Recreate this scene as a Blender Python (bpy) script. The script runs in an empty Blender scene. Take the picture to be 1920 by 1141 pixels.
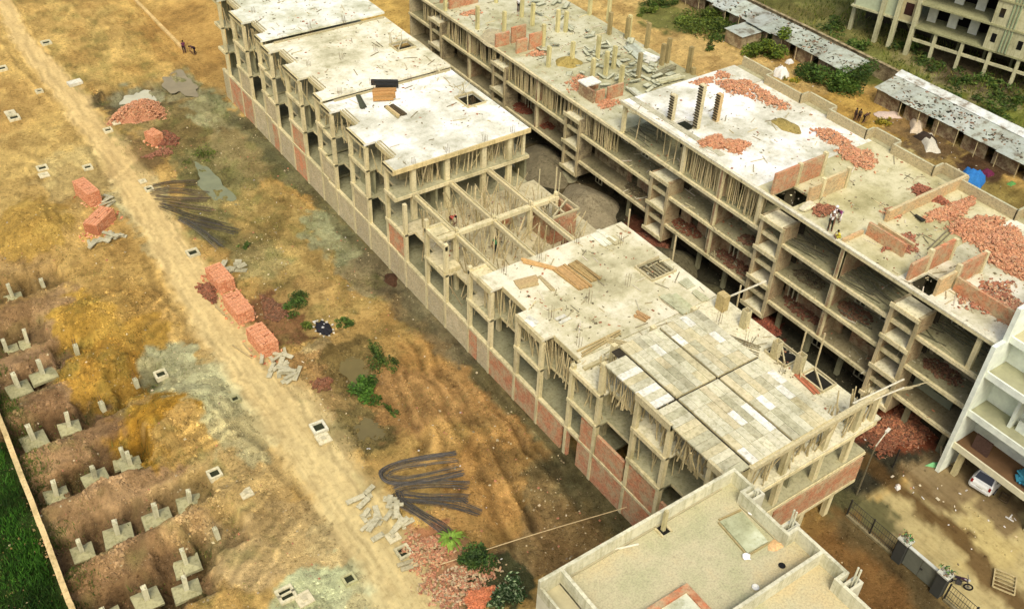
# Aerial view of a housing site under construction.  World: X across the rows, Y along the rows (away), Z up, metres.
import bpy, math, random
import numpy as np
from mathutils import Vector, Matrix, Quaternion
rnd = random.Random(7)
scene = bpy.context.scene
COL = scene.collection
R = math.radians

# ------------------------------------------------------------------ camera (solved from the building lines)
F_PX = 1857.17
pitch, roll, yaw = R(39.4888), R(2.51229), R(126.049)
H_CAM = 56.0
cp, sp = math.cos(pitch), math.sin(pitch); cr, sr = math.cos(roll), math.sin(roll)
_r = np.array([1., 0, 0]); _u = np.array([0, sp, cp]); _f = np.array([0, cp, -sp])
Mw = np.array([[math.sin(yaw), -math.cos(yaw), 0], [math.cos(yaw), math.sin(yaw), 0], [0, 0, 1.]])
RW, UW, FW = Mw @ (cr*_r + sr*_u), Mw @ (-sr*_r + cr*_u), Mw @ _f
def P(px, py, z=0.0):
    "point of the site survey: where the sight line through photo point (px, py) meets height z"
    d = RW*(px-960)/F_PX - UW*(py-570.5)/F_PX + FW
    t = (z-H_CAM)/d[2]
    return (float(d[0]*t), float(d[1]*t), float(z))
cam_d = bpy.data.cameras.new('camera'); cam = bpy.data.objects.new('camera', cam_d); COL.objects.link(cam)
cam_d.sensor_width = 36; cam_d.lens = F_PX/1920*36; cam_d.clip_end = 3000; cam_d.clip_start = 0.5
m = Matrix.Identity(4)
for i in range(3):
    m[i][0] = RW[i]; m[i][1] = UW[i]; m[i][2] = -FW[i]
m[2][3] = H_CAM
cam.matrix_world = m
scene.camera = cam

# ------------------------------------------------------------------ light
w = bpy.data.worlds.new('World'); scene.world = w; w.use_nodes = True
nt = w.node_tree; nt.nodes.clear()
sky = nt.nodes.new('ShaderNodeTexSky'); sky.sky_type = 'NISHITA'; sky.sun_disc = False
SUN_DIR = Vector((-0.42, -0.66, 1.05)).normalized()
el = math.asin(SUN_DIR.z)
sky.sun_elevation = el; sky.sun_rotation = math.atan2(SUN_DIR.x, SUN_DIR.y)
sky.air_density = 1.0; sky.dust_density = 6.0; sky.ozone_density = 0.4
bg = nt.nodes.new('ShaderNodeBackground'); bg.inputs[1].default_value = 0.15
wo = nt.nodes.new('ShaderNodeOutputWorld')
nt.links.new(sky.outputs[0], bg.inputs[0]); nt.links.new(bg.outputs[0], wo.inputs[0])
sd = bpy.data.lights.new('sun', 'SUN'); sd.energy = 1.2; sd.angle = R(18); sd.color = (1, .975, .885)
so = bpy.data.objects.new('sun', sd); COL.objects.link(so)
so.rotation_euler = (-SUN_DIR).to_track_quat('-Z', 'Y').to_euler(); so.location = (40, 20, 120)
scene.view_settings.view_transform = 'Standard'; scene.view_settings.look = 'None'
scene.view_settings.exposure = EXPO if 'EXPO' in globals() else 0.48
scene.view_settings.gamma = 1

# ------------------------------------------------------------------ colour
def lin(c):
    c /= 255.0
    return c/12.92 if c <= .04045 else ((c+.055)/1.055)**2.4
def S(r, g, b, k=.8):
    return (lin(r)*k, lin(g)*k, lin(b)*k)
def mul(c, k): return (c[0]*k, c[1]*k, c[2]*k)
def mixc(a, b, t): return tuple(a[i]*(1-t)+b[i]*t for i in range(3))
def jit(c, s=.15):
    k = 1+rnd.uniform(-s, s)
    return (c[0]*k, c[1]*k*(1+rnd.uniform(-s, s)*.15), c[2]*k*(1+rnd.uniform(-s, s)*.3))

# ------------------------------------------------------------------ materials: every one multiplies the piece's own colour ('Col') by procedural wear
def nodes(name):
    mt = bpy.data.materials.new(name); mt.use_nodes = True
    t = mt.node_tree; b = t.nodes['Principled BSDF']
    return mt, t, b
def N(t, typ, **kw):
    n = t.nodes.new(typ)
    for k, v in kw.items():
        if k.startswith('i_'):
            key = k[2:]
            n.inputs[int(key) if key.isdigit() else key].default_value = v
        else: setattr(n, k, v)
    return n
def noise(t, pos, scale, detail=6, rough=.6):
    n = N(t, 'ShaderNodeTexNoise'); n.inputs['Scale'].default_value = scale
    n.inputs['Detail'].default_value = detail; n.inputs['Roughness'].default_value = rough
    t.links.new(pos, n.inputs['Vector']); return n.outputs['Fac']
def ramp(t, fac, stops):
    r = N(t, 'ShaderNodeValToRGB'); e = r.color_ramp.elements
    while len(e) < len(stops): e.new(.5)
    for k, (p, c) in enumerate(stops):
        e[k].position = p; e[k].color = (*c, 1) if len(c) == 3 else c
    t.links.new(fac, r.inputs[0]); return r.outputs[0]
def mixn(t, typ, a, b, fac=1.0):
    mx = N(t, 'ShaderNodeMix', data_type='RGBA', blend_type=typ)
    for s, v in ((0, fac), (6, a), (7, b)):
        if hasattr(v, 'is_output'): t.links.new(v, mx.inputs[s])
        elif s == 0: mx.inputs[0].default_value = v
        else: mx.inputs[s].default_value = (*v, 1)
    return mx.outputs[2]
def base(name, rough=.9, spec=.25):
    mt, t, b = nodes(name)
    a = N(t, 'ShaderNodeAttribute', attribute_name='Col')
    g = N(t, 'ShaderNodeNewGeometry')
    b.inputs['Roughness'].default_value = rough
    b.inputs['Specular IOR Level'].default_value = spec
    return mt, t, b, a.outputs['Color'], g.outputs['Position']
def g3(v): return (v, v, v)
def bump(t, b, h, strength=.4, dist=.03):
    n = N(t, 'ShaderNodeBump'); n.inputs['Strength'].default_value = strength; n.inputs['Distance'].default_value = dist
    t.links.new(h, n.inputs['Height']); t.links.new(n.outputs[0], b.inputs['Normal'])
MATS = {}
def mat_concrete():
    mt, t, b, c, p = base('weathered_concrete', .92, .2)
    c1 = mixn(t, 'MULTIPLY', c, ramp(t, noise(t, p, .45, 8, .65), [(.3, (.66, .66, .60)), (.5, (.98, .98, .96)), (.72, (1.12, 1.1, 1.05))]))
    c2 = mixn(t, 'MULTIPLY', c1, ramp(t, noise(t, p, 5.5, 8, .7), [(.28, (.6, .6, .56)), (.47, (.98, .98, .97)), (.7, (1.08, 1.08, 1.06))]))
    # rain streaks: noise stretched down the face
    mp = N(t, 'ShaderNodeMapping'); mp.inputs['Scale'].default_value = (3.0, 3.0, .22); t.links.new(p, mp.inputs[0])
    c3 = mixn(t, 'MULTIPLY', c2, ramp(t, noise(t, mp.outputs[0], 1.3, 5, .6), [(.33, (.74, .73, .66)), (.52, g3(1.0))]))
    t.links.new(c3, b.inputs['Base Color']); bump(t, b, noise(t, p, 14, 6), .35, .03); return mt
def mat_laitance():
    mt, t, b, c, p = base('white_cured_concrete', .95, .15)
    big = noise(t, p, .16, 8, .68); mid = noise(t, p, .9, 8, .72)
    c1 = mixn(t, 'MULTIPLY', c, ramp(t, big, [(.34, (.52, .51, .40)), (.46, (.78, .77, .66)), (.57, g3(1.02))]))
    c2 = mixn(t, 'MULTIPLY', c1, ramp(t, mid, [(.3, (.58, .57, .47)), (.46, (.93, .93, .90)), (.6, g3(1.04))]))
    v = N(t, 'ShaderNodeTexVoronoi', feature='F1'); v.inputs['Scale'].default_value = .9; t.links.new(p, v.inputs['Vector'])
    c3 = mixn(t, 'MULTIPLY', c2, ramp(t, v.outputs['Distance'], [(.02, (.55, .54, .46)), (.07, g3(1.0))]))
    c4 = mixn(t, 'MULTIPLY', c3, ramp(t, noise(t, p, 7, 6, .75), [(.33, (.72, .71, .64)), (.46, g3(1.0))]))
    t.links.new(c4, b.inputs['Base Color']); bump(t, b, noise(t, p, 9, 6), .3, .02); return mt
def mat_brick():
    mt, t, b, c, p = base('brick_masonry', .92, .2)
    sx = N(t, 'ShaderNodeSeparateXYZ'); t.links.new(p, sx.inputs[0])
    ad = N(t, 'ShaderNodeMath', operation='ADD'); t.links.new(sx.outputs[0], ad.inputs[0]); t.links.new(sx.outputs[1], ad.inputs[1])
    cb = N(t, 'ShaderNodeCombineXYZ'); t.links.new(ad.outputs[0], cb.inputs[0]); t.links.new(sx.outputs[2], cb.inputs[1])
    br = N(t, 'ShaderNodeTexBrick'); t.links.new(cb.outputs[0], br.inputs['Vector'])
    br.inputs['Color1'].default_value = (1.2, 1.08, 1.05, 1); br.inputs['Color2'].default_value = (.74, .7, .68, 1)
    br.inputs['Mortar'].default_value = (.98, 1.25, 1.45, 1)
    br.inputs['Scale'].default_value = 1; br.inputs['Mortar Size'].default_value = .013
    br.inputs['Brick Width'].default_value = .25; br.inputs['Row Height'].default_value = .09
    c1 = mixn(t, 'MULTIPLY', c, br.outputs['Color'])
    # cement smears left on the face
    cem = ramp(t, noise(t, p, .9, 8, .75), [(.43, g3(.12)), (.60, g3(.85))])
    c2 = mixn(t, 'MIX', c1, S(190, 176, 134), cem)
    c3 = mixn(t, 'MULTIPLY', c2, ramp(t, noise(t, p, 6, 6, .7), [(.32, g3(.58)), (.52, g3(1.06))]))
    t.links.new(c3, b.inputs['Base Color']); bump(t, b, br.outputs['Fac'], .4, -.02); return mt
def mat_simple(name, rough, scale, lo, hi, spec=.25, stretch=None, metallic=0):
    mt, t, b, c, p = base(name, rough, spec)
    if stretch:
        mp = N(t, 'ShaderNodeMapping'); mp.inputs['Scale'].default_value = stretch; t.links.new(p, mp.inputs[0]); p = mp.outputs[0]
    c1 = mixn(t, 'MULTIPLY', c, ramp(t, noise(t, p, scale, 6, .65), [(.3, g3(lo)), (.7, g3(hi))]))
    t.links.new(c1, b.inputs['Base Color']); b.inputs['Metallic'].default_value = metallic; return mt
def mat_tin():
    mt, t, b, c, p = base('weathered_tin_sheet', .55, .4)
    wv = N(t, 'ShaderNodeTexWave', bands_direction='Y'); wv.inputs['Scale'].default_value = 3.2; t.links.new(p, wv.inputs['Vector'])
    c1 = mixn(t, 'MULTIPLY', c, ramp(t, wv.outputs['Fac'], [(.2, g3(.8)), (.6, g3(1.05))]))
    c2 = mixn(t, 'MULTIPLY', c1, ramp(t, noise(t, p, .8, 8, .7), [(.38, (.42, .34, .26)), (.47, (.85, .83, .78)), (.6, g3(1.05))]))
    t.links.new(c2, b.inputs['Base Color']); bump(t, b, wv.outputs['Fac'], .5, .03); return mt
def mat_soil():
    mt, t, b, c, p = base('bare_earth', .97, .1)
    c1 = mixn(t, 'MULTIPLY', c, ramp(t, noise(t, p, .55, 10, .7), [(.3, (.76, .74, .68)), (.5, (1, .99, .97)), (.7, (1.15, 1.14, 1.1))]))
    c2 = mixn(t, 'MULTIPLY', c1, ramp(t, noise(t, p, 3.2, 9, .75), [(.36, (.42, .39, .33)), (.46, (.92, .92, .91)), (.54, g3(1.0)), (.66, (1.34, 1.33, 1.28))]))
    c2 = mixn(t, 'MULTIPLY', c2, ramp(t, noise(t, p, 11, 6, .75), [(.36, g3(.74)), (.5, g3(1.0)), (.66, g3(1.2))]))
    c2 = mixn(t, 'MIX', c1, c2, ramp(t, noise(t, p, .5, 6, .7), [(.42, g3(.35)), (.52, g3(1.0))]))
    v = N(t, 'ShaderNodeTexVoronoi', feature='F1'); v.inputs['Scale'].default_value = 2.6; v.inputs['Randomness'].default_value = 1; t.links.new(p, v.inputs['Vector'])
    c3 = mixn(t, 'MIX', c2, S(215, 205, 165), ramp(t, v.outputs['Distance'], [(.03, g3(.55)), (.10, g3(0))]))
    t.links.new(c3, b.inputs['Base Color'])
    bump(t, b, noise(t, p, 3.2, 10, .75), 1.0, .22); return mt
def mat_track():
    mt, t, b, c, p = base('compacted_earth', .97, .1)
    mp = N(t, 'ShaderNodeMapping'); mp.inputs['Scale'].default_value = (1.5, .16, 1); t.links.new(p, mp.inputs[0])
    c1 = mixn(t, 'MULTIPLY', c, ramp(t, noise(t, mp.outputs[0], 1.2, 8, .65), [(.3, (.80, .78, .74)), (.5, g3(1.0)), (.7, (1.1, 1.09, 1.07))]))
    c2 = mixn(t, 'MULTIPLY', c1, ramp(t, noise(t, p, 2.4, 9, .72), [(.32, (.74, .72, .68)), (.47, g3(.99)), (.68, g3(1.12))]))
    t.links.new(c2, b.inputs['Base Color']); bump(t, b, noise(t, p, 5, 8, .7), .5, .06); return mt
def mat_leaf():
    mt, t, b, c, p = base('leaves', .7, .3)
    c1 = mixn(t, 'MULTIPLY', c, ramp(t, noise(t, p, 2.2, 4), [(.3, (.6, .62, .55)), (.7, (1.3, 1.25, 1.1))]))
    t.links.new(c1, b.inputs['Base Color'])
    tr = N(t, 'ShaderNodeBsdfTranslucent'); t.links.new(c1, tr.inputs[0])
    mx = N(t, 'ShaderNodeMixShader'); mx.inputs[0].default_value = .25
    t.links.new(b.outputs[0], mx.inputs[1]); t.links.new(tr.outputs[0], mx.inputs[2])
    t.links.new(mx.outputs[0], t.nodes['Material Output'].inputs[0]); return mt
def mat_water():
    mt, t, b, c, p = base('still_muddy_water', .12, .5)
    c1 = mixn(t, 'MULTIPLY', c, ramp(t, noise(t, p, .7, 5), [(.3, g3(.85)), (.7, g3(1.1))]))
    t.links.new(c1, b.inputs['Base Color']); return mt
CONC, WHITE, BRICK = mat_concrete(), mat_laitance(), mat_brick()
WOOD = mat_simple('rough_timber', .85, 3, .62, 1.15, .2, (2, 2, 2))
STEEL = mat_simple('rusty_steel', .7, 4, .6, 1.2, .3)
LOOSE = mat_simple('loose_rubble', .93, 9, .6, 1.25, .15)
CLOTH = mat_simple('cloth', .9, 6, .75, 1.12, .1)
SKIN = mat_simple('skin', .6, 5, .9, 1.05, .3)
PAINT = mat_simple('gloss_paint', .25, 1.5, .9, 1.03, .5)
GLASS = mat_simple('dark_glass', .08, 2, .9, 1.1, .6)
RUBBER = mat_simple('rubber', .8, 6, .8, 1.1, .2)
PLAST = mat_simple('painted_plaster', .9, 1.3, .76, 1.05, .2)
def mat_screed():
    mt, t, b, c, p = base('cement_screed', .95, .15)
    c1 = mixn(t, 'MULTIPLY', c, ramp(t, noise(t, p, .3, 6, .65), [(.36, (.84, .90, .84)), (.5, g3(1.0)), (.64, (1.08, .99, .90))]))
    c2 = mixn(t, 'MULTIPLY', c1, ramp(t, noise(t, p, 9, 7, .75), [(.34, g3(.70)), (.5, g3(1.0)), (.66, g3(1.18))]))
    c3 = mixn(t, 'MULTIPLY', c2, ramp(t, noise(t, p, 1.6, 8, .75), [(.30, g3(.76)), (.44, g3(1.0))]))
    t.links.new(c3, b.inputs['Base Color']); bump(t, b, noise(t, p, 9, 6), .4, .02); return mt
FLOORM = mat_screed()
TIN, SOIL, LEAF, WATER, TRACK = mat_tin(), mat_soil(), mat_leaf(), mat_water(), mat_track()

# ------------------------------------------------------------------ mesh builder
ORG = {}
class MB:
    def __init__(s): s.v = []; s.f = []; s.c = []
    def add(s, vs, fs, c):
        o = len(s.v); s.v += [tuple(q) for q in vs]; s.f += [tuple(o+i for i in f) for f in fs]; s.c += [c]*len(vs)
    BF = ((0,3,2,1),(4,5,6,7),(0,1,5,4),(1,2,6,5),(2,3,7,6),(3,0,4,7))
    def box(s, x0, x1, y0, y1, z0, z1, c):
        s.add([(x0,y0,z0),(x1,y0,z0),(x1,y1,z0),(x0,y1,z0),(x0,y0,z1),(x1,y0,z1),(x1,y1,z1),(x0,y1,z1)], s.BF, c)
    def obox(s, cen, size, c, rz=0, rx=0, ry=0):
        M = Matrix.Rotation(rz,3,'Z') @ Matrix.Rotation(ry,3,'Y') @ Matrix.Rotation(rx,3,'X')
        a, b, d = size[0]/2, size[1]/2, size[2]/2; k = Vector(cen)
        s.add([k+M@Vector(q) for q in ((-a,-b,-d),(a,-b,-d),(a,b,-d),(-a,b,-d),(-a,-b,d),(a,-b,d),(a,b,d),(-a,b,d))], s.BF, c)
    def beam(s, p, q, w, h, c):
        p, q = Vector(p), Vector(q); d = (q-p)
        if d.length < 1e-6: return
        d.normalize(); up = Vector((0,0,1)) if abs(d.z) < .95 else Vector((1,0,0))
        sd = d.cross(up).normalized(); u = sd.cross(d)
        a, b = sd*w/2, u*h/2
        s.add([p-a-b, p+a-b, q+a-b, q-a-b, p-a+b, p+a+b, q+a+b, q-a+b], s.BF, c)
    def tube(s, pts, r, c, n=6, r1=None, cap=True):
        pts = [Vector(p) for p in pts]; m_ = len(pts); vs = []
        for i, p in enumerate(pts):
            d = (pts[min(i+1,m_-1)]-pts[max(i-1,0)]).normalized()
            up = Vector((0,0,1)) if abs(d.z) < .9 else Vector((1,0,0))
            a = d.cross(up).normalized(); b = a.cross(d)
            rr = r if r1 is None else r+(r1-r)*i/(m_-1)
            for k in range(n):
                t = 2*math.pi*k/n; vs.append(p+a*rr*math.cos(t)+b*rr*math.sin(t))
        fs = [(i*n+k, i*n+(k+1)%n, (i+1)*n+(k+1)%n, (i+1)*n+k) for i in range(m_-1) for k in range(n)]
        if cap: fs += [tuple(range(n))[::-1], tuple((m_-1)*n+k for k in range(n))]
        s.add(vs, fs, c)
    def prism(s, poly, z0, z1, c, ct=None):
        n = len(poly)
        ar = sum(poly[i][0]*poly[(i+1)%n][1]-poly[(i+1)%n][0]*poly[i][1] for i in range(n))
        if ar < 0: poly = poly[::-1]
        s.add([(x,y,z0) for x,y in poly]+[(x,y,z1) for x,y in poly],
              [tuple(range(n))[::-1], tuple(range(n,2*n))]+[(i,(i+1)%n,n+(i+1)%n,n+i) for i in range(n)], c)
    def lathe(s, cen, prof, c, n=12):
        cx, cy, cz = cen; vs = []
        for r, z in prof:
            for k in range(n):
                t = 2*math.pi*k/n; vs.append((cx+r*math.cos(t), cy+r*math.sin(t), cz+z))
        m_ = len(prof)
        fs = [(i*n+k, i*n+(k+1)%n, (i+1)*n+(k+1)%n, (i+1)*n+k) for i in range(m_-1) for k in range(n)]
        fs += [tuple(range(n))[::-1], tuple((m_-1)*n+k for k in range(n))]
        s.add(vs, fs, c)
    def grid(s, xs, ys, inside, z0, z1, c, zf=None, cf=None):
        "slab over the cells that are inside, no hidden faces; zf lifts the top, cf colours it"
        xs = sorted(set(round(q,4) for q in xs)); ys = sorted(set(round(q,4) for q in ys))
        nx, ny = len(xs)-1, len(ys)-1
        I = [[inside((xs[i]+xs[i+1])/2, (ys[j]+ys[j+1])/2) for j in range(ny)] for i in range(nx)]
        idx = {}
        def vi(i, j, k):
            key = (i,j,k)
            if key not in idx:
                idx[key] = len(s.v); x, y = xs[i], ys[j]
                s.v.append((x, y, z0 if k == 0 else z1+(zf(x,y) if zf else 0))); s.c.append(cf(x,y) if cf and k else c)
            return idx[key]
        ok = lambda i,j: 0 <= i < nx and 0 <= j < ny and I[i][j]
        for i in range(nx):
            for j in range(ny):
                if not I[i][j]: continue
                s.f.append((vi(i,j,1),vi(i+1,j,1),vi(i+1,j+1,1),vi(i,j+1,1)))
                s.f.append((vi(i,j,0),vi(i,j+1,0),vi(i+1,j+1,0),vi(i+1,j,0)))
                if not ok(i-1,j): s.f.append((vi(i,j,0),vi(i,j,1),vi(i,j+1,1),vi(i,j+1,0)))
                if not ok(i+1,j): s.f.append((vi(i+1,j,0),vi(i+1,j+1,0),vi(i+1,j+1,1),vi(i+1,j,1)))
                if not ok(i,j-1): s.f.append((vi(i,j,0),vi(i+1,j,0),vi(i+1,j,1),vi(i,j,1)))
                if not ok(i,j+1): s.f.append((vi(i,j+1,0),vi(i,j+1,1),vi(i+1,j+1,1),vi(i+1,j+1,0)))
    def wall(s, axis, at, th, u0, u1, z0, z1, c, holes=()):
        "wall along 'x' or 'y' at the other coordinate, with rectangular openings (ua,ub,za,zb)"
        us = sorted({u0, u1, *[h[0] for h in holes], *[h[1] for h in holes]}); zs = sorted({z0, z1, *[h[2] for h in holes], *[h[3] for h in holes]})
        us = [u for u in us if u0 <= u <= u1]; zs = [z for z in zs if z0 <= z <= z1]
        k = MB(); k.grid(us, zs, lambda u,z: not any(h[0]<u<h[1] and h[2]<z<h[3] for h in holes), 0, th, c)
        vs = [((u, at+t, z) if axis == 'x' else (at+t, u, z)) for u, z, t in k.v]
        fs = [f[::-1] for f in k.f] if axis == 'x' else k.f
        s.add(vs, fs, c)
    def pieces(s):
        "separate the shells that do not touch one another"
        par = list(range(len(s.v)))
        def fd(a):
            while par[a] != a: par[a] = par[par[a]]; a = par[a]
            return a
        for f in s.f:
            for q in f[1:]: par[fd(q)] = fd(f[0])
        g = {}
        for i in range(len(s.v)): g.setdefault(fd(i), []).append(i)
        bx = [([min(s.v[i][k] for i in q)-.06 for k in range(3)], [max(s.v[i][k] for i in q)+.06 for k in range(3)], q) for q in g.values()]
        out = []
        for b in bx:
            hit = [o for o in out if any(all(b[0][k] <= c[1][k] and c[0][k] <= b[1][k] for k in range(3)) for c in o)]
            out = [o for o in out if o not in hit]+[sum(hit, [])+[b]]
        res = []
        for o in out:
            ids = sorted(i for b in o for i in b[2]); mp = {a: k for k, a in enumerate(ids)}; m_ = MB()
            m_.v = [s.v[i] for i in ids]; m_.c = [s.c[i] for i in ids]; m_.f = [tuple(mp[i] for i in f) for f in s.f if f[0] in mp]; res.append(m_)
        return res
    def build(s, name, mat, parent=None, org=None, smooth=False):
        if not s.v: return None
        if parent is not None and name in ('timber_kerb','wall_piers','stair_shade_plate','balcony_slab','beam','edge_board','edge_beam','brick_kerb','stair_kerb','floor_slab') and len(s.v) < 600:
            ps = s.pieces()
            if len(ps) > 1: return [p.build(name, mat, parent) for p in ps][0]
        me = bpy.data.meshes.new(name)
        if parent is not None: o0 = ORG[parent.name]
        elif org is not None: o0 = tuple(org)
        else:
            a = np.array(s.v); o0 = (float((a[:,0].min()+a[:,0].max())/2), float((a[:,1].min()+a[:,1].max())/2), float(a[:,2].min()))
        me.from_pydata([(x-o0[0],y-o0[1],z-o0[2]) for x,y,z in s.v], [], s.f)
        at = me.color_attributes.new('Col', 'FLOAT_COLOR', 'POINT')
        a = np.ones((len(s.c),4),dtype=np.float32); a[:,:3] = np.array(s.c,dtype=np.float32).reshape(-1,3); at.data.foreach_set('color', a.ravel())
        if smooth: me.polygons.foreach_set('use_smooth', [True]*len(me.polygons))
        me.materials.append(mat); me.update()
        o = bpy.data.objects.new(name, me); COL.objects.link(o)
        if parent is not None: o.parent = parent
        else: o.location = o0
        ORG[o.name] = o0
        return o
def tag(o, label, cat, group=None, kind=None):
    o['label'] = label; o['category'] = cat
    if group: o['group'] = group
    if kind: o['kind'] = kind
    return o
def thing(name, loc, label, cat, group=None):
    o = bpy.data.objects.new(name, None); COL.objects.link(o); o.location = loc; o.empty_display_size = .3
    ORG[o.name] = tuple(loc); return tag(o, label, cat, group)
def struct(o): o['kind'] = 'structure'; return o

# ------------------------------------------------------------------ numpy noise
def _h(ix, iy, s):
    n = (ix.astype(np.int64)*374761393 + iy.astype(np.int64)*668265263 + s*1274126177) & 0x7fffffff
    n = ((n ^ (n >> 13))*1274126177) & 0x7fffffff
    return ((n ^ (n >> 16)) & 0xffff)/65535.0
def vn(x, y, s=0):
    ix, iy = np.floor(x), np.floor(y); fx, fy = x-ix, y-iy
    fx = fx*fx*(3-2*fx); fy = fy*fy*(3-2*fy)
    a, b, c, d = _h(ix,iy,s), _h(ix+1,iy,s), _h(ix,iy+1,s), _h(ix+1,iy+1,s)
    return (a*(1-fx)+b*fx)*(1-fy)+(c*(1-fx)+d*fx)*fy
def fbm(x, y, s=0, o=4):
    t = 0; a = .5
    for k in range(o): t = t+a*vn(x*2**k, y*2**k, s+k*17); a *= .5
    return t/(1-.5**o)
# ------------------------------------------------------------------ ground: one relief sheet, split by use into earth, dirt road, street, yard
def axis(segs):
    out = []
    for a, b, st in segs: out += list(np.arange(a, b-1e-6, st))
    return np.array(out+[segs[-1][1]])
GX = axis([(-500,-100,50),(-100,-30,6),(-30,-8,1),(-8,34,.165),(34,46,.8),(46,60,.4),(60,71,1.2),(71,106,.5),(106,150,.8),(150,250,8),(250,900,60)])
GY = axis([(-300,-20,30),(-20,4,1.5),(4,26,.4),(26,66,.165),(66,84,.3),(84,110,.45),(110,160,.8),(160,240,8),(240,900,60)])
ROAD = [P(*q) for q in [(830,1200),(770,1110),(700,1000),(650,925),(590,840),(520,745),(440,650),(385,575),(335,490),(290,410),(255,350),(215,290),(165,225),(120,165),(75,115),(40,75),(22,40),(8,0)]] + [(18,170,0),(19,260,0)]
ROADW = [2.6,2.5,2.4,2.5,2.6,2.6,2.3,2.1,2.1,2.1,2.1,1.9,1.8,1.7,1.5,1.3,1.2,1.1,1.2,1.2]
def pline(x, y, pts):
    "distance to a polyline and the index along it"
    best = np.full(np.shape(x), 1e9); ti = np.zeros(np.shape(x))
    for i in range(len(pts)-1):
        ax, ay = pts[i][:2]; bx, by = pts[i+1][:2]
        dx, dy = bx-ax, by-ay; t = np.clip(((x-ax)*dx+(y-ay)*dy)/(dx*dx+dy*dy), 0, 1)
        d = np.hypot(x-ax-t*dx, y-ay-t*dy); u = d < best
        best = np.where(u, d, best); ti = np.where(u, i+t, ti)
    return best, ti
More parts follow.
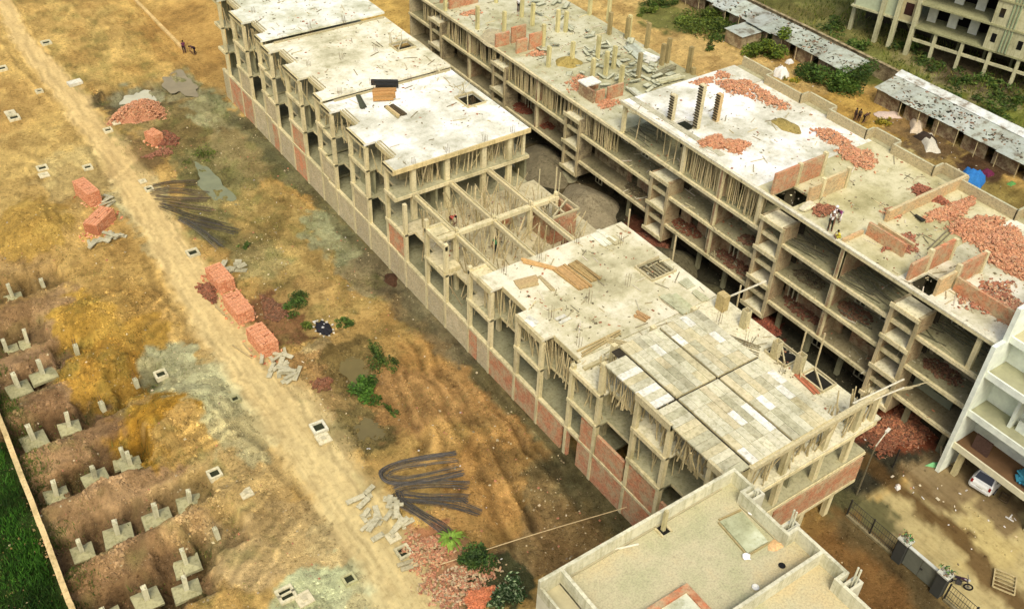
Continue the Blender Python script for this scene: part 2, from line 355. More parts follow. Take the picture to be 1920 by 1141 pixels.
# patches of different earth, some with shade painted in: (photo point, half sizes along x and y, colour, strength)
E = lambda px,py,rx,ry,c,s=1.0: ('e', P(px,py), rx, ry, c, s)
L = lambda pts,w_,c,s=1.0: ('l', [P(*q) for q in pts], w_, 0, c, s)
OCH = S(204,164,92)
ZONES = [
 E(330,60,14,16,S(212,170,92)), E(100,60,9,16,S(214,174,98)), E(200,250,9,9,S(206,168,94)), E(60,330,9,10,S(206,170,98)),
 E(380,70,7,12,S(188,144,74),.8), E(390,150,4,7,S(176,136,72),.8), E(150,330,4,6,S(205,180,120),.6),
 # footing field
 E(60,620,5,8,S(174,137,93)), E(60,760,5,7,S(169,132,93)), E(120,880,6,7,S(167,130,90)), E(230,960,7,6,S(176,139,97)), E(220,1080,8,5,S(174,137,95)),
 E(400,960,4,5,S(196,159,107)), E(480,1020,4,4,S(203,170,116)), E(20,500,4,6,S(185,148,90)),
 E(60,430,4,5,S(192,154,72)), E(190,600,4.2,5,S(196,152,58)), E(250,640,3,5,S(200,156,62)), E(200,700,3.4,4,S(186,140,50)), E(330,790,4.6,3.6,S(194,146,42)), E(300,830,3,2.6,S(186,138,34)),
 E(260,520,5,6,S(196,156,84),.8), E(380,830,3.2,3,S(202,162,88)), E(440,900,4,4,S(196,162,102)), E(560,1000,3,4,S(196,164,108)),
 E(330,690,3,3.2,S(192,186,142)), E(420,720,4,4,S(196,188,142)), E(450,800,2.6,3.5,S(196,184,136),.8), E(620,1105,3.6,2.4,S(196,196,150)), E(710,1120,3,2,S(196,190,148),.7),
 E(270,380,2.6,6,S(196,182,132)), E(300,450,2.2,4,S(200,182,130),.7),
 # strip between road and the row of houses
 E(320,200,6,8,S(176,150,96)), E(370,250,5,6,S(138,118,72)), E(250,290,3,4,S(150,122,78)), E(400,320,4,6,S(132,122,76)), E(470,270,4,8,S(150,132,88)), E(430,400,4,6,S(150,136,84)), E(400,210,2.4,5,S(168,160,118)),
 E(520,420,4,8,S(178,150,88)), E(540,500,4,5,S(186,156,92)), E(600,330,1.8,8,S(124,112,72)), E(640,450,2.3,6,S(166,164,124)), E(560,320,2,6,S(128,118,80)),
 E(480,480,2.2,4,S(170,150,96)), E(590,580,4,4,S(194,158,94)), E(700,580,5,5,S(200,162,94)), E(760,620,4,4,S(196,158,90)), E(690,520,2.2,3,S(164,148,108)),
 E(510,600,2,4,S(146,104,66)), E(600,660,1.9,2,S(196,166,112)), E(570,700,2.6,2.4,S(170,132,80)), E(560,740,2,2,S(180,140,82)), E(640,760,3,3,S(158,128,78)), E(670,690,3,4,S(128,106,60)), E(690,800,3,2.6,S(124,106,62)), 
 E(820,690,4,4,S(191,147,82)), E(780,760,3.4,5,S(168,126,74)), E(850,760,4,5,S(173,131,77)), E(920,800,4,5,S(180,138,82)), E(860,860,3,4,S(193,150,84)), E(930,890,3.5,4,S(189,143,79)),
 E(980,900,3,4,S(159,122,69)), E(1040,920,2.6,3,S(144,119,77)), E(1060,1000,3,3,S(137,110,69)), E(1000,1030,3,3,S(146,117,74)), E(930,1050,3,3,S(159,129,84)), E(900,960,3.5,3,S(196,150,84)),
 E(735,525,.9,2.6,S(74,56,40)), E(870,670,1.2,1.6,S(116,92,60)),
 L([(432,215),(536,303),(697,470),(917,712),(1057,852),(1180,990)],1.0,S(112,106,74),.9), L([(700,490),(780,580),(860,660)],1.6,S(122,110,84),.8), L([(1060,870),(1190,1000)],1.8,S(92,84,56),.85),
 E(800,1010,1.6,1.6,S(192,130,88)), E(860,1090,3,2.2,S(172,126,90)), E(780,1060,1.6,2,S(184,124,84)), E(830,1050,1.6,1.6,S(180,130,92)), E(940,1100,2,2,S(84,84,54)),
 L([(560,760),(640,880),(700,975),(760,1070)],.5,S(146,116,70),.6),
 E(262,190,3.8,4.6,S(126,108,70)), E(258,184,2.8,3.4,S(176,168,130)), E(345,160,2.4,4,S(170,158,116)), E(175,182,1.3,2.2,S(104,88,56)), E(400,200,2,3,S(166,160,116)), E(640,1000,2,2,S(200,172,118)),
 # behind the rows, top middle
 E(730,20,6,10,S(206,166,84)),
 # alley between the rows and under the right one: dark earth, shade painted in
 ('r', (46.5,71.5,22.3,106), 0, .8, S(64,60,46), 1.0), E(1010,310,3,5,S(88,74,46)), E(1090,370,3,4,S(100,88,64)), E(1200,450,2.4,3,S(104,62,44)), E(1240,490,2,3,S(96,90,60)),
 E(1430,610,1.6,2,S(120,52,36)), E(1690,800,3.6,2.6,S(146,78,50)), E(1640,810,2,2,S(120,64,44)),
 # street on the right
 ('r', (46.6,63,-20,22.6), 0, 1.2, S(188,168,118), 1.0), E(1780,890,3.6,2.2,S(142,120,86)), E(1880,950,2.4,1.8,S(134,112,78)), E(1730,1010,3,4,S(184,164,114)), E(1850,1030,2.4,2,S(190,168,112)), E(1640,1000,2,3,S(150,134,94)), E(1600,960,2,2.4,S(104,98,64)),
 L([(1600,850),(1650,880),(1690,925),(1740,960),(1795,1005),(1835,1050)],.75,S(104,80,46)), L([(1835,1050),(1880,1100),(1930,1140)],.9,S(110,86,52)), L([(1700,880),(1750,930),(1800,960)],.5,S(120,96,62),.8),
 ('r', (30,46.6,-20,23), 0, .9, S(140,102,56), 1.0), E(1580,1010,3,3,S(136,98,52),.7), L([(1590,985),(1700,1080),(1800,1180)],1.1,S(110,92,60)),
 # right hand side yards
 ('r', (70,98,20,130), 0, 2.0, S(208,172,104), 1.0), E(1350,90,6,8,S(206,170,104)), E(1600,205,4,5,S(200,160,78)), E(1650,250,4,5,S(190,150,66)), E(1700,240,3,3,S(150,118,72)), E(1760,290,4,4,S(186,166,108)), E(1850,370,5,4,S(150,128,66)), E(1900,400,4,4,S(160,138,74)), E(1780,300,4,4,S(168,140,80)), E(1740,270,3,3,S(120,96,64)), E(1850,310,4,3,S(96,72,50)),
 E(1270,30,6,6,S(120,118,60)), E(1400,60,5,5,S(140,126,74)), E(1330,20,4,5,S(160,140,88)),
 ('r', (104.2,420,-200,420), 0, 2.5, S(112,112,56), 1.0), E(1560,60,9,10,S(128,122,68)), E(1600,120,5,6,S(104,110,52)), E(1800,200,7,9,S(92,108,42)), E(1700,130,3,8,S(126,128,66)), E(1900,240,7,9,S(118,122,50)), E(1790,150,2.5,9,S(164,150,108),.8), E(1840,125,8,8,S(104,92,66)),
]
WALL_A, WALL_B = P(-60,640), P(150,1180)
RUTS = [[(765,640),(820,730),(880,850),(930,960),(960,1040)], [(800,640),(850,720),(915,830),(975,950)], [(860,640),(930,740),(1000,850)], [(780,720),(830,830),(860,930)], [(890,700),(960,800),(1040,900)],
        [(740,700),(770,790),(800,850)], [(820,690),(880,790),(950,900),(1010,1000)],
        [(0,80),(60,140),(130,210),(165,260),(180,310)], [(30,60),(90,130),(150,200),(210,280),(260,350)], [(300,470),(345,560),(400,650)], [(270,480),(320,570),(370,640)], [(20,40),(80,118),(140,185),(200,262)],
        [(400,760),(500,850),(590,960),(660,1060)], [(560,760),(640,880),(720,1000),(790,1100)]]
RUTS += [[(880,650),(960,760),(1040,880),(1080,950)],[(900,640),(980,750),(1060,865)],[(845,700),(900,790),(960,890),(1000,990)],[(760,700),(800,800),(790,850)]]
FAN = [[(285,880),(350,845),(440,790)],[(270,868),(340,825),(432,772)],[(300,890),(370,850),(446,806)],[(320,830),(380,800),(430,762)],[(255,640),(300,600),(328,560)],[(270,655),(318,610),(345,575)],[(240,620),(290,580),(315,545)],[(280,560),(310,590),(330,640)],[(300,560),(335,600),(360,650)],
       [(250,300),(200,350),(160,400)],[(60,300),(120,340),(200,350)],[(40,310),(90,370),(110,430)],[(500,930),(440,1000),(380,1090)],[(520,960),(470,1010),(420,1090)],[(540,960),(500,1020),(450,1080)],[(480,930),(430,980),(390,1040)],[(560,980),(520,1040),(480,1100)]]
FAN = [[P(*q) for q in r] for r in FAN]
RUTS = [[P(*q) for q in r] for r in RUTS]
# heaps (+) and pits (-): photo point, half sizes, height
MOUNDS = [(70,430,3.4,4,1.3),(200,590,3.6,3.6,.9),(210,690,2.6,2.8,.9),(340,775,3.6,2.6,1.2),(280,820,2.2,2.2,.9),(150,610,2,2.4,.6),(600,660,1.7,1.6,.55),(40,580,3,2,.5),(120,690,2.6,1.4,.5),(60,690,2.4,1.1,.5),(180,940,3,.8,.7),(300,1000,3.4,.8,.7),(110,960,2,.8,.6),(220,905,2.6,.7,.6),(200,1060,3,.9,.7),(90,850,2.4,.8,.6),(420,930,3,.9,.6),(60,770,2.6,.8,.6),(100,740,2,.8,.5),
          (170,185,1.2,1.6,-.45),(650,690,2.2,3,-.4),(690,800,2.2,2,-.35),(400,340,2.4,5,-.4),(262,184,3.2,3.4,-.6),(735,525,.7,2,-.3),(180,165,1.9,2.6,.3),(330,150,1.2,3,.3),
          (260,880,5,2,.3),(380,990,3.4,1.4,.4)]
MOUNDS = [(P(a,b),c,d,e) for a,b,c,d,e in MOUNDS]
FOOT = [(102,920),(175,886),(217,990),(291,960),(352,928),(150,1022),(347,1047),(272,1112),(196,1150),(347,1096),(407,1000),(7,642),(46,627),(32,720),(80,700),(126,790),(60,815),(142,655),(190,755),(255,716),(228,842),(243,865),(21,547),(78,525)]
FOOT = [P(*q) for q in FOOT]
def warp(x, y): return x+1.5*(fbm(x*.35, y*.35, 303, 3)-.5), y+1.0*(fbm(x*.35, y*.35, 307, 3)-.5)
def height(x, y):
    x = np.asarray(x, float); y = np.asarray(y, float); rx_, ry_ = warp(x, y)
    h = (fbm(x*.22, y*.22, 3, 4)-.5)*.34 + (fbm(x*1.1, y*1.1, 9, 4)-.5)*.18
    clod = np.clip(fbm(x*1.9, y*1.9, 21, 4)-.55, 0, 1)*1.15+(fbm(x*3.6, y*3.6, 23, 3)-.5)*.10
    rough = np.zeros_like(x)
    for p, rx, ry, a in MOUNDS:
        q = ((x-p[0])/rx)**2+((y-p[1])/ry)**2
        g = np.exp(-1.3*q); h = h+a*g*(.75+.5*vn(x*.9, y*.9, 5)); rough = np.maximum(rough, np.exp(-.7*q))
    fx = np.exp(-(np.clip((x-3)/9, -9, 9))**4)*np.where(y < 84, 1, 0)
    h = h + clod*np.maximum(rough, .7*fx)
    for p in FOOT:
        q = np.maximum(np.abs(x-p[0]+.4*(vn(x*1.7,y*1.7,3)-.5))/1.2, np.abs(y-p[1]-.1+.4*(vn(x*1.7,y*1.7,8)-.5))/1.08); h = h-.8*np.clip((1.6-q)*3, 0, 1)*np.where(q < 1.6, 1, 0)
    for r_ in RUTS:
        d, _ = pline(rx_, ry_, r_); h = h-.10*np.exp(-(d/.28)**2)+.06*np.exp(-((d-.5)/.25)**2)
    d, ti = pline(x, y, ROAD); wd = np.interp(ti, range(len(ROADW)), ROADW)
    k = np.clip((d-wd*.9)/1.0, .18, 1); h = h*k
    flat = np.clip(np.maximum(np.minimum((x-32.6)/.6, 1), 0), 0, 1)*np.where(x < 61, 1, 0)*np.where(y > 22.5, 1, 0)
    h = h*(1-.85*flat)
    h = h*np.where((x > 46.6) & (x < 62) & (y < 24), .4, 1)
    far = np.clip(np.hypot(x-50, y-70)/60-2.5, 0, 1); return h*(1-far)
XX, YY = np.meshgrid(GX, GY, indexing='ij')
ZZ = height(XX, YY)
def gz(x, y):
    i = min(max(int(np.searchsorted(GX, x))-1, 0), len(GX)-2); j = min(max(int(np.searchsorted(GY, y))-1, 0), len(GY)-2)
    a = (x-GX[i])/(GX[i+1]-GX[i]); b = (y-GY[j])/(GY[j+1]-GY[j])
    return float((ZZ[i,j]*(1-a)+ZZ[i+1,j]*a)*(1-b)+(ZZ[i,j+1]*(1-a)+ZZ[i+1,j+1]*a)*b)
def PG(px, py, dz=0.0):
    "a photo point standing on the relief"
    p = P(px, py); z = gz(p[0], p[1])
    if abs(z) > .05: p = P(px, py, z); z = gz(p[0], p[1])
    return (p[0], p[1], z+dz)
def shade(x, y):
    wx = (fbm(x*.35, y*.35, 31, 4)-.5)*5; wy = (fbm(x*.35, y*.35, 47, 4)-.5)*5
    wx2 = (fbm(x*.9, y*.9, 61, 5)-.5)*3.4; wy2 = (fbm(x*.9, y*.9, 71, 5)-.5)*3.4
    C = np.empty(x.shape+(3,)); C[...] = OCH
    X_, Y_ = x+.45*wx+wx2, y+.45*wy+wy2
    for z_ in ZONES:
        if z_[0] == 'e':
            _, p, rx, ry, c, s_ = z_
            q = np.sqrt(((X_-p[0])/rx)**2+((Y_-p[1])/ry)**2); a = np.clip((1.12-q)/.24, 0, 1)
        elif z_[0] == 'l':
            _, pts, w_, _, c, s_ = z_
            d, _t = pline(x+.22*wx+.5*wx2, y+.22*wy+.5*wy2, pts); a = np.clip((1.35*w_-d)/(.7*w_), 0, 1)
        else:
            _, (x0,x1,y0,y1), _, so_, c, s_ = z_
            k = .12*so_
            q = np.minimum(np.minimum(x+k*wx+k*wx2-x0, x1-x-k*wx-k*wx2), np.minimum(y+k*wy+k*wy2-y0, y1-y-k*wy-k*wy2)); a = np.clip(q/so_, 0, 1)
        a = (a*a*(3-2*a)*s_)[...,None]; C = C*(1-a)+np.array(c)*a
    droad = pline(x, y, ROAD)[0]
    d, ti = pline(x+.12*wx+.4*wx2, y+.12*wy+.4*wy2, ROAD); wd = np.interp(ti, range(len(ROADW)), ROADW)
    a = np.clip((wd*1.15-d)/(wd*.5), 0, 1)[...,None]*.96
    t = np.clip((ti-1)/10, 0, 1)[...,None]; rc = np.array(S(206,182,128))*(1-t)+np.array(S(212,178,118))*t
    rc = rc*(1+.12*(fbm(x*.5,y*.12,88,3)-.5)[...,None]); C = C*(1-a)+rc*a
    st = vn(x*.15, y*.05, 91)-.5
    for o_, w_, k_ in ((.95,.16,-.17),(.62,.14,.09),(1.35,.14,.08),(.25,.2,-.07),(1.75,.2,-.10)): C = C*(1+k_*np.exp(-((d-o_-st*.9)/w_)**2)*np.clip(.4+1.6*vn(x*.3,y*.12,93), 0, 1.4))[...,None]
    rx_, ry_ = warp(x, y)
    for i, r_ in enumerate(RUTS):
        d, _t = pline(rx_, ry_, r_); g = np.exp(-(d/.3)**2)[...,None]; e_ = np.exp(-((d-.55)/.25)**2)[...,None]
        rk = np.clip((droad-.4)/2.2, .3, 1)[...,None]; C = C*(1-.27*g*rk)*(1+.15*e_*rk)
    for r_ in FAN:
        d, _t = pline(x+.18*wx2, y+.18*wy2, r_); C = C*(1+.20*np.exp(-(d/.22)**2)-.14*np.exp(-((d-.42)/.2)**2))[...,None]
    # damp, weedy blotches in the strip by the houses and in the footing field
    dmp = np.clip((fbm(x*.5, y*.5, 101, 4)-.53)*5, 0, 1)*np.where((x > 19) & (x < 33) & (y > 28), 1, 0)
    C = C*(1-.28*dmp[...,None]*np.array([1, .85, .9]))
    wd2 = np.clip((fbm(x*.8, y*.8, 131, 4)-.55)*5, 0, 1)*np.where((x < 12) & (y < 75) | (x > 19) & (x < 32) & (y > 60), 1, 0)
    C = C*(1-.4*wd2[...,None])+np.array(S(110,116,58))*.4*wd2[...,None]
    def ss(t, a, b): q = np.clip((t-a)/(b-a), 0, 1); return (q*q*(3-2*q))[...,None]
    onroad = (np.clip(droad/2.4, .25, 1)*np.where((x > 46.6) & (y < 23), .45, 1))[...,None]
    n1 = fbm(x*.42+7, y*.34, 201, 5); n2 = fbm(x*.95, y*.8, 211, 5); n3 = fbm(x*.3, y*.22+3, 221, 5); n4 = fbm(x*2.2, y*1.7, 231, 4)
    C = C*(1-onroad*.22*ss(n1, .53, .57)*np.array([.9, 1, 1.1]))*(1+onroad*.15*ss(n2, .55, .58))*(1-onroad*.16*ss(n3, .55, .575)*np.array([.8, 1, 1.2]))*(1-onroad*.20*ss(n4, .60, .64))
    pit = np.clip(-height(x, y)-.16, 0, .6)/.6; C = C*(1-.5*pit[...,None])  # pit shade painted in: earth colour darkens with depth
    C = C*(.93+.14*fbm(x*2.1, y*2.1, 141, 3)[...,None]); L_ = C.mean(-1, keepdims=True); return (L_+(C-L_)*.92)*np.array([1.02,1.085,.99])
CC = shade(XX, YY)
_d, _ti = pline(XX+(fbm(XX*1.2,YY*1.2,11,3)-.5)*1.6, YY, ROAD); _wd = np.interp(_ti, range(len(ROADW)), ROADW)
Zn = np.zeros(XX.shape, int)
Zn[_d < _wd] = 1
Zn[(XX > 47) & (XX < 62) & (YY < 22.8)] = 2
Zn[(XX > 33.2) & (XX <= 47) & (YY < 22.8)] = 3
_wl = ((XX-WALL_A[0])*(WALL_B[1]-WALL_A[1])-(YY-WALL_A[1])*(WALL_B[0]-WALL_A[0]))
_left = _wl > 0
side = ((P(300,900)[0]-WALL_A[0])*(WALL_B[1]-WALL_A[1])-(P(300,900)[1]-WALL_A[1])*(WALL_B[0]-WALL_A[0])) > 0
BEYOND = (_left != side) & (YY < 62) & (XX < 10)
CC[BEYOND] = np.array(S(44,62,22))*(.8+.5*fbm(XX[BEYOND]*.9, YY[BEYOND]*.9, 5, 3)[:,None])
def sheet(name, code):
    q = Zn[:-1,:-1]; I, J = np.nonzero(q == code); ny = len(GY)
    f = np.stack([I*ny+J, (I+1)*ny+J, (I+1)*ny+J+1, I*ny+J+1], 1)
    u, inv = np.unique(f.ravel(), return_inverse=True); f = inv.reshape(-1,4)
    V = np.stack([XX.ravel()[u], YY.ravel()[u], ZZ.ravel()[u]], 1); Cv = CC.reshape(-1,3)[u]
    me = bpy.data.meshes.new(name); me.vertices.add(len(V)); me.vertices.foreach_set('co', V.astype(np.float32).ravel())
    me.loops.add(f.size); me.loops.foreach_set('vertex_index', f.ravel().astype(np.int32))
    me.polygons.add(len(f)); me.polygons.foreach_set('loop_start', np.arange(0, f.size, 4, dtype=np.int32))
    me.update(calc_edges=True); me.validate()
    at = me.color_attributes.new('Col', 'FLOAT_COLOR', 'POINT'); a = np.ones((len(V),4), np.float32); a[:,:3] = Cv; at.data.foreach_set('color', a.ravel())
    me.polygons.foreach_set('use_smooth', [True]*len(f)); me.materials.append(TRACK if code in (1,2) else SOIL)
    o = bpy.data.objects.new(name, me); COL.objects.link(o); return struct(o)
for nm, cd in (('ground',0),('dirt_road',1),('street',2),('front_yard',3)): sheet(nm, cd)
def pond(name, px, py, pts, c, dz=.0):
    cx, cy, _ = P(px, py); z = gz(cx, cy); mb = MB(); n = 40; vs = []
    for k in range(n):
        t = 2*math.pi*k/n; r_ = 1+.18*math.sin(3*t+px)+.10*math.sin(5*t+py)+.1*math.sin(9*t)
        vs.append((cx+pts[0]*r_*math.cos(t), cy+pts[1]*r_*math.sin(t), z+.10+dz))
    mb.add([(cx,cy,z+.10+dz)]+vs, [(0,1+k,1+(k+1)%n) for k in range(n)], c)
    return struct(mb.build(name, WATER))
pond('puddle_water', 258, 182, (2.7,3.2), S(204,200,164,.78), .2); pond('puddle_water', 338, 160, (1.7,3.4), S(160,146,104,.7), .0); pond('puddle_water', 400, 345, (1.1,4.4), S(140,144,104,.7), .06)
pond('puddle_water', 668, 690, (1.3,3.0), S(124,110,60,.7), .08); pond('puddle_water', 688, 805, (1.6,1.5), S(120,108,64,.7), .08)
# ------------------------------------------------------------------ colours of the works
CREAM = S(226,214,168); GREY = S(178,174,138); DGREY = S(150,148,116); WHT = S(236,236,222,.86); OFFW = S(226,220,186,.84)
BRK = S(200,130,90); BRKD = S(146,108,78); CEM = S(206,190,148); TIMB = S(208,196,150); BAMB = S(208,192,142); RUST = S(82,74,60)
U0, UP = 23.4, 6.7                        # first cross line and the pitch of the houses along the row
def projects(y): return 21.8 <= y and ((y-21.8) % UP) < 3.4
XF, XR = 33.3, 34.4                       # bays that stand forward, and the recessed edge between them
FACADE = []
for k in range(0, 13): FACADE += [21.8+UP*k+.17, 25.2+UP*k-.17]
PROPS = []                                # (x, y, z0, z1, which)
def prop_field(x0, x1, y0, y1, z0, z1, n, which):
    for _ in range(n): PROPS.append((rnd.uniform(x0,x1), rnd.uniform(y0,y1), z0, z1, which))
def zig(xr=47.6, holes=()):
    return lambda x, y: (x > XR or projects(y)) and x < xr and not any(h[0]<x<h[1] and h[2]<y<h[3] for h in holes)
def yb(y0, y1, extra=()):
    return [y0, y1]+[q for k in range(13) for q in (21.8+UP*k, 25.2+UP*k) if y0 < q < y1]+list(extra)
def column(root, x, y, z0, z1, c=CREAM, sx=.3, sy=.42, name='column'):
    mb = MB(); d = rnd.uniform(-.02,.02); mb.box(x-sx/2, x+sx/2, y-sy/2, y+sy/2, z0, z1, jit(c,.06)); mb.build(name, CONC, root)
def starter(mb, x, y, z, n=4, h=.9, s=.16):
    mb = MB()
    for a in range(n):
        px_, py_ = x+(s if a & 1 else -s)*.8, y+(s if a & 2 else -s)*.8
        mb.tube([(px_,py_,z-.05),(px_+rnd.uniform(-.05,.05),py_+rnd.uniform(-.05,.05),z+h*rnd.uniform(.7,1.1))], .016, S(120,96,66), 4)
    mb.build('starter_bars', STEEL, root)
def slab(root, name, xs, ys, inside, z, th=.16, c=GREY, mat=None, dep=.42, edge=True):
    mb = MB(); mb.grid(xs, ys, inside, z-th, z, c); o = mb.build(name, mat or CONC, root); return o
def facade_beams(root, y0, y1, z, dep=.12, c=CREAM, name='edge_beam', only=None):
    "down-stand beams along the zigzag left edge"
    mb = MB(); ys = sorted(yb(y0, y1))
    for a, b in zip(ys, ys[1:]):
        pr = projects((a+b)/2); x = XF if pr else XR
        mb.box(x-.03, x+.2, a+.003, b-.003, z-dep-.16, z-.163+.19 if pr else z-.05, jit(c,.05))
        mb.box(XF+.0, XR+.2, (b-.12 if pr else a-.1), (b+.12 if pr else a+.1), z-dep-.17, z-.17, jit(c,.05)) if False else None
    mb.build(name, CONC, root)
def plinth(root, y0, y1, z1, c, z0=-.25, doors=()):
    "the wall of brick bays between the facade columns, one part per bay"
    ys = [y for y in FACADE if y0-.1 < y < y1+.1]
    ys = sorted({y0, y1, *ys})
    for a, b in zip(ys, ys[1:]):
        if b-a < .5: continue
        hs = [d for d in doors if a < (d[0]+d[1])/2 < b]
        mb = MB(); mb.wall('y', XF+.06, .23, a+.02, b-.02, z0, z1, jit(c((a+b)/2),.12), hs); mb.build('brick_panel', BRICK, root)
    mb = MB(); mb.box(XF+.02, XF+.34, y0, y1, z1+.003, z1+.22, jit(CREAM,.05)); mb.build('plinth_beam', CONC, root)
    for y in ys[1:-1]:
        mb = MB(); mb.box(XF+.0, XF+.3, y-.14, y+.14, z0, z1-.003, jit(mul(CREAM,.9),.06)); mb.build('pilaster', CONC, root)
def inner_walls(root, y0, y1, z0, z1, c, x=38.8, doors=True, xr=47.0):
    hs = []
    y = U0+UP*math.floor((y0-U0)/UP)
    mb = MB(); k = y+1.2
    while k < y1:
        if k > y0+.3 and k+1.1 < y1-.2: hs.append((k, k+1.1, z0-.1, z0+2.1))
        k += UP/2
    mb.wall('y', x, .2, y0, y1, z0, z1, c, hs); mb.build('partition_wall', BRICK if c in (BRK, BRKD) else CONC, root)
    while y <= y1:
        if y0+.3 < y < y1-.2:
            mb = MB(); mb.box(XR+1.0, x-.01, y-.1, y+.1, z0, z1, jit(c,.1)); mb.build('cross_wall', BRICK, root)
        y += UP

def block(name, label, y0, y1, zg, z1, z2, zr, cfun, roof, top_c, roofmat, has_top=True, cols_to=None):
    root = thing(name, (40.5, (y0+y1)/2, 0), label, 'building', None)
    ys = yb(y0, y1)
    slab(root, 'ground_slab', [XF+.3, XR, 47.6], ys, lambda x,y: True, zg, .2, DGREY)
    slab(root, 'floor_slab', [XF, XR, 47.6], ys, zig(), z1, .16, GREY); facade_beams(root, y0, y1, z1)
    plinth(root, y0, y1, zg-.05, cfun)
    return root

# ============================================================ near end of the row: roof formwork laid, y 23.4 - 36.4
A0, A1 = 23.4, 36.6
root = thing('house_shell', (40.5, 30, 0), 'concrete house frame under a flat roof of grey formwork plates, nearest the plastered house', 'building')
ysA = yb(A0, A1+2.3)
slab(root, 'ground_slab', [XF+.3, 34.5, 36.6, 47.6], [A0, 25.4, 28.0, 32.1, 34.8, A1+2.3], lambda x,y: not (34.5 < x < 36.6 and (25.4 < y < 28 or 32.1 < y < 34.8)), 2.7, .2, DGREY)
slab(root, 'floor_slab', [XF, XR, 47.6], ysA, zig(), 5.72, .17, GREY); facade_beams(root, A0, A1+2.3, 5.72)
slab(root, 'floor_slab', [XF, XR, 45.2, 48.1], ysA, zig(48.2), 8.66, .17, OFFW); facade_beams(root, A0, A1+2.3, 8.66)
plinth(root, A0, A1+2.3, 2.62, lambda y: mul(BRK,.95), doors=[(37.0,38.1,-.3,2.5)])
for y in FACADE:
    if A0+.5 < y < A1+2.3:
        column(root, XF+.22, y, 2.72, 11.5 if y < 36 else 9.0, CREAM, .32, .34)
for x in (35.3, 38.8, 42.6, 45.6):
    for y in (A0+.25, 30.1, 36.5):
        for z0, z1 in ((-.2 if y < 24 else 2.7, 5.55),(5.73,8.49),(8.67,11.45)):
            if y > 24 and x > 43: continue
            if x > 45 and z1 > 11 and y > 24: continue
            column(root, x, y, z0, z1, CREAM, .46 if y < 24 else .36, .36)
column(root, 47.3, A0+.25, 8.67, 11.4, CREAM, .3, .3)
for z in (2.45, 5.3, 8.25):                     # front edge beams
    mb = MB(); mb.box(35.0, 47.7, A0-.06, A0+.42, z-.02, z+.27 if z < 3 else z+.24, CREAM); mb.build('edge_beam', CONC, root)
mb = MB(); mb.box(35.1, 47.55, A0-.1, A0+.25, 11.28, 11.62, TIMB); mb.build('edge_beam', WOOD, root)
mb = MB(); mb.wall('x', A0-.02, .22, 38.95, 47.75, 2.75, 4.95, mul(BRK,.92)); mb.build('brick_panel', BRICK, root)
mb = MB(); mb.wall('y', 47.5, .22, A0+.3, 30, 2.75, 4.95, mul(BRK,.9)); mb.build('brick_panel', BRICK, root)
for (a, b, zt) in ((28.75,31.6,5.2),(32.15,35.1,4.85),(25.3,28.3,4.6)):
    mb = MB(); mb.wall('y', (XF if projects((a+b)/2) else XF)+.1, .22, a, b, 2.85, zt, mul(BRK,1.02)); mb.build('brick_panel', BRICK, root)
mb = MB(); mb.wall('y', XF+.1, .22, 35.6, 36.9, 2.85, 5.1, mul(BRK,1.08)); mb.build('brick_panel', BRICK, root)
inner_walls(root, A0+.6, A1+2, 2.72, 5.55, DGREY); inner_walls(root, A0+.6, A1+2, 5.73, 8.49, DGREY, x=40.5)
# formwork plates: six panels parted by open joints, every plate a casting of its own shade
PX_ = [35.2, 38.8, 42.55]; PY_ = [23.45, 30.15, 36.1]
def plates(x0, x1, y0, y1, along, z, dark=1.0, rec=None):
    mb = MB(); mb.box(x0, x1, y0, y1, z-.16, z-.05, TIMB) if rec is None else None
    pw, pl = (.62, 1.25); nx_ = max(1, round((x1-x0)/(pw if along == 'y' else pl))); ny_ = max(1, round((y1-y0)/(pl if along == 'y' else pw)))
    for i in range(nx_):
        j = 0
        while j < ny_:
            n = rnd.choice((1,1,1,2)) if along == 'y' else 1; n = min(n, ny_-j)
            xa, xb = x0+(x1-x0)*i/nx_, x0+(x1-x0)*(i+1)/nx_; ya, yb_ = y0+(y1-y0)*j/ny_, y0+(y1-y0)*(j+n)/ny_
            j += n
            if rec and not rec((xa+xb)/2, (ya+yb_)/2): continue
            t = rnd.random(); c = S(238,236,220,.84) if t < .12 else (S(190,186,154) if t < .26 else (S(212,202,162) if t < .5 else S(216,212,180)))
            zz = z+rnd.uniform(-.012,.016)
            mb.box(xa+.012, xb-.012, ya+.012, yb_-.012, zz-.05 if rec is None else zz-.12, zz, mul(jit(c,.06),dark))
    return mb
for i in range(2):
    for j in range(2):
        x0, x1 = PX_[i]+.09, PX_[i+1]-.09; y0, y1 = PY_[j]+.09, PY_[j+1]-.09
        plates(x0, x1, y0, y1, 'y', 11.72).build('formwork_panel', CONC, root)
for j in range(2):
    plates(XF+.05, PX_[0]-.09, PY_[j]+.09, PY_[j+1]-.09-(.3 if j else 0), 'x', 11.66, rec=lambda x,y: (x > XR-.2 or projects(y)) and not (x < XR and y > 34.9)).build('formwork_panel', CONC, root)
mb = MB()
for k in range(0, 2):
    a, b = 21.8+UP*(k), 25.2+UP*k
    if b > A0: mb.box(XF-.06, XF+.16, max(a,A0), b, 11.25, 11.75, TIMB)
    mb.box(XR-.1, XR+.05, b+.02, b+3.28, 11.3, 11.56, TIMB)
mb.box(XF-.05, XF+.16, 28.5, 31.9, 11.2, 11.76, TIMB); mb.build('edge_board', WOOD, root)
mb = MB()                                        # joists under the panels, seen through the joints and at the edges
for k in range(14): y = 23.9+k*.9; mb.box(34.5, 42.5, y, y+.1, 11.36, 11.5, mul(TIMB,.7))
mb.box(34.6, 42.6, 23.5, 36, 11.505, 11.535, S(60,54,40))  # dark sheet added below the plates to paint the shade in the joints
mb.build('joist_and_dark_sheet', WOOD, root)['kind'] = 'stuff'
mb = MB()                                        # rough mortar and starter bars on the side strip
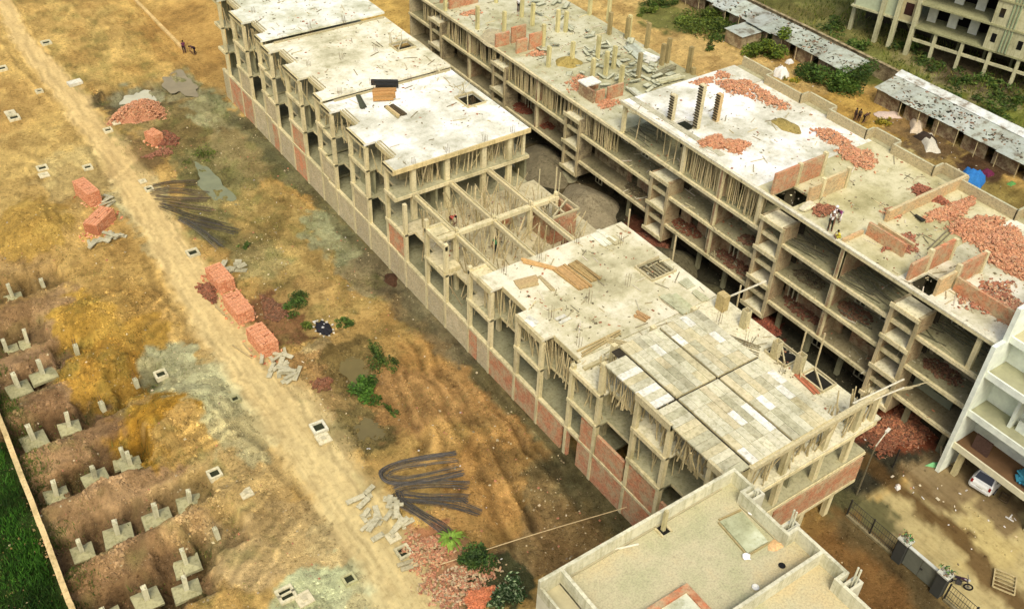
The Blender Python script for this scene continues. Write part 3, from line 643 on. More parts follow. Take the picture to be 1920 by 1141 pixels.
for (x, y, n) in ((45.6,30.1,4),(45.6,36.5,4),(47.3,30.1,4),(45.4,33.4,4)): starter(mb, x, y, 8.68, n, 1.3)
mb.build('starter_bar', STEEL, root)
for (x, y, h) in ((46.9,35.2,1.6),(46.4,31.6,1.5),(46.6,29.6,1.7)):         # shuttered column boxes
    mb = MB()
    for dx, dy, sx, sy in ((-.25,0,.05,.5),(.25,0,.05,.5),(0,-.25,.5,.05),(0,.25,.5,.05)):
        mb.box(x+dx-sx/2, x+dx+sx/2, y+dy-sy/2, y+dy+sy/2, 8.67, 8.67+h, jit(TIMB,.15))
    mb.beam((x-.3,y-.6,8.7),(x,y,8.67+h*.8),.06,.06,TIMB); mb.beam((x+.8,y+.2,8.7),(x,y,8.67+h*.9),.06,.06,TIMB)
    mb.build('column_form', WOOD, root)
mb = MB()                                        # small stair openings kerbed in timber beside the side strip
for (xa, xb, ya, yb_) in ((46.2,47.9,30.4,32.4),(46.5,47.9,27.2,29.2)):
    for p, q in (((xa,ya),(xb,ya)),((xb,ya),(xb,yb_)),((xb,yb_),(xa,yb_)),((xa,yb_),(xa,ya)),((xa,ya),(xb,yb_))): mb.beam((*p,8.78),(*q,8.8),.1,.16,jit(TIMB,.1))
mb.build('timber_kerb', WOOD, root)
mb = MB(); mb.box(46.35,47.75,30.55,32.25,8.67,8.70,S(40,38,30)); mb.box(46.65,47.75,27.35,29.05,8.67,8.70,S(40,38,30)); mb.build('stair_shade_plate', CONC, root)  # dark plates on the uncut slab, painted shade for the openings
mb = MB()
for k in range(6): mb.beam((46.3+k*.35, A0+.3, 11.3-.1*k), (47.9+k*.5, A0-.2-.15*k, 11.3+.12*(k%3)), .035, .035, TIMB)
mb.tube([(44.6,A0+.4,11.6),(48.9,A0-.1,11.9)], .06, S(226,220,190), 5); mb.tube([(44.8,A0+.1,11.45),(48.7,A0-.4,11.5)], .05, S(226,220,190), 5)
mb.build('scaffold_rail', WOOD, root)
prop_field(35.0, 47.3, A0+.15, A0+1.3, 8.68, 11.3, 80, 0); prop_field(XF+.35, XR+.7, A0+1, A1-.3, 8.68, 11.2, 100, 0); prop_field(36,42,A0+1.5,A1,8.68,11.3,26,0)
prop_field(XF+.4, XR+1.3, 35.2, 38.8, 5.74, 8.4, 12, 0); prop_field(XF+.4, XR+1.0, 28.6, 31.8, 5.74, 8.4, 9, 0)

# ============================================================ low block, y 38.9 - 50.5
B0, B1_ = 38.93, 50.5
root = thing('house_shell', (40.5, 44.7, 0), 'low concrete house frame whose cream flat roof is stacked with planks', 'building')
ys = yb(B0, B1_)
slab(root, 'ground_slab', [XF+.3, 47.6], [B0, B1_], lambda x,y: True, 2.72, .2, DGREY)
slab(root, 'floor_slab', [XF, XR, 47.5], ys, zig(47.6), 5.7, .17, GREY); facade_beams(root, B0, B1_, 5.7)
HOLE_L = [(44.6,47.1,42.9,45.0)]
slab(root, 'roof_slab', [XF, XR, 44.6, 47.1, 47.75], yb(B0, B1_, (42.9,45.0)), zig(47.9, HOLE_L), 8.72, .2, S(226,220,190,.86), WHITE); facade_beams(root, B0, B1_, 8.72, .3, TIMB)
plinth(root, B0, B1_, 2.62, lambda y: mul(BRK,1.0) if y < 47 else CEM)
for y in FACADE:
    if B0 < y < B1_: column(root, XF+.22, y, 2.72, 8.3, CREAM, .32, .34)
for y in (43.5, 50.2):
    for x in (35.3, 38.8): column(root, x, y, 2.72, 8.5)
inner_walls(root, B0+.2, B1_-.2, 2.72, 5.53, DGREY); inner_walls(root, B0+.2, B1_-.2, 5.71, 8.49, DGREY, x=40)
mb = MB(); mb.box(34.2, 47.5, B0-.22, B0-.02, 8.2, 8.62, mul(CREAM,.9)); mb.box(34, 40, B0-1.2, B0-.9, 8.68, 8.86, TIMB); mb.build('edge_beam', CONC, root)
mb = MB()
for p, q in (((44.6,42.9),(47.1,42.9)),((44.6,45),(47.1,45)),((44.6,42.9),(44.6,45))): mb.beam((*p,8.8),(*q,8.82),.12,.2,TIMB)
for k in range(7): mb.beam((44.7+k*.33,42.9,8.6),(44.9+k*.33,45,8.3),.09,.09,mul(TIMB,.85))
mb.build('timber_kerb', WOOD, root)
mb = MB(); mb.box(44.5,47.2,42.8,45.1,5.75,5.8,DGREY); mb.build('stair_flight', CONC, root)
mb = MB()
for (x, y) in ((38.8,43.5),(42.6,43.5),(35.3,43.5),(42.6,50.0),(45.6,48),(38.8,49.9),(35.4,49.9),(35.2,40)): starter(mb, x, y, 8.73, 4, 1.1)
mb.build('starter_bar', STEEL, root)
prop_field(XF+.4, XR+.7, B0, B1_, 5.72, 8.35, 64, 1); prop_field(36,40,B0,B1_,5.72,8.4,18,1)

# ============================================================ bare beams waiting for their roof, y 50.5 - 63.5
C0, C1 = 50.55, 63.5
root = thing('house_shell', (40.5, 57, 0), 'roofless concrete house frame of bare beams full of leaning props', 'building')
ys = yb(C0, C1)
slab(root, 'ground_slab', [XF+.3, 47.6], [C0, C1], lambda x,y: True, 2.74, .2, DGREY)
slab(root, 'floor_slab', [XF, XR, 48.1], ys, zig(48.3), 5.7, .17, S(206,196,158)); facade_beams(root, C0, C1, 5.7)
plinth(root, C0, C1, 2.65, lambda y: mul(BRK,1.05) if y < 53 else CEM)
for y in FACADE:
    if C0 < y < C1-.5: column(root, XF+.22, y, 2.74, 8.6+rnd.uniform(.0,1.0), CREAM, .32, .34)
for x in (35.2, 38.9, 42.7, 45.4):
    for y in (56.6,):
        column(root, x, y, 2.74, 8.25); column(root, x, y+.0, 8.8, 9.1, CREAM, .26, .3)
BZ = 8.62
for x, ya, yb_ in ((35.2,50.6,63.3),(38.9,50.6,63.3),(42.9,50.6,63.3)):
    for d in (-.17,.17):
        mb = MB(); mb.box(x+d-.05, x+d+.05, ya, yb_, BZ-.36, BZ+.0, jit(TIMB,.06)); mb.build('beam_side_form', WOOD, root)
    mb = MB(); mb.box(x-.118, x+.118, ya, yb_, BZ-.36, BZ-.14, CREAM); mb.build('beam', CONC, root)
for y, xa, xb in ((56.6,33.4,45.6),):
    mb = MB(); mb.box(xa, xb, y-.22, y+.22, BZ-.3, BZ+.06, CREAM); mb.build('beam', CONC, root)
mb = MB()
for k in (3,4,5,6):
    a, b = 21.8+UP*k, 25.2+UP*k
    if b < C1-.4 and a > C0-3: mb.box(XF+.05, XF+.3, max(a,C0), b, 8.2, 8.6, CREAM); mb.box(XF+.05,35.2,b-.3,b-.06,8.2,8.55,CREAM)
mb.build('beam', CONC, root)
mb = MB(); mb.box(XF+.1, 35.1, 57.2, 58.6, 8.3, 8.46, CREAM); mb.box(XF+.1,35.1,50.7,51.9,8.3,8.46,CREAM); mb.box(XF+.0,34.9,55.4,56.4,5.72,6.1,CREAM); mb.build('balcony_slab', CONC, root)
inner_walls(root, C0+.2, C1-.2, 2.74, 5.53, DGREY)
mb = MB()                                        # the brick stair shaft by the alley
mb.wall('x', 54.2, .22, 43.3, 45.9, 5.72, 8.4, mul(BRK,.9)); mb.wall('y', 45.8, .22, 54.45, 56.9, 5.72, 8.2, mul(BRK,.8)); mb.wall('y', 43.2, .22, 54.45, 56.9, 5.72, 8.1, mul(BRK,.7)); mb.build('stair_shaft', BRICK, root)
mb = MB()
for p, q in (((43.2,54.2),(46.1,54.2)),((46.1,54.2),(46.0,57)),((46,57),(43.2,57)),((43.2,54.2),(46,55.8)),((44.6,54.2),(44.6,57))): mb.beam((*p,8.5),(*q,8.5),.12,.2,jit(TIMB,.1))
mb.build('timber_kerb', WOOD, root)
mb = MB()
for (x, y) in ((45.4,56.8),(45.9,56.9),(44.2,57.6)): mb = MB(); mb.tube([(x,y,8.3),(x+.05,y,10.3+rnd.random())], .05, TIMB, 5); mb.build('shaft_pole', WOOD, root)
mb = MB()
for (x, y) in ((35.2,56.6),(38.9,56.6),(42.7,56.6)): starter(mb, x, y, 8.7, 4, .8)
mb.build('starter_bar', STEEL, root)
mb = MB(); mb.wall('x', 58.6, .2, 40.5, 42.3, 5.72, 7.0, mul(BRK,.9)); mb.build('brick_panel', BRICK, root)
prop_field(34.6, 45.5, C0+.3, C1-.8, 5.73, 8.3, 190, 2); prop_field(XF+.4, 35, C0, C1-2, 2.76, 5.5, 10, 2)

# ============================================================ high block with the white roofs, y 63.5 - 104
D0, D1 = 63.55, 104.2
root = thing('house_shell', (40.5, 84, 0), 'longest concrete house frame with three white flat roofs stepping up behind the bare beams', 'building')
SEC = [(63.55, 77.2, 11.38, 0.0), (77.2, 90.6, 11.78, .28), (90.6, 104.2, 12.3, .5)]
rc = [S(246,246,238,.86), S(234,230,206,.86), S(228,230,214,.86)]
HH = [[(44.6,46.6,69.6,71.9)], [(44.4,46.5,82.4,84.2)], []]
for (y0, y1, zr, dz), c, hh in zip(SEC, rc, HH):
    ya, yb_ = y0+.002, y1-.002; e = [q for h in hh for q in h[2:]]; ex = [q for h in hh for q in h[:2]]
    slab(root, 'ground_slab', [XF+.3, 47.5], [ya, yb_], lambda x,y: True, 2.85+dz, .2, DGREY)
    for z in (5.72+dz, 8.66+dz):
        slab(root, 'floor_slab', [XF, XR, 47.4], yb(ya, yb_), zig(47.5), z, .17, GREY); facade_beams(root, ya, yb_, z)
    slab(root, 'roof_slab', [XF-.03, XR, 47.4]+ex, yb(ya, yb_, e), zig(47.5, hh), zr, .2, c, WHITE); facade_beams(root, ya, yb_, zr, .34, TIMB)
    plinth(root, ya, yb_, 2.8+dz, lambda y: CEM if rnd.random() < .75 else mul(BRK,1.2))
    inner_walls(root, ya+.3, yb_-.2, 2.86+dz, 5.55+dz, DGREY, x=37.6); inner_walls(root, ya+.3, yb_-.2, 5.73+dz, 8.49+dz, DGREY, x=37.6); inner_walls(root, ya+.3, yb_-.2, 8.67+dz, zr-.2, DGREY, x=38.4)
    for y in FACADE:
        if ya < y < yb_: column(root, XF+.22, y, 2.86+dz, zr-.5, CREAM, .32, .34)
    for k in range(13):                           # filled bays of the first floor
        a, b = 21.8+UP*k+.35, 25.2+UP*k-.35
        if a > ya-1.6 and b < yb_:
            mb = MB(); mb.wall('y', XF+.12, .2, a, b, 3.05+dz, 5.2+dz, jit(CEM if k % 3 else mul(BRK,1.1),.1)); mb.build('brick_panel', BRICK, root)
            if k % 2: mb = MB(); mb.wall('y', XF+.9, .2, a, b, 5.75+dz, 8.3+dz, jit(DGREY,.1), [(a+.8,a+1.9,6.4+dz,7.9+dz)]); mb.build('window_wall', CONC, root)
        a, b = 25.2+UP*k+.1, 28.5+UP*k-.1
        if a > ya and b < yb_:
            mb = MB(); mb.wall('y', XR+.4, .2, a, b, 2.9+dz, 5.5+dz, jit(DGREY,.1), [(a+.3,a+1.2,2.8+dz,5.0+dz),(a+1.7,a+2.8,3.9+dz,5.1+dz)]); mb.build('window_wall', CONC, root)
    mb = MB()
    for k in range(13):                           # raised kerbs left along the recesses
        a = 25.2+UP*k
        if ya < a and a+3.3 < yb_: mb.box(XR+.02, XR+.14, a+.1, a+3.0, zr+.002, zr+.14, TIMB); mb.box(XR+.34, XR+.42, a+.3, a+3.1, zr+.002, zr+.1, mul(TIMB,.8))
    mb.build('timber_kerb', WOOD, root)
    if hh:
        mb = MB(); h = hh[0]
        for p, q in (((h[0],h[2]),(h[1],h[2])),((h[1],h[2]),(h[1],h[3])),((h[0],h[3]),(h[1],h[3])),((h[0],h[2]),(h[0],h[3])),((h[0],h[2]),(h[1]-.6,h[3]))): mb.beam((*p,zr+.08),(*q,zr+.08),.1,.2,TIMB)
        for q in range(5): mb.tube([(h[0]+rnd.random()*2,h[3]+rnd.random()*.5,zr-.2),(h[0]+rnd.random()*2,h[3]+rnd.random()*.4,zr+1.3)], .03, TIMB, 4)
        mb.build('stair_kerb', WOOD, root)
    mb = MB()
    for y in (y0+.2, y0+6.7, y1-.2):
        for x in (35.4, 38.8, 42.6, 45.6):
            if rnd.random() < .55: starter(mb, x, y+rnd.uniform(-.2,.2), zr, 4, .7)
    mb.build('starter_bar', STEEL, root)
mb = MB(); mb.box(XF-.06, 47.45, D0-.12, D0+.02, 11.0, 11.42, S(226,206,150)); mb.box(XF-.02,47.4,D0-.1,D0+.35,8.3,8.62,CREAM); mb.build('edge_beam', CONC, root)
mb = MB(); mb.box(35.1,47.3,D0+3.2,D0+3.4,5.75,8.5,DGREY); mb.box(35.1,47.3,D0+2.2,D0+2.4,8.7,11.1,mul(TIMB,.7)); mb.build('cross_wall', CONC, root)
for x in (35.35, 38.75, 42.6, 45.4):
    column(root, x, D0+.3, 5.72, 8.3, CREAM, .5, .36); column(root, x, D0+.3, 8.67, 11.0, CREAM, .46, .36)
for x in (46.95,): column(root, x, D0+.3, 8.67, 11.0, CREAM, .26, .26)
for yj, z in ((77.2,11.38),(90.6,11.78)):
    mb = MB(); mb.box(34.6, 47.2, yj-.3, yj-.05, z-.02, z+.12, mul(TIMB,.8)); mb.build('step_board', WOOD, root)
mb = MB(); mb.wall('y', 47.35, .22, D0+.5, D1, 0, 8.4, DGREY, [(D0+2+k*3.35, D0+3.6+k*3.35, 6.2, 8.0) for k in range(11)]); mb.build('rear_wall', CONC, root)
mb = MB(); mb.wall('x', D1-.25, .22, XR, 47.3, 0, 12, DGREY); mb.build('end_wall', CONC, root)
prop_field(35.0, 47.2, D0+.4, D0+1.6, 8.68, 11.1, 80, 3); prop_field(XF+.4, XR+.8, D0+.5, D1, 8.75, 11.2, 90, 3)

# ============================================================ right hand row
X2, XE = 56.87, 71.0
T0, TP = 27.45, 13.4
TOW = [(T0+TP*k, T0+TP*k+2.5) for k in range(6)]
def b2_slab(root, y0, y1, z, th=.18, c=GREY, mat=None, holes=(), name='floor_slab', xr=XE):
    xs = [X2, xr]+[q for h in holes for q in h[:2]]; ys = [y0, y1]+[q for h in holes for q in h[2:]]
    mb = MB(); mb.grid(xs, ys, lambda x,y: not any(h[0]<x<h[1] and h[2]<y<h[3] for h in holes), z-th, z, c); mb.build(name, mat or CONC, root)
    mb = MB(); mb.box(X2-.05, X2+.2, y0, y1, z-.25, z+.03, jit(CREAM,.05)); mb.build('edge_beam', CONC, root)
def tower(root, ya, yb_, tops, fin_c):
    for y in (ya, yb_-.24):
        mb = MB(); mb.box(X2-.1, X2+1.7, y, y+.24, .9, tops[-1], jit(fin_c,.1)); mb.build('stair_shaft_wall', BRICK, root)
        mb = MB(); mb.box(X2-.2, X2-.102, y-.04, y+.28, .9, tops[-1]-.1, jit(CEM,.08)); mb.build('shaft_column', CONC, root)
    for z in tops:
        mb = MB(); mb.box(X2-.32, X2+1.5, ya+.243, yb_-.243, z-.17, z, jit(OFFW,.05)); mb.box(X2-.45, X2-.33, ya-.05, yb_+.05, z-.3, z+.06, jit(CREAM,.06)); mb.build('stair_landing', CONC, root)
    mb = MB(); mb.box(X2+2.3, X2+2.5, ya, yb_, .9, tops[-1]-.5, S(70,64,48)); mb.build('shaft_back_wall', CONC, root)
def back_walls(root, y0, y1, z0, z1, x, c, brick=True):
    seg = []; y = y0
    hs = []; k = y0+rnd.uniform(.6,1.4)
    while k+1.2 < y1:
        t = rnd.random(); hs.append((k, k+1.0, z0-.1, z0+2.1) if t < .55 else (k, k+1.2, z0+.9, z0+2.1)); k += rnd.uniform(2.2,3.1)
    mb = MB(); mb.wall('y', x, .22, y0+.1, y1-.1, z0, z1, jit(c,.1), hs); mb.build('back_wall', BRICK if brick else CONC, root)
    for h in hs:
        if rnd.random() < .5:
            mb = MB(); fc = S(214,208,170)
            a, b, za, zb = h; za = max(za, z0)
            for p, q in (((a,za),(a,zb)),((b,za),(b,zb)),((a,zb),(b,zb)),((a,za),(b,za)),(((a+b)/2,za),((a+b)/2,zb))): mb.beam((x-.04,p[0],p[1]),(x-.04,q[0],q[1]),.09,.09,fc)
            mb.build('window_frame', WOOD, root)
def b2_storey(root, y0, y1, z0, z1, cols=True, walls=True, c=None, brick=True, wx=60.6):
    ts = [t for t in TOW if t[1] > y0 and t[0] < y1]
    cuts = sorted({y0, y1, *[q for t in ts for q in t]}); cuts = [q for q in cuts if y0 <= q <= y1]
    for a, b in zip(cuts, cuts[1:]):
        mid = (a+b)/2
        if any(t[0] < mid < t[1] for t in ts) or b-a < 1: continue
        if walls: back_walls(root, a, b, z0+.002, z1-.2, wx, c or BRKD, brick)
        m_ = a+(b-a)*.5 if b-a > 8 else None
        if m_ and cols:
            column(root, X2+.3, m_, z0, z1-.34, CREAM, .3, .36); 
            if walls: mb = MB(); mb.box(X2+.12, wx-.01, m_-.1, m_+.1, z0+.002, z1-.2, jit(BRKD,.1)); mb.build('party_wall', BRICK, root)

# near part, four slabs, y 21.9 - 62.3
N0, N1 = 21.9, 62.3
near = root = thing('terrace_frame', (64, 42, 0), 'four storey concrete terrace frame strewn with red bricks, next to the white house', 'building')
HOLES12 = [(57.5,59.9,41.2,43.4),(57.4,59.7,27.9,29.7),(57.9,59.8,54.9,56.6)]
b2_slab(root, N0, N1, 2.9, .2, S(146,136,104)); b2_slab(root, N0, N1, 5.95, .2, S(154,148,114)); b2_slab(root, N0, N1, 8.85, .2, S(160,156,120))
b2_slab(root, N0, 30.6, 12.1, .2, S(230,226,204,.84), WHITE, HOLES12[1:2], 'roof_slab', 71.6); b2_slab(root, 30.603, 44.9, 12.1, .2, S(206,200,160,.84), WHITE, HOLES12[:1], 'roof_slab', 71.6); b2_slab(root, 44.903, N1, 12.1, .2, S(240,240,232,.86), WHITE, HOLES12[2:], 'roof_slab', 71.6)
for ya, yb_ in TOW[:3]:
    tower(root, ya, yb_, [1.45, 4.4, 7.45, 10.45] if ya < 54 else [1.45,4.4,7.45], S(158,130,94))
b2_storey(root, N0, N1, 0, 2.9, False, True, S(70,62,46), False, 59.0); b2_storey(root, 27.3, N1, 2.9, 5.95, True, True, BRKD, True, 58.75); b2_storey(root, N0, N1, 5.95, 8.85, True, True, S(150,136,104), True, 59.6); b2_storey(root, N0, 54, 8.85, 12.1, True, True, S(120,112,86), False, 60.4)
mb = MB()
for ya, yb_ in ((22.0,27.3),): mb.wall('y', 59.0, .2, ya, yb_, 2.92, 5.7, S(150,156,128), [(23.0,23.9,2.9,5.0),(24.4,25.6,3.6,5.0),(26.2,27,3.9,5)])
mb.build('plastered_wall', PLAST, root)
for y in (23.2, 35.4, 48.8, 53.5, 61.9, 44.2):
    column(root, X2+.35, y, 8.86, 11.75, CREAM, .3, .36)
for k in range(12): column(root, X2+.9, N0+1+k*3.4, 0, 2.7, DGREY, .3, .4)
WTOP = 12.1
def brickwall(axis_, at, u0, u1, h, c=BRK, th=.23, z=WTOP, r=None):
    mb = MB(); mb.wall(axis_, at, th, u0, u1, z+.003, z+h, jit(c,.06)); mb.build('brick_wall', BRICK, r or near)
def stub(x, y, h, z=WTOP, c=CREAM, r=None, s=.3): column(r or near, x, y, z, z+h, c, s, s+.06)
BR2 = mul(BRK,1.08); PALE = S(214,176,122)
brickwall('x', 43.3, 57.3, 60.0, 2.0, BR2); brickwall('x', 43.3, 60.35, 63.0, 2.0, BR2); stub(60.18,43.4,2.1); stub(63.2,43.4,2.2)
brickwall('x', 40.9, 58.9, 60.2, 1.5, PALE); brickwall('x', 40.9, 60.55, 63.2, 1.75, PALE); stub(60.38,41,1.9); stub(63.4,41,1.9)
brickwall('x', 35.7, 62.3, 72.4, 1.05, PALE, .28)
brickwall('y', 59.5, 32.0, 35.5, 1.15, BR2); brickwall('y', 61.0, 32.2, 35.6, .5, PALE)
brickwall('x', 29.85, 57.5, 59.4, 1.5, BR2); brickwall('x', 29.85, 59.75, 62.3, 1.9, BR2); stub(59.58,29.95,2.0); stub(62.45,29.95,1.9)
brickwall('x', 27.6, 57.7, 59.6, 1.5, PALE); brickwall('x', 27.6, 59.95, 62.9, 1.9, BR2); stub(59.78,27.7,2.0); stub(63.05,27.7,1.9)
brickwall('y', 59.4, 22.2, 27.4, 1.2, BR2); brickwall('x', 35.6, 57.1, 59.4, .35, PALE)
# parapet on the far edge, jogging in and out
PAR = [(72.2,57.9,61.9),(71.2,53.2,57.7),(72.2,49.9,53.1),(71.2,45.4,49.7),(72.2,42.6,45.3),(71.2,38.2,42.4),(72.4,35.9,38.1),(71.4,30.4,35.6),(72.4,27,30.3),(71.4,22.2,26.9)]
for i, (x, ya, yb_) in enumerate(PAR):
    brickwall('y', x, ya, yb_, .95, S(196,178,134), .2)
    if i: brickwall('x', yb_+.0, min(x, PAR[i-1][0]), max(x, PAR[i-1][0]), .95, S(186,168,126), .2)
    mb = MB(); mb.box(71.6, x+.3, ya-.1, yb_+.1, 11.9, 12.09, GREY); mb.build('balcony_slab', CONC, root) if x > 71.8 else None
mb = MB(); mb.wall('y', 71.0, .22, N0, N1, 0, 11.85, CEM); mb.build('outer_wall', BRICK, root)
# three shuttered columns over the stair opening
for (x, y, h, c) in ((58.6,57.2,2.5,CREAM),(59.5,54.8,4.3,CREAM),(62.0,54.9,2.7,S(226,196,140))):
    mb = MB(); mb.box(x-.2, x+.2, y-.26, y+.26, 12.1, 12.1+h, jit(c,.05))
    z = 12.3
    while z < 12.1+h-.1: mb.box(x-.3, x-.202, y-.27, y+.27, z, z+.09, S(74,66,48)); z += .26
    mb.build('shuttered_column', WOOD, root)
mb = MB(); mb.wall('x', 54.78, .12, 57.9, 59.8, 10.6, 12.08, S(60,56,44)); mb.build('stair_wall', CONC, root)
mb = MB()
for p, q in (((56.9,41.1,11.9),(56.9,43.5,11.9)),): mb.beam(p, q, .1, .1, TIMB)
mb.box(X2-.06, X2+.25, N0, N1, 12.13, 12.22, S(226,222,196)); mb.build('roof_kerb', CONC, root)
mb = MB(); mb.box(57.9, 58.5, 50, 62.2, 12.103, 12.16, S(196,192,164)); mb.build('edge_strip', CONC, root)
prop_field(X2+.3, X2+1.7, 43.9, 54.2, 8.87, 11.8, 120, 4); prop_field(X2+.4, X2+3.2, 53, 61, 8.87, 11.8, 12, 4)

# far part, three slabs, y 62.3 - 102.3
F0, F1 = 62.303, 102.3
far = root = thing('terrace_frame', (64, 82, 0), 'three storey concrete terrace frame with bare column stubs on its littered deck', 'building')
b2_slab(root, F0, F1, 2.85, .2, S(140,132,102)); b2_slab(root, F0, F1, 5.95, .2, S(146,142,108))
b2_slab(root, F0, F1, 8.85, .2, S(200,198,166,.84), WHITE, (), 'roof_slab', 71.6)
for ya, yb_ in TOW[3:]: tower(root, ya, yb_, [1.4, 4.35, 7.45], S(110,98,74))
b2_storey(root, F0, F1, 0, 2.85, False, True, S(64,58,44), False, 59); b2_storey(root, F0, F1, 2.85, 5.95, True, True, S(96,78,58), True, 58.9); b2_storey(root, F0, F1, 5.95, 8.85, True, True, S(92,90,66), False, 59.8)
mb = MB(); mb.wall('y', 71.0, .22, F0, F1, 0, 8.6, CEM); mb.build('outer_wall', BRICK, root)
mb = MB(); mb.wall('x', F1-.22, .2, X2+.1, 71, 0, 8.6, CEM); mb.build('end_wall', BRICK, root)
WT = 8.85
for y, xa, xb, h, c in ((83.4,57.0,58.8,1.5,BRK),(83.4,59.1,61.0,1.8,BRK),(81.0,58.1,59.5,1.5,BR2),(81.0,59.8,61.7,1.8,BR2),(94.6,58.0,62.0,1.9,BRK),(96.6,58.0,60.0,1.7,BRK)):
    brickwall('x', y, xa, xb, h, c, .23, WT, far)
brickwall('x', 70.2, 58.4, 60.8, 1.3, BRK, .23, WT, far); brickwall('x', 67.7, 58.6, 59.6, 1.3, BR2, .23, WT, far); brickwall('x', 67.7, 60.0, 62.0, 1.4, BRK, .23, WT, far); brickwall('y', 58.3, 67.95, 70.2, 1.3, BRKD, .23, WT, far)
mb = MB(); mb.box(58.25, 60.1, 69.0, 70.5, WT+1.32, WT+1.46, WHT); mb.build('stair_landing', CONC, root)
for px, py, h in ((895,55,2.7),(945,60,2.4),(998,48,2.6),(1045,60,2.6),(1060,60,2.4),(1018,88,2.6),(1072,118,2.4),(1120,110,2.6),(1135,140,2.6),(1150,128,2.5),(1110,150,2.4),(1028,125,2.3),(1196,148,2.9),(1105,28,2.4),(1140,40,2.6),(1178,70,2.6),(1163,165,2.5),(978,32,2.4),(850,14,2.2),(835,20,2),(930,5,2.2)):
    p = P(px, py, WT); stub(p[0], p[1], h, WT, S(218,208,150) if px < 1180 else S(170,160,120), far, .34)
for px, py, h in ((1212,90,2.9),(1250,118,2.8),(1240,122,2.4),(1290,136,2.9),(1337,128,.8),(1142,65,2.6),(1175,72,2.4)):
    p = P(px, py, WT); stub(min(p[0],71.4), p[1], h, WT, S(168,152,104), far, .36)
prop_field(X2+.25, X2+1.0, F0+.5, F1-3, 5.97, 8.55, 260, 5)
# ------------------------------------------------------------------ bamboo shoring: the 300 nearest as poles of their own, the rest as one mass
LAB = ['pale leaning bamboo pole propping the grey formwork roof of the nearest frame', 'pale bamboo pole propping the cream plank strewn roof of the low frame',
       'leaning bamboo pole standing among the bare roofless beams', 'bamboo pole propping the white roofs of the longest frame',
       'thin pole propping the brick strewn roof of the terrace frame by the white house', 'thin pole under the littered deck of the three storey terrace frame']
GRP = ['poles under the formwork roof', 'poles under the cream roof', 'poles among the bare beams', 'poles under the white roofs', 'poles under the brick strewn roof', 'poles under the littered deck']
mb = MB(); mb.tube([(0,0,0),(.02,.01,.35),(-.015,.02,.7),(.01,0,1)], .055, BAMB, 6, .042)
pole0 = mb.build('bamboo_prop', WOOD, None, (0,0,0)); pole0.location = (0,0,0)
PROPS.sort(key=lambda p: (p[0]**2+p[1]**2+(H_CAM-p[2])**2)*(.8 if p[4] in (0,2) else 1))
mass = MB()
for i, (x, y, z0, z1, k) in enumerate(PROPS):
    lean = .10 if k in (4,5) else (.55 if k == 2 else .32)
    dx, dy = rnd.gauss(0, lean), rnd.gauss(0, lean); h = z1-z0
    if i < 300:
        o = pole0 if i == 0 else pole0.copy()
        if i: COL.objects.link(o)
        v = Vector((dx, dy, h)); o.location = (x, y, z0)
        o.rotation_mode = 'QUATERNION'; o.rotation_quaternion = v.to_track_quat('Z', 'Y') @ Quaternion((0,0,1), rnd.uniform(0,6.28))
        t = rnd.uniform(.75, 1.2); o.scale = (t, t, v.length)
        tag(o, LAB[k], 'prop', GRP[k])
    else:
        mass.tube([(x,y,z0),(x+dx*.5+rnd.uniform(-.03,.03),y+dy*.5,z0+h*.5),(x+dx,y+dy,z1)], .05, jit(BAMB,.2), 5, .042)
o = mass.build('bamboo_props', WOOD); tag(o, 'rows of thin poles propping the farther slabs of both rows', 'props', None, 'stuff')
# ============================================================ plastered house in the foreground, seen from its roof terrace
MINT = S(220,217,186,.8); TERR = S(196,188,148,.78)
root = house = thing('plastered_house', (26.5, 14, 0), 'pale plastered house with flat parapet roof terrace, nearest the camera', 'house')
ZP, ZT = 13.1, 12.1
def hout(y): return 33.15 if (y > 21.56 or 14.7 < y < 18.3) else 32.38
ysH = [2, 14.7, 18.3, 21.56, 23.2]
mb = MB(); mb.grid([20.6, 32.2, 33.0], ysH, lambda x,y: x < hout(y)-.12, 11.9, ZT, TERR); mb.build('roof_terrace', FLOORM, root)
mb = MB(); mb.grid([19.3, 20.75, 32.38, 33.15], ysH, lambda x,y: x < hout(y), -.3, 11.89, MINT); mb.build('outer_wall', PLAST, root)
def par(x0, x1, y0, y1, nm='parapet', z0=11.9, z1=ZP):
    mb = MB(); mb.box(x0, x1, y0, y1, z0, z1, jit(MINT,.03)); mb.build(nm, CONC, root)
par(19.3, 33.15, 23.0, 23.2)
par(32.95, 33.15, 21.56, 22.997); par(32.18, 32.947, 21.56, 21.76); par(32.18, 32.38, 18.1, 21.557); par(32.383, 33.15, 18.1, 18.3); par(32.95, 33.15, 14.7, 18.097); par(32.18, 32.947, 14.7, 14.9); par(32.18, 32.38, 2, 14.697)
par(20.6, 20.8, 2, 22.997); par(20.803, 32.947, 16.3, 16.5); par(19.3, 19.45, 2, 22.997, z1=12.6)
mb = MB(); mb.box(19.45, 20.6, 2, 20.9, 11.9, 12.25, MINT); mb.box(19.45,20.6,20.903,22.997,11.9,11.96,TERR); mb.build('side_ledge', PLAST, root)
for (xa, xb, ya, yb_) in ((20.9,32.1,22.9,22.997),(32.1,32.18,18.4,21.5)):
    mb = MB(); mb.box(xa, xb, ya, yb_, ZT+.002, ZT+.1, mul(TERR,.85)); mb.build('skirting', PLAST, root)
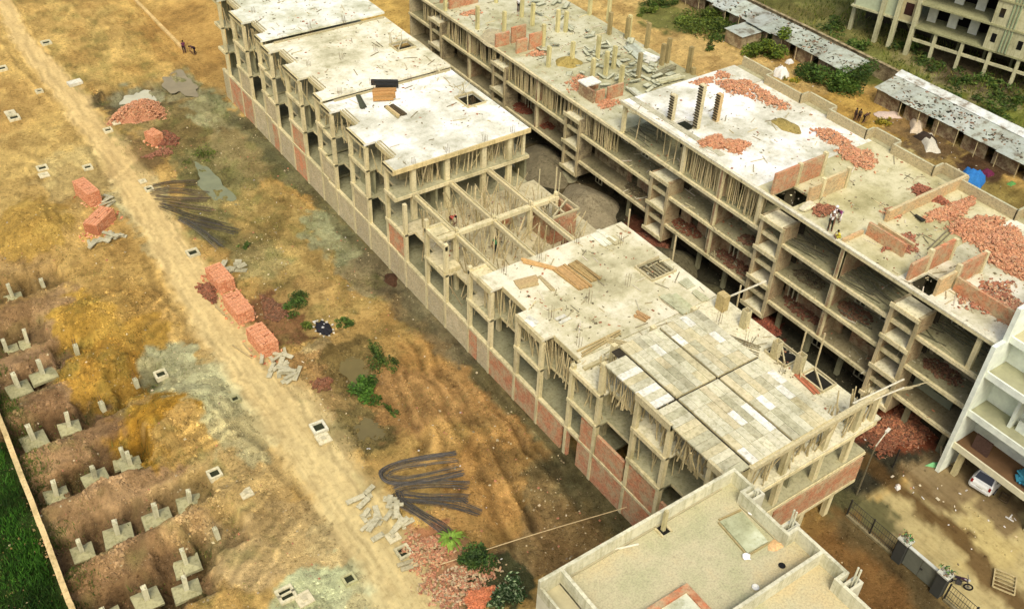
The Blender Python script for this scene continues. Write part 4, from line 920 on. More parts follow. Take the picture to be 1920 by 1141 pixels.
for x, y in ((33.35,18.6),(33.35,14.2),(33.3,21.2)):        # drain shafts in the recesses of the wall
    mb = MB()
    for xa, xb, ya, yb_ in ((x-.9,x-.02,y-.25,y-.1),(x-.9,x-.02,y+.15,y+.3),(x-.02,x+.1,y-.25,y+.3)): mb.box(xa, xb, ya, yb_, 0, 12.9, MINT)
    mb.build('drain_shaft', PLAST, root)
    mb = MB()
    for d in (-.07,.1): mb.tube([(x-.35,y+d,11),(x-.35,y+d,14.1 if y < 20 else 13.2)], .06, S(214,212,180), 8)
    mb.build('drain_pipe', PLAST, root)
mb = MB()                                             # brick kerbed platform
for xa, xb, ya, yb_ in ((22.6,26.0,18.8,19.2),(22.6,26.0,16.6,16.9),(25.6,26.0,16.903,18.797),(22.6,22.9,16.903,18.797)): mb.box(xa, xb, ya, yb_, ZT+.003, ZT+.3, S(196,120,78))
mb.build('brick_kerb', BRICK, root); mb = MB(); mb.box(22.9,25.6,16.9,18.8,ZT+.003,ZT+.2,S(226,230,208,.84)); mb.build('platform', WHITE, root)
mb = MB(); a = [P(1350,977,12.15), P(1392,958,12.15), P(1440,1014,12.15), P(1402,1036,12.15)]
mb.prism([p[:2] for p in a], 12.103, 12.17, S(210,216,186,.82)); tag(mb.build('mortar_bed', WHITE), 'pale rectangle of wet mortar on the house terrace', 'mortar bed')
for k, (p, q) in enumerate(((0,1),(3,0),(2,3))):
    mb = MB(); e = Vector(a[p])-Vector(a[q]); s_ = Vector((-e.y, e.x, 0)).normalized()*.12
    mb.beam(Vector(a[p])+s_*(-1), Vector(a[q])+s_*(-1), .08, .1, S(176,160,110)); o = mb.build('edging_board', WOOD)
    tag(o, ['short board along the far end of the mortar bed','long board along the left side of the mortar bed','short board along the near end of the mortar bed'][k], 'board')
p = P(1243,993,ZT); root = thing('column_stub', p, 'tall thin column stub rising from a square hole in the terrace', 'column stub')
mb = MB(); mb.box(p[0]-.1,p[0]+.1,p[1]-.1,p[1]+.1,ZT,ZT+1.65,S(196,186,140)); mb.build('post', CONC, root)
mb = MB()
for d in (-.33,.33): mb.box(p[0]+d-.06,p[0]+d+.06,p[1]-.36,p[1]+.36,ZT+.004,ZT+.1,S(206,194,150))
mb.build('kerb', CONC, root); mb = MB(); mb.box(p[0]-.27,p[0]+.27,p[1]-.3,p[1]+.3,ZT+.002,ZT+.01,S(30,28,22)); mb.build('hole', CONC, root)  # the hole is a dark plate on the floor, its shade painted
a, b = P(1145,1031,ZT+.06), P(1197,1019,ZT+.06); mb = MB(); mb.tube([a,b], .06, S(226,222,196), 8); tag(mb.build('plastic_pipe', PLAST), 'pale plastic pipe lying on the terrace beside the long parapet', 'pipe')
for k, (px, py, r_) in enumerate(((1411,962,.3),(1400,1045,.26))):
    c = P(px, py, ZT+.02); mb = MB(); n = 9; vs = [(c[0]+r_*rnd.uniform(.6,1.2)*math.cos(6.283*i/n), c[1]+r_*rnd.uniform(.6,1.2)*math.sin(6.283*i/n), c[2]+rnd.uniform(.01,.14)) for i in range(n)]
    mb.add([(c[0],c[1],c[2]+.16)]+vs, [(0,1+i,1+(i+1)%n) for i in range(n)], S(244,244,240,.85)); tag(mb.build('paper_scrap', CLOTH), ['crumpled white sheet against the terrace parapet','crumpled white sheet at the near corner of the mortar bed'][k], 'scrap')
c = P(1416,1102,ZT); root = mb = MB(); mb.lathe(c, [(.14,0),(.2,.12),(.17,.13),(.11,.03)], S(236,236,224), 14); tag(mb.build('plaster_pan', PLAST), 'small round white pan beside the low terrace cross wall', 'pan')
c = P(1466,1060,ZT); mb = MB(); mb.lathe((c[0],c[1],c[2]), [(.02,.0),(.16,.01),(.2,.04),(.12,.07),(.02,.08)], S(28,28,26), 14); tag(mb.build('rubber_lid', RUBBER), 'small black oval lid lying on the terrace', 'lid')
c = P(1456,1021,ZT+.02); mb = MB(); n = 12; mb.add([(c[0],c[1],c[2]+.12)]+[(c[0]+.55*rnd.uniform(.7,1.2)*math.cos(6.283*i/n), c[1]+.4*rnd.uniform(.7,1.2)*math.sin(6.283*i/n), c[2]) for i in range(n)], [(0,1+i,1+(i+1)%n) for i in range(n)], S(226,186,130)); tag(mb.build('sand_patch', LOOSE), 'small orange sand patch by the terrace parapet', 'sand')

# ============================================================ white house at the right
WW = S(238,246,226,.84); root = thing('white_house', (63, 14, 0), 'finished white house with open balconies at the right edge', 'house')
mb = MB(); mb.grid([0,1.2,2.2,15.3],[0,2.95,6.3,9.5,12.6,15.4], lambda x,z: (x > 2.2) or (x > 1.2 and z < 15) or z < 12.6, 0, .32, WW)
mb.v = [(55.9+x, 21.5+t, z) for x, z, t in mb.v]; mb.f = [f[::-1] for f in mb.f]; mb.build('gable_wall', PLAST, root)
for z, nm in ((3.1,0),(6.45,1),(10.2,1),(12.8,2)):
    x0 = 56.3 if z < 11 else 57.6
    mb = MB(); mb.box(x0, 71, 2, 21.49, z-.22, z, S(120,92,62) if nm == 0 else (S(176,176,138) if nm == 1 else S(196,190,150))); mb.build('balcony_floor', PLAST, root)
    mb = MB(); mb.box(x0-.14, x0-.003, 2, 21.49, z-.4, z+.14, S(226,222,186,.84) if nm == 0 else WW); mb.build('balcony_edge', PLAST, root)
def wf(zb, zt, x, holes): mb = MB(); mb.wall('y', x, .2, 2, 21.497, zb+.002, zt-.222, WW, holes); mb.build('front_wall', PLAST, root)
wf(3.1,6.45,58.6,[(17.6,18.9,4.1,5.7),(15.2,16.6,3.2,5.5),(11,12.4,4.1,5.7),(7,9,3.2,5.5)]); wf(6.45,10.2,58.3,[(16.0,18.2,6.5,9.2),(11,13,7.4,9.2),(6,8,6.5,9.2)]); wf(10.2,12.8,58.4,[(15.8,18,10.5,12.2),(9,12,10.5,12.2)])
mb = MB(); mb.wall('y', 60.2, .2, 2, 21.497, 12.802, 15.4, WW, [(14,16,13,14.8)]); mb.build('front_wall', PLAST, root)
for z0, z1, y, xa in ((6.45,10.0,19.0,57.2),(10.2,12.55,18.9,57.4),(3.1,6.2,14.6,57.2)):
    mb = MB(); mb.box(xa, 58.29, y-.12, y+.12, z0+.002, z1-.02, WW); mb.build('pier', PLAST, root)
for (y0, y1, z0, z1, x, c) in ((17.6,18.9,4.1,5.7,58.66,S(30,30,34)),(15.2,16.6,3.2,5.5,58.66,S(34,30,52)),(16.0,18.2,6.5,9.2,58.36,S(150,120,50)),(15.8,18,10.5,12.2,58.46,S(96,84,50)),(11,12.4,4.1,5.7,58.66,S(34,34,34)),(11,13,7.4,9.2,58.36,S(40,40,36))):
    mb = MB()
    for q in ((y0,y0+.06),(y1-.06,y1),((y0+y1)/2-.03,(y0+y1)/2+.03)): mb.box(x-.05,x+.06,q[0],q[1],z0,z1,S(60,52,40))
    mb.box(x-.05,x+.06,y0+.06,y1-.06,z1-.07,z1,S(60,52,40)); f = mb.build('window', WOOD, root)
    mb = MB(); mb.box(x+.08,x+.1,y0,y1,z0,z1,c); mb.build('pane', GLASS, f)
mb = MB(); mb.box(57.4,57.55,16.7,18.6,6.46,7.3,WW); mb.box(57.5,57.6,14.8,16.5,3.12,3.9,WW); mb.build('low_wall', PLAST, root)
for y in (20.8,14.6,8.4): column(root, 56.8, y, 0, 2.87, S(206,196,150), .4, .4)
mb = MB(); mb.box(60.5,71,2,21.49,0,2.87,S(110,100,78)); mb.build('ground_floor_wall', PLAST, root)
mb = MB(); mb.box(57.0,57.12,19.3,20.6,3.12,4.5,S(96,74,62)); tag(mb.build('door_panel', WOOD), 'brown door panel leaning on the lowest balcony of the white house', 'panel')
mb = MB()
for k in range(14): mb.obox((56.9+rnd.random()*1.0, 15.6+rnd.random()*1.3, 3.3+rnd.random()*.35), (.6,.5,.12), jit(S(70,150,172),.2), rnd.random()*3, rnd.uniform(-.5,.5))
tag(mb.build('plastic_sheet', CLOTH), 'heap of crumpled turquoise plastic sheet on the white house balcony', 'plastic sheet')

# ============================================================ unfinished apartment block far right
FO = Vector((113.4,70.1,0)); FU = Vector((.27,-.963,0)); FV = Vector((.963,.27,0)); FC = S(192,190,152); FCD = S(150,150,112)
def FB(mb, u0, u1, v0, v1, z0, z1, c):
    q = [FO+FU*u+FV*v for u, v in ((u0,v0),(u0,v1),(u1,v1),(u1,v0))]
    mb.add([(p.x,p.y,z0) for p in q]+[(p.x,p.y,z1) for p in q], ((0,1,2,3),(7,6,5,4),(4,5,1,0),(5,6,2,1),(6,7,3,2),(7,4,0,3)), c)
root = thing('apartment_block', FO, 'tall unfinished grey green apartment block on stilts beyond the grass', 'building')
for u, v in [(-4.7,.6),(-2.6,.5),(0,0)]:
    mb = MB(); FB(mb, u-.28,u+.28,v-.3,v+.3,-.3,7.6,FC); mb.build('stilt', CONC, root)
mb = MB(); FB(mb,-9.2,-8.7,2,2.5,-.3,5,FC); mb.build('stilt', CONC, root)
for u in [3.1,6.6,10.1,13.6,17.1,20.6,24.1,27.6]:
    mb = MB(); FB(mb, u-.2,u+.2,-.2,.25,-.3,3.8,FC); mb.build('stilt', CONC, root)
    mb = MB(); FB(mb, u-1.9,u-1.6,5,5.3,-.3,3.8,FCD); mb.build('stilt', CONC, root)
mb = MB(); FB(mb,.3,30,-.1,.15,2.05,2.4,FC); mb.build('tie_beam', CONC, root); mb = MB(); FB(mb,-9,30,7.4,7.7,-.3,3.8,S(80,74,56)); mb.build('rear_wall', CONC, root)
for z in (3.8,7.0,10.2,13.4):
    mb = MB(); FB(mb,.28,30,-.5 if z > 4 else -.35,12,z,z+.22,S(158,158,118)); FB(mb,-9,.276,.55,12,z,z+.22,FC); mb.build('floor_slab', CONC, root)
    mb = MB()
    for k in range(11):
        u = .6+k*2.7
        if 8.6 < u < 14.6: continue
        FB(mb, u, u+1.15, 2.6, 2.85, z+.22, z+3.18, S(226,228,206,.84))
        if k % 2: FB(mb, u+1.15, u+1.6, 2.7, 2.9, z+1.6, z+3.18, S(220,222,200))
    mb.build('wall_piers', PLAST, root); mb = MB(); FB(mb,.4,30,4.2,4.4,z+.22,z+3.18,S(24,22,18)); mb.build('room_shade_sheet', CONC, root)  # near-black sheet behind the piers paints the shade of the rooms
    mb = MB(); FB(mb,9.0,14.0,-.3,-.05,z+.223,z+3.18,FC); mb.build('stair_tower_wall', CONC, root)
    for u in (9.6,12.8):
        w_ = MB(); FB(w_,u,u+.6,-.33,-.303,z+1.2,z+2.3,S(26,26,24)); w_.build('window', GLASS, root)
    mb = MB(); FB(mb,-2.5,-.3,.62,.8,z+.223,z+3.18,S(186,176,132)); FB(mb,-8.6,-2.9,.9,1.1,z+.223,z+3.18,S(186,196,160)); mb.build('wall', PLAST, root)
    w_ = MB(); FB(w_,-1.9,-.8,.59,.618,z+1.0,z+2.6,S(60,36,26)); w_.build('window', WOOD, root)
for u in (11.0,11.4,11.8):
    mb = MB(); mb.tube([FO+FU*u+FV*(-.4)+Vector((0,0,4.1)), FO+FU*u+FV*(-.4)+Vector((0,0,16))], .1, S(150,166,128), 6); mb.build('drain_pipe', PLAST, root)
for ua, ub in ((-4.4,-2.9),(-2.2,-.3),(14,17)):
    mb = MB(); mb.beam(FO+FU*ua+FV*3+Vector((0,0,3.2)), FO+FU*ub+FV*3.2+Vector((0,0,1.2)), .2,.2,FCD); mb.build('brace', CONC, root)

# ============================================================ workers' sheds and walls on the right
TINC = S(186,194,178,.8)
def shed(x0, x1, y0, y1, zf, zb, label, hc):
    root = thing('tin_shed', ((x0+x1)/2,(y0+y1)/2,0), label, 'shed')
    n = int((y1-y0)/2.1); mb = MB()
    for k in range(n):
        ya, yb_ = y0+(y1-y0)*k/n-.12, y0+(y1-y0)*(k+1)/n+.1; e = rnd.uniform(-.35,.2); zz = rnd.uniform(-.03,.03)+.012*(k % 3)
        mb.add([(x0+e,ya,zf+zz),(x1,ya,zb+zz),(x1,yb_,zb+zz),(x0+e,yb_,zf+zz),(x0+e,ya,zf+zz+.03),(x1,ya,zb+zz+.03),(x1,yb_,zb+zz+.03),(x0+e,yb_,zf+zz+.03)], MB.BF, jit(TINC,.14))
    mb.build('roof', TIN, root)
    mb = MB(); mb.wall('y', x0+.7, .15, y0, y1, 0, zf, hc, [(y0+1+k*4, y0+1.9+k*4, -.1, 1.8) for k in range(int((y1-y0-1)/4))]); mb.build('front_wall', BRICK, root)
    mb = MB(); mb.box(x1-.4, x1-.2, y0, y1, 0, zf, hc); mb.build('back_wall', BRICK, root)
    mb = MB()
    for k in range(int((y1-y0)/2.6)): mb.tube([(x0+.15,y0+.5+k*2.6,0),(x0+.1,y0+.5+k*2.6,zf)], .05, BAMB, 5)
    mb.build('posts', WOOD, root)['kind'] = 'stuff'
    mb = MB()
    for _ in range(int((y1-y0)*12)):
        x, y = rnd.uniform(x0,x1), rnd.uniform(y0,y1); z = zf+(zb-zf)*(x-x0)/(x1-x0)+.06
        if fbm(np.array([x*.5]),np.array([y*.3]),5)[0] < .46: continue
        mb.obox((x,y,z), (.1+.35*rnd.random()**2.5,.08+.2*rnd.random()**2,rnd.uniform(.05,.12)), jit(rnd.choice([S(96,84,66),S(60,56,46),S(150,120,92),S(70,80,60)]),.2), rnd.random()*3)
    o = mb.build('roof_stones', LOOSE, root); o['kind'] = 'stuff'
shed(98.6,102.6,67.9,100,2.1,2.6,'long tin roofed workers shed on the left, upper half of the shed line',S(110,80,60))
shed(98.2,102.3,38,63.3,2.1,2.7,'long tin roofed workers shed on the right, roof littered with stones',S(106,76,56))
mb = MB()
for k in range(14):
    y = 46+k*1.25; mb.add([(102.0,y,2.75),(103.4,y+.2,3.0),(103.4,y+1.5,3.0),(102.0,y+1.3,2.75),(102,y,2.79),(103.4,y+.2,3.04),(103.4,y+1.5,3.04),(102,y+1.3,2.79)], MB.BF, jit(S(226,232,222,.84),.06))
tag(mb.build('roof_sheets', TIN), 'bright new tin sheets laid along the back of the right hand shed', 'tin sheets')
mb = MB(); mb.box(104.5,104.75,62,140,0,2.0,S(96,80,56)); mb.box(104.4,104.85,62,140,2.003,2.1,S(110,96,66)); tag(mb.build('boundary_wall', BRICK), 'long dark boundary wall behind the tin sheds', 'wall')
a, b = P(0,785), P(140,1150); d = (Vector(b)-Vector(a)).normalized(); sN = Vector((-d.y,d.x,0))*.13
root = thing('boundary_wall', ((a[0]+b[0])/2,(a[1]+b[1])/2,0), 'long low wall with pale coping beside the green field at the lower left', 'wall')
a_, b_ = Vector(a)-d*30, Vector(b)+d*12; mb = MB(); n = 26
for k in range(n):
    p, q = a_.lerp(b_, k/n), a_.lerp(b_, (k+1)/n); dz = rnd.uniform(-.05,.05)
    mb.beam((p.x,p.y,.4),(q.x,q.y,.4), .24, 1.5, jit(S(160,130,86),.1))
mb.build('wall_body', BRICK, root); mb = MB()
for k in range(n):
    p, q = a_.lerp(b_, k/n), a_.lerp(b_, (k+1)/n); t = rnd.uniform(-.03,.03); mb.beam((p.x+t,p.y,1.2+t),(q.x+rnd.uniform(-.03,.03),q.y,1.2+rnd.uniform(-.03,.03)), .36, .1, jit(S(222,196,140),.12))
mb.build('coping', CONC, root)
mb = MB(); q = P(1392,80); mb.grid([q[0]-2,q[0]+2],[q[1]-1.6,q[1]+1.8], lambda x,y: True, 1.75, 1.8, TINC)
root = thing('tin_hut', (q[0],q[1],0), 'small hut with a pale flat tin roof beside a round bush', 'hut'); mb.build('roof', TIN, root)
mb = MB(); mb.box(q[0]-1.8,q[0]+1.8,q[1]-1.4,q[1]+1.6,0,1.745,S(130,106,76)); mb.build('wall', BRICK, root)
# ------------------------------------------------------------------ helpers for loose things
def rock(mb, c, r, col):
    a = rnd.uniform(.7,1.3); b = rnd.uniform(.7,1.3); h = rnd.uniform(.45,.9); t = rnd.random()*6.28; ca, sa = math.cos(t)*r, math.sin(t)*r
    P_ = [(a*ca,a*sa,0),(-b*sa,b*ca,0),(-a*ca,-a*sa,0),(b*sa,-b*ca,0)]
    mb.add([(c[0]+p[0],c[1]+p[1],c[2]) for p in P_]+[(c[0]+p[0]*.5+r*rnd.uniform(-.2,.2),c[1]+p[1]*.5,c[2]+r*h) for p in P_], ((0,1,5,4),(1,2,6,5),(2,3,7,6),(3,0,4,7),(4,5,6,7)), col)
def brick_heap(px, py, rx, ry, h, n, label, z=None, c=None, rot=0, pts=None, size=1.0):
    p = PG(px, py) if z is None else P(px, py, z)
    mb = MB(); cols = [mixc(q, S(200,158,118), .15 if c else .6) for q in (c or [S(216,138,98), S(204,122,86), S(222,154,114), S(184,108,78), S(206,164,126)])]
    zb = p[2]
    if h > .25:                                     # body under the loose bricks
        vs, fs = [], []; nr, na = 4, 16
        for i in range(nr+1):
            for k in range(na):
                t = 6.283*k/na; q = i/nr; rr = 1+.15*math.sin(3*t+px); x, y = rx*q*rr*math.cos(t), ry*q*rr*math.sin(t)
                vs.append((p[0]+x*math.cos(rot)-y*math.sin(rot), p[1]+x*math.sin(rot)+y*math.cos(rot), zb-.04+h*max(0,1-q*q)*.92))
        fs = [(i*na+k,(i+1)*na+k,(i+1)*na+(k+1)%na,i*na+(k+1)%na) for i in range(nr) for k in range(na)]
        mb.add(vs, fs, mul(cols[min(1,len(cols)-1)],.8))
    for _ in range(n):
        t = rnd.random()*6.283; q = math.sqrt(rnd.random())*rnd.uniform(.8,1.12); rr = 1+.22*math.sin(3*t+px)+.12*math.sin(7*t+py); x, y = rx*q*rr*math.cos(t), ry*q*rr*math.sin(t)
        X, Y = p[0]+x*math.cos(rot)-y*math.sin(rot), p[1]+x*math.sin(rot)+y*math.cos(rot)
        zz = h*max(0,1-q*q)*rnd.uniform(.85,1.1)+.05
        if z is None: zz += gz(X,Y)-zb if h < .5 else 0
        mb.obox((X,Y,zb+zz), (.25*size,.12*size,.085*size), jit(rnd.choice(cols),.2), rnd.random()*6.28, rnd.uniform(-.5,.5), rnd.uniform(-.5,.5))
    for _ in range(int(n*.8)):
        t = rnd.random()*6.283; q = min(abs(rnd.gauss(0,.6)),1.12); rr = 1+.22*math.sin(3*t+px)+.12*math.sin(7*t+py); x, y = rx*q*rr*math.cos(t), ry*q*rr*math.sin(t)
        X, Y = p[0]+x*math.cos(rot)-y*math.sin(rot), p[1]+x*math.sin(rot)+y*math.cos(rot)
        if z is not None and not (56.95 < X < 71.0): continue
        zz = h*max(0,1-q*q)+.02+((gz(X,Y)-zb) if z is None else 0); u = rnd.uniform(.2,.6)
        mb.obox((X,Y,zb+zz), (.22*u,.12*u,.06*u), jit(mixc(rnd.choice(cols), S(190,170,130), rnd.uniform(.1,.6)),.25), rnd.random()*6.28, rnd.uniform(-.5,.5))
    return tag(mb.build('brick_heap', LOOSE), label, 'brick heap')
def mound(px, py, rx, ry, h, c, name, label, cat, z=None, mat=None, rough=.12, rot=0):
    p = P(px, py, z or 0); zb = z if z is not None else gz(p[0],p[1]); mb = MB(); nr, na = 14, 36; vs = []
    for i in range(nr+1):
        for k in range(na):
            t = 6.283*k/na; q = i/nr; rr = 1+.14*math.sin(2*t+px)+.08*math.sin(5*t+py); x, y = rx*q*rr*math.cos(t), ry*q*rr*math.sin(t)
            X, Y = p[0]+x*math.cos(rot)-y*math.sin(rot), p[1]+x*math.sin(rot)+y*math.cos(rot)
            prof = (1-q)*.75+.25*(1-q*q) if q > .12 else .9-q*.3
            vs.append((X,Y,zb-.12*(q > .98)+h*prof*(1+rough*2*(float(fbm(np.array([X*1.5]),np.array([Y*1.5]),7,3)[0])-.5))))
    fs = [(i*na+k,(i+1)*na+k,(i+1)*na+(k+1)%na,i*na+(k+1)%na) for i in range(nr) for k in range(na)]
    mb.add(vs, fs, c); o = mb.build(name, mat or SOIL, smooth=True); return tag(o, label, cat)
def along(pts, n=12):
    "Catmull-Rom through the points"
    P_ = [Vector(p) for p in pts]; P_ = [P_[0]*2-P_[1]]+P_+[P_[-1]*2-P_[-2]]; out = []
    for i in range(1, len(P_)-2):
        for k in range(n):
            t = k/n; a, b, c, d = P_[i-1:i+3]
            out.append(.5*((2*b)+(c-a)*t+(2*a-5*b+4*c-d)*t*t+(3*b-a-3*c+d)*t**3))
    return out+[P_[-2]]

# ------------------------------------------------------------------ column footings in the dug field
ROWS = [('nearest',[(196,1150),(272,1112),(347,1096)]), ('nearest but one',[(347,1047),(407,1000)]), ('third',[(150,1022),(217,990),(291,960),(352,928)]), ('fourth',[(102,920),(175,886),(228,842),(243,865)]),
        ('fifth',[(60,815),(126,790),(190,755),(255,716)]), ('sixth',[(32,720),(80,700),(142,655)]), ('seventh',[(7,642),(46,627)]), ('farthest',[(21,547),(78,525)])]
ORD = ['leftmost','second from left','third from left','rightmost']
PADC = S(176,172,130)
def footing(seed, full):
    r_ = random.Random(seed); root = thing('column_footing', (0,0,0), 'x', 'footing', 'concrete footings in the dug field')
    if full:
        mb = MB(); a, b = .95*r_.uniform(.85,1.05), .8*r_.uniform(.85,1.05); zs = [(1.0,0),(1.0,.24),(.3,.46)]; vs = []
        for s_, z in zs: vs += [(-a*s_,-b*s_,z),(a*s_,-b*s_,z),(a*s_,b*s_,z),(-a*s_,b*s_,z)]
        vs = [(x+r_.uniform(-.05,.05),y+r_.uniform(-.05,.05),z) for x,y,z in vs]
        mb.add(vs, [(i*4+k,i*4+(k+1)%4,(i+1)*4+(k+1)%4,(i+1)*4+k) for i in range(2) for k in range(4)]+[(8,9,10,11)], PADC); mb.build('pad', CONC, root)
    mb = MB(); mb.box(-.17,.17,-.22,.22,.3 if full else -.2,1.75 if full else 1.15,jit(S(214,210,172),.05)); mb.build('stub', CONC, root)
    mb = MB()
    for dx in (-.11,.11):
        for dy in (-.16,.16): mb.tube([(dx,dy,1.2 if full else .6),(dx+r_.uniform(-.1,.1),dy+r_.uniform(-.1,.1),r_.uniform(1.7,2.5))], .013, S(120,92,62), 4)
    mb.build('starter_bars', STEEL, root); return root
protos = [footing(1,True), footing(2,True), footing(3,False)]; used = [False]*3
for rname, pts in ROWS:
    for k, q in enumerate(pts):
        full = 2 if q in ((407,1000),(142,655),(190,755),(255,716),(78,525)) else rnd.choice((0,1))
        if not used[full]: root = protos[full]; used[full] = True
        else:
            root = protos[full].copy(); COL.objects.link(root)
            for ch in protos[full].children: c_ = ch.copy(); COL.objects.link(c_); c_.parent = root
        p = P(*q); root.location = (p[0], p[1], gz(p[0],p[1])-rnd.uniform(.04,.24)); root.rotation_euler = (rnd.gauss(0,.03),rnd.gauss(0,.03),rnd.uniform(-.16,.16)); t_ = rnd.uniform(.84,1.08); root.scale = (t_,t_*rnd.uniform(.85,1.1),rnd.uniform(.85,1.12))
        pos = ORD[k] if k < len(pts)-1 or k == 3 else 'rightmost'
        root['label'] = f"{'concrete pad footing with stub column' if full < 2 else 'bare concrete stub column'}, {pos} of the {rname} pit row"

# ------------------------------------------------------------------ inspection chambers with their lids
LIDC = S(224,214,176); RIMC = S(220,212,174)
def chamber(px, py, s, label, lid=None, lidlabel=None, c=RIMC, rz=0.0, bars=False):
    p = PG(px, py); root = thing('inspection_chamber', p, label, 'inspection chamber', 'square inspection chambers in the dirt')
    mb = MB()
    for dx, dy, sx, sy in ((0,-s*.42,s,s*.17),(0,s*.42,s,s*.17),(-s*.42,0,s*.17,s*.666),(s*.42,0,s*.17,s*.666)):
        mb.obox((p[0]+dx*math.cos(rz)-dy*math.sin(rz), p[1]+dx*math.sin(rz)+dy*math.cos(rz), p[2]+.03), (sx,sy,.42), jit(c,.05), rz)
    if bars: mb.obox((p[0],p[1],p[2]+.2), (s,s*.14,.08), c, rz)
    mb.build('rim', CONC, root)
    mb = MB(); mb.obox((p[0],p[1],p[2]+.07),(s*.68,s*.68,.02),S(52,56,36),rz); mb.build('dark_inside_plate', CONC, root)  # dark plate inside the rim, shade of the hole put into its colour
    if lid:
        q = PG(*lid); mb = MB(); mb.obox((q[0],q[1],q[2]+.12),(s*.92,s*.86,.12),jit(LIDC,.04),rz+.05,.06,.05); root = thing('chamber_lid', q, lidlabel, 'chamber lid', 'concrete chamber lids')
        mb.build('plate', CONC, root); mb = MB(); mb.obox((q[0],q[1],q[2]+.2),(s*.3,s*.3,.05),mul(LIDC,.8),rz+.05); mb.build('handle_block', CONC, root)
chamber(598,803,1.15,'square chamber brimming with dark water beside the dirt road, lid at its corner',(607,824),'white chamber lid touching the water filled chamber by the road',S(232,228,200),-.05)
chamber(757,1036,1.0,'square chamber with brick lined hole beside the pale plank pile',(737,1008),'pale lid between the plank pile and the brick lined chamber')
chamber(655,1087,.85,'low square chamber in the middle of the dirt road near the bottom',None,None,S(190,188,140))
chamber(537,1116,1.15,'two slotted chamber at the bottom left of the road',(571,1124),'square lid right of the two slotted chamber',bars=True)
chamber(403,890,.95,'square chamber left of the road above a loose lid',(462,924),'lone square lid lying left of the road')
chamber(302,703,.95,'square chamber at the edge of the grey gravel patch'); chamber(441,750,.7,'small dark chamber in the middle of the gravel patch',None,None,S(170,168,124))
chamber(362,476,1.1,'square chamber on the road above the three long brick stacks'); chamber(280,356,.8,'square chamber at the foot of the rusty rods',(268,342),'pale lid beside the rusty rods and the road')
chamber(80,317,1.05,'square chamber left of the first brick stack, lid below it',(83,330),'lid just below the chamber left of the brick stacks'); chamber(165,316,.9,'square chamber just above the small upright brick stack')
chamber(27,223,1.2,'square chamber at the far left edge of the field',(20,214),'lid behind the chamber at the far left edge'); chamber(87,82,1.2,'farthest square chamber beside the bend of the road'); chamber(74,173,.8,'small pale chamber left of the far road')
chamber(203,246,.9,'small chamber between the road and the orange brick heap',(218,232),'lid beside the orange brick heap'); chamber(4,131,1.2,'chamber cut by the left border of the photo')
q = PG(141,158); root = mb = MB(); mb.obox((q[0],q[1],q[2]+.15),(1.6,1.0,.4),S(226,222,200),.1); tag(mb.build('chamber_lid', CONC), 'white lid block beside the crater by the far road', 'chamber lid')

# ------------------------------------------------------------------ stacks of bricks
BRS = [S(232,166,120), S(220,146,102), S(238,182,138), S(206,128,90)]
def brick_stack(px, py, sx, sy, h, label, rz=0.0, top=None):
    p = PG(px, py); root = thing('brick_stack', p, label, 'brick stack', 'neat stacks of bricks along the road'); mb = MB()
    bl, bw, bh = .25, .125, .085; nx_, ny_, nz = round(sx/bl), round(sy/bw), round(h/bh)
    ca, sa = math.cos(rz), math.sin(rz); z0 = p[2]-.1
    mb.obox((p[0],p[1],z0+h/2-.05),(sx-.1,sy-.1,h-.08),mul(BRS[1],.6),rz)
    for k in range(nz+1):
        for i in range(nx_):
            for j in range(ny_):
                if k < nz and 0 < i < nx_-1 and 0 < j < ny_-1: continue
                if k == nz and rnd.random() < .06: continue
                x, y = (i-(nx_-1)/2)*bl+rnd.uniform(-.012,.012), (j-(ny_-1)/2)*bw+rnd.uniform(-.012,.012)
                mb.obox((p[0]+x*ca-y*sa, p[1]+x*sa+y*ca, z0+bh*(k+.5)), (bl-.022,bw-.03,bh-.012), jit(mixc(BRS[(j+(k if k < nz else 0)) % 4 if k == nz else rnd.randrange(4)], BRS[0], .55 if k == nz else .3),.10), rz+rnd.uniform(-.04,.04))
    mb.build('bricks', LOOSE, root); mb = MB()
    for _ in range(40):
        t = rnd.random()*6.28; r_ = rnd.uniform(.55,.95); x, y = math.cos(t)*sx*r_, math.sin(t)*sy*r_
        X, Y = p[0]+x*ca-y*sa, p[1]+x*sa+y*ca; mb.obox((X,Y,gz(X,Y)+.04),(.25,.12,.085),jit(rnd.choice(BRS),.25),rnd.random()*6)
    o = mb.build('spilled_bricks', LOOSE, root); o['kind'] = 'stuff'
brick_stack(167,372,1.15,3.2,1.5,'small upright brick stack left of the road, farther of two',.18)
brick_stack(190,424,3.1,1.5,1.3,'wide brick stack left of the road, nearer of two',.72)
brick_stack(415,532,1.5,2.9,1.3,'farthest of three brick stacks in a row right of the road',.06)
brick_stack(449,586,1.5,3.1,1.3,'middle one of three brick stacks in a row right of the road',.04)
brick_stack(494,648,1.55,2.9,1.4,'nearest of three brick stacks in a row right of the road',.06)
brick_stack(291,266,1.3,1.6,1.2,'small dull brick stack below the orange brick heap',.3)
brick_heap(262,216,3.1,1.9,1.5,1500,'big orange heap of bricks beside the pale pond')
brick_heap(312,262,1.3,1.5,.5,260,'dark brick rubble right of the dull brick stack',c=[S(150,88,64),S(130,76,58),S(110,84,62)])
brick_heap(300,288,1.6,.8,.15,120,'flat scatter of broken brick below the dull stack',c=[S(150,98,74),S(130,86,64)])
brick_heap(512,580,.9,1.8,.3,220,'brown brick rubble behind the three brick stacks',c=[S(130,84,58),S(110,74,52),S(96,70,50)])
brick_heap(390,548,.7,1.6,.3,160,'dark brick rubble left of the farthest long stack',c=[S(150,88,62),S(120,76,56)])
brick_heap(862,1097,2.6,1.6,.10,520,'wide spread of broken red bricks at the bottom of the photo',c=[S(180,124,90),S(156,108,80),S(196,154,118),S(190,174,134)])
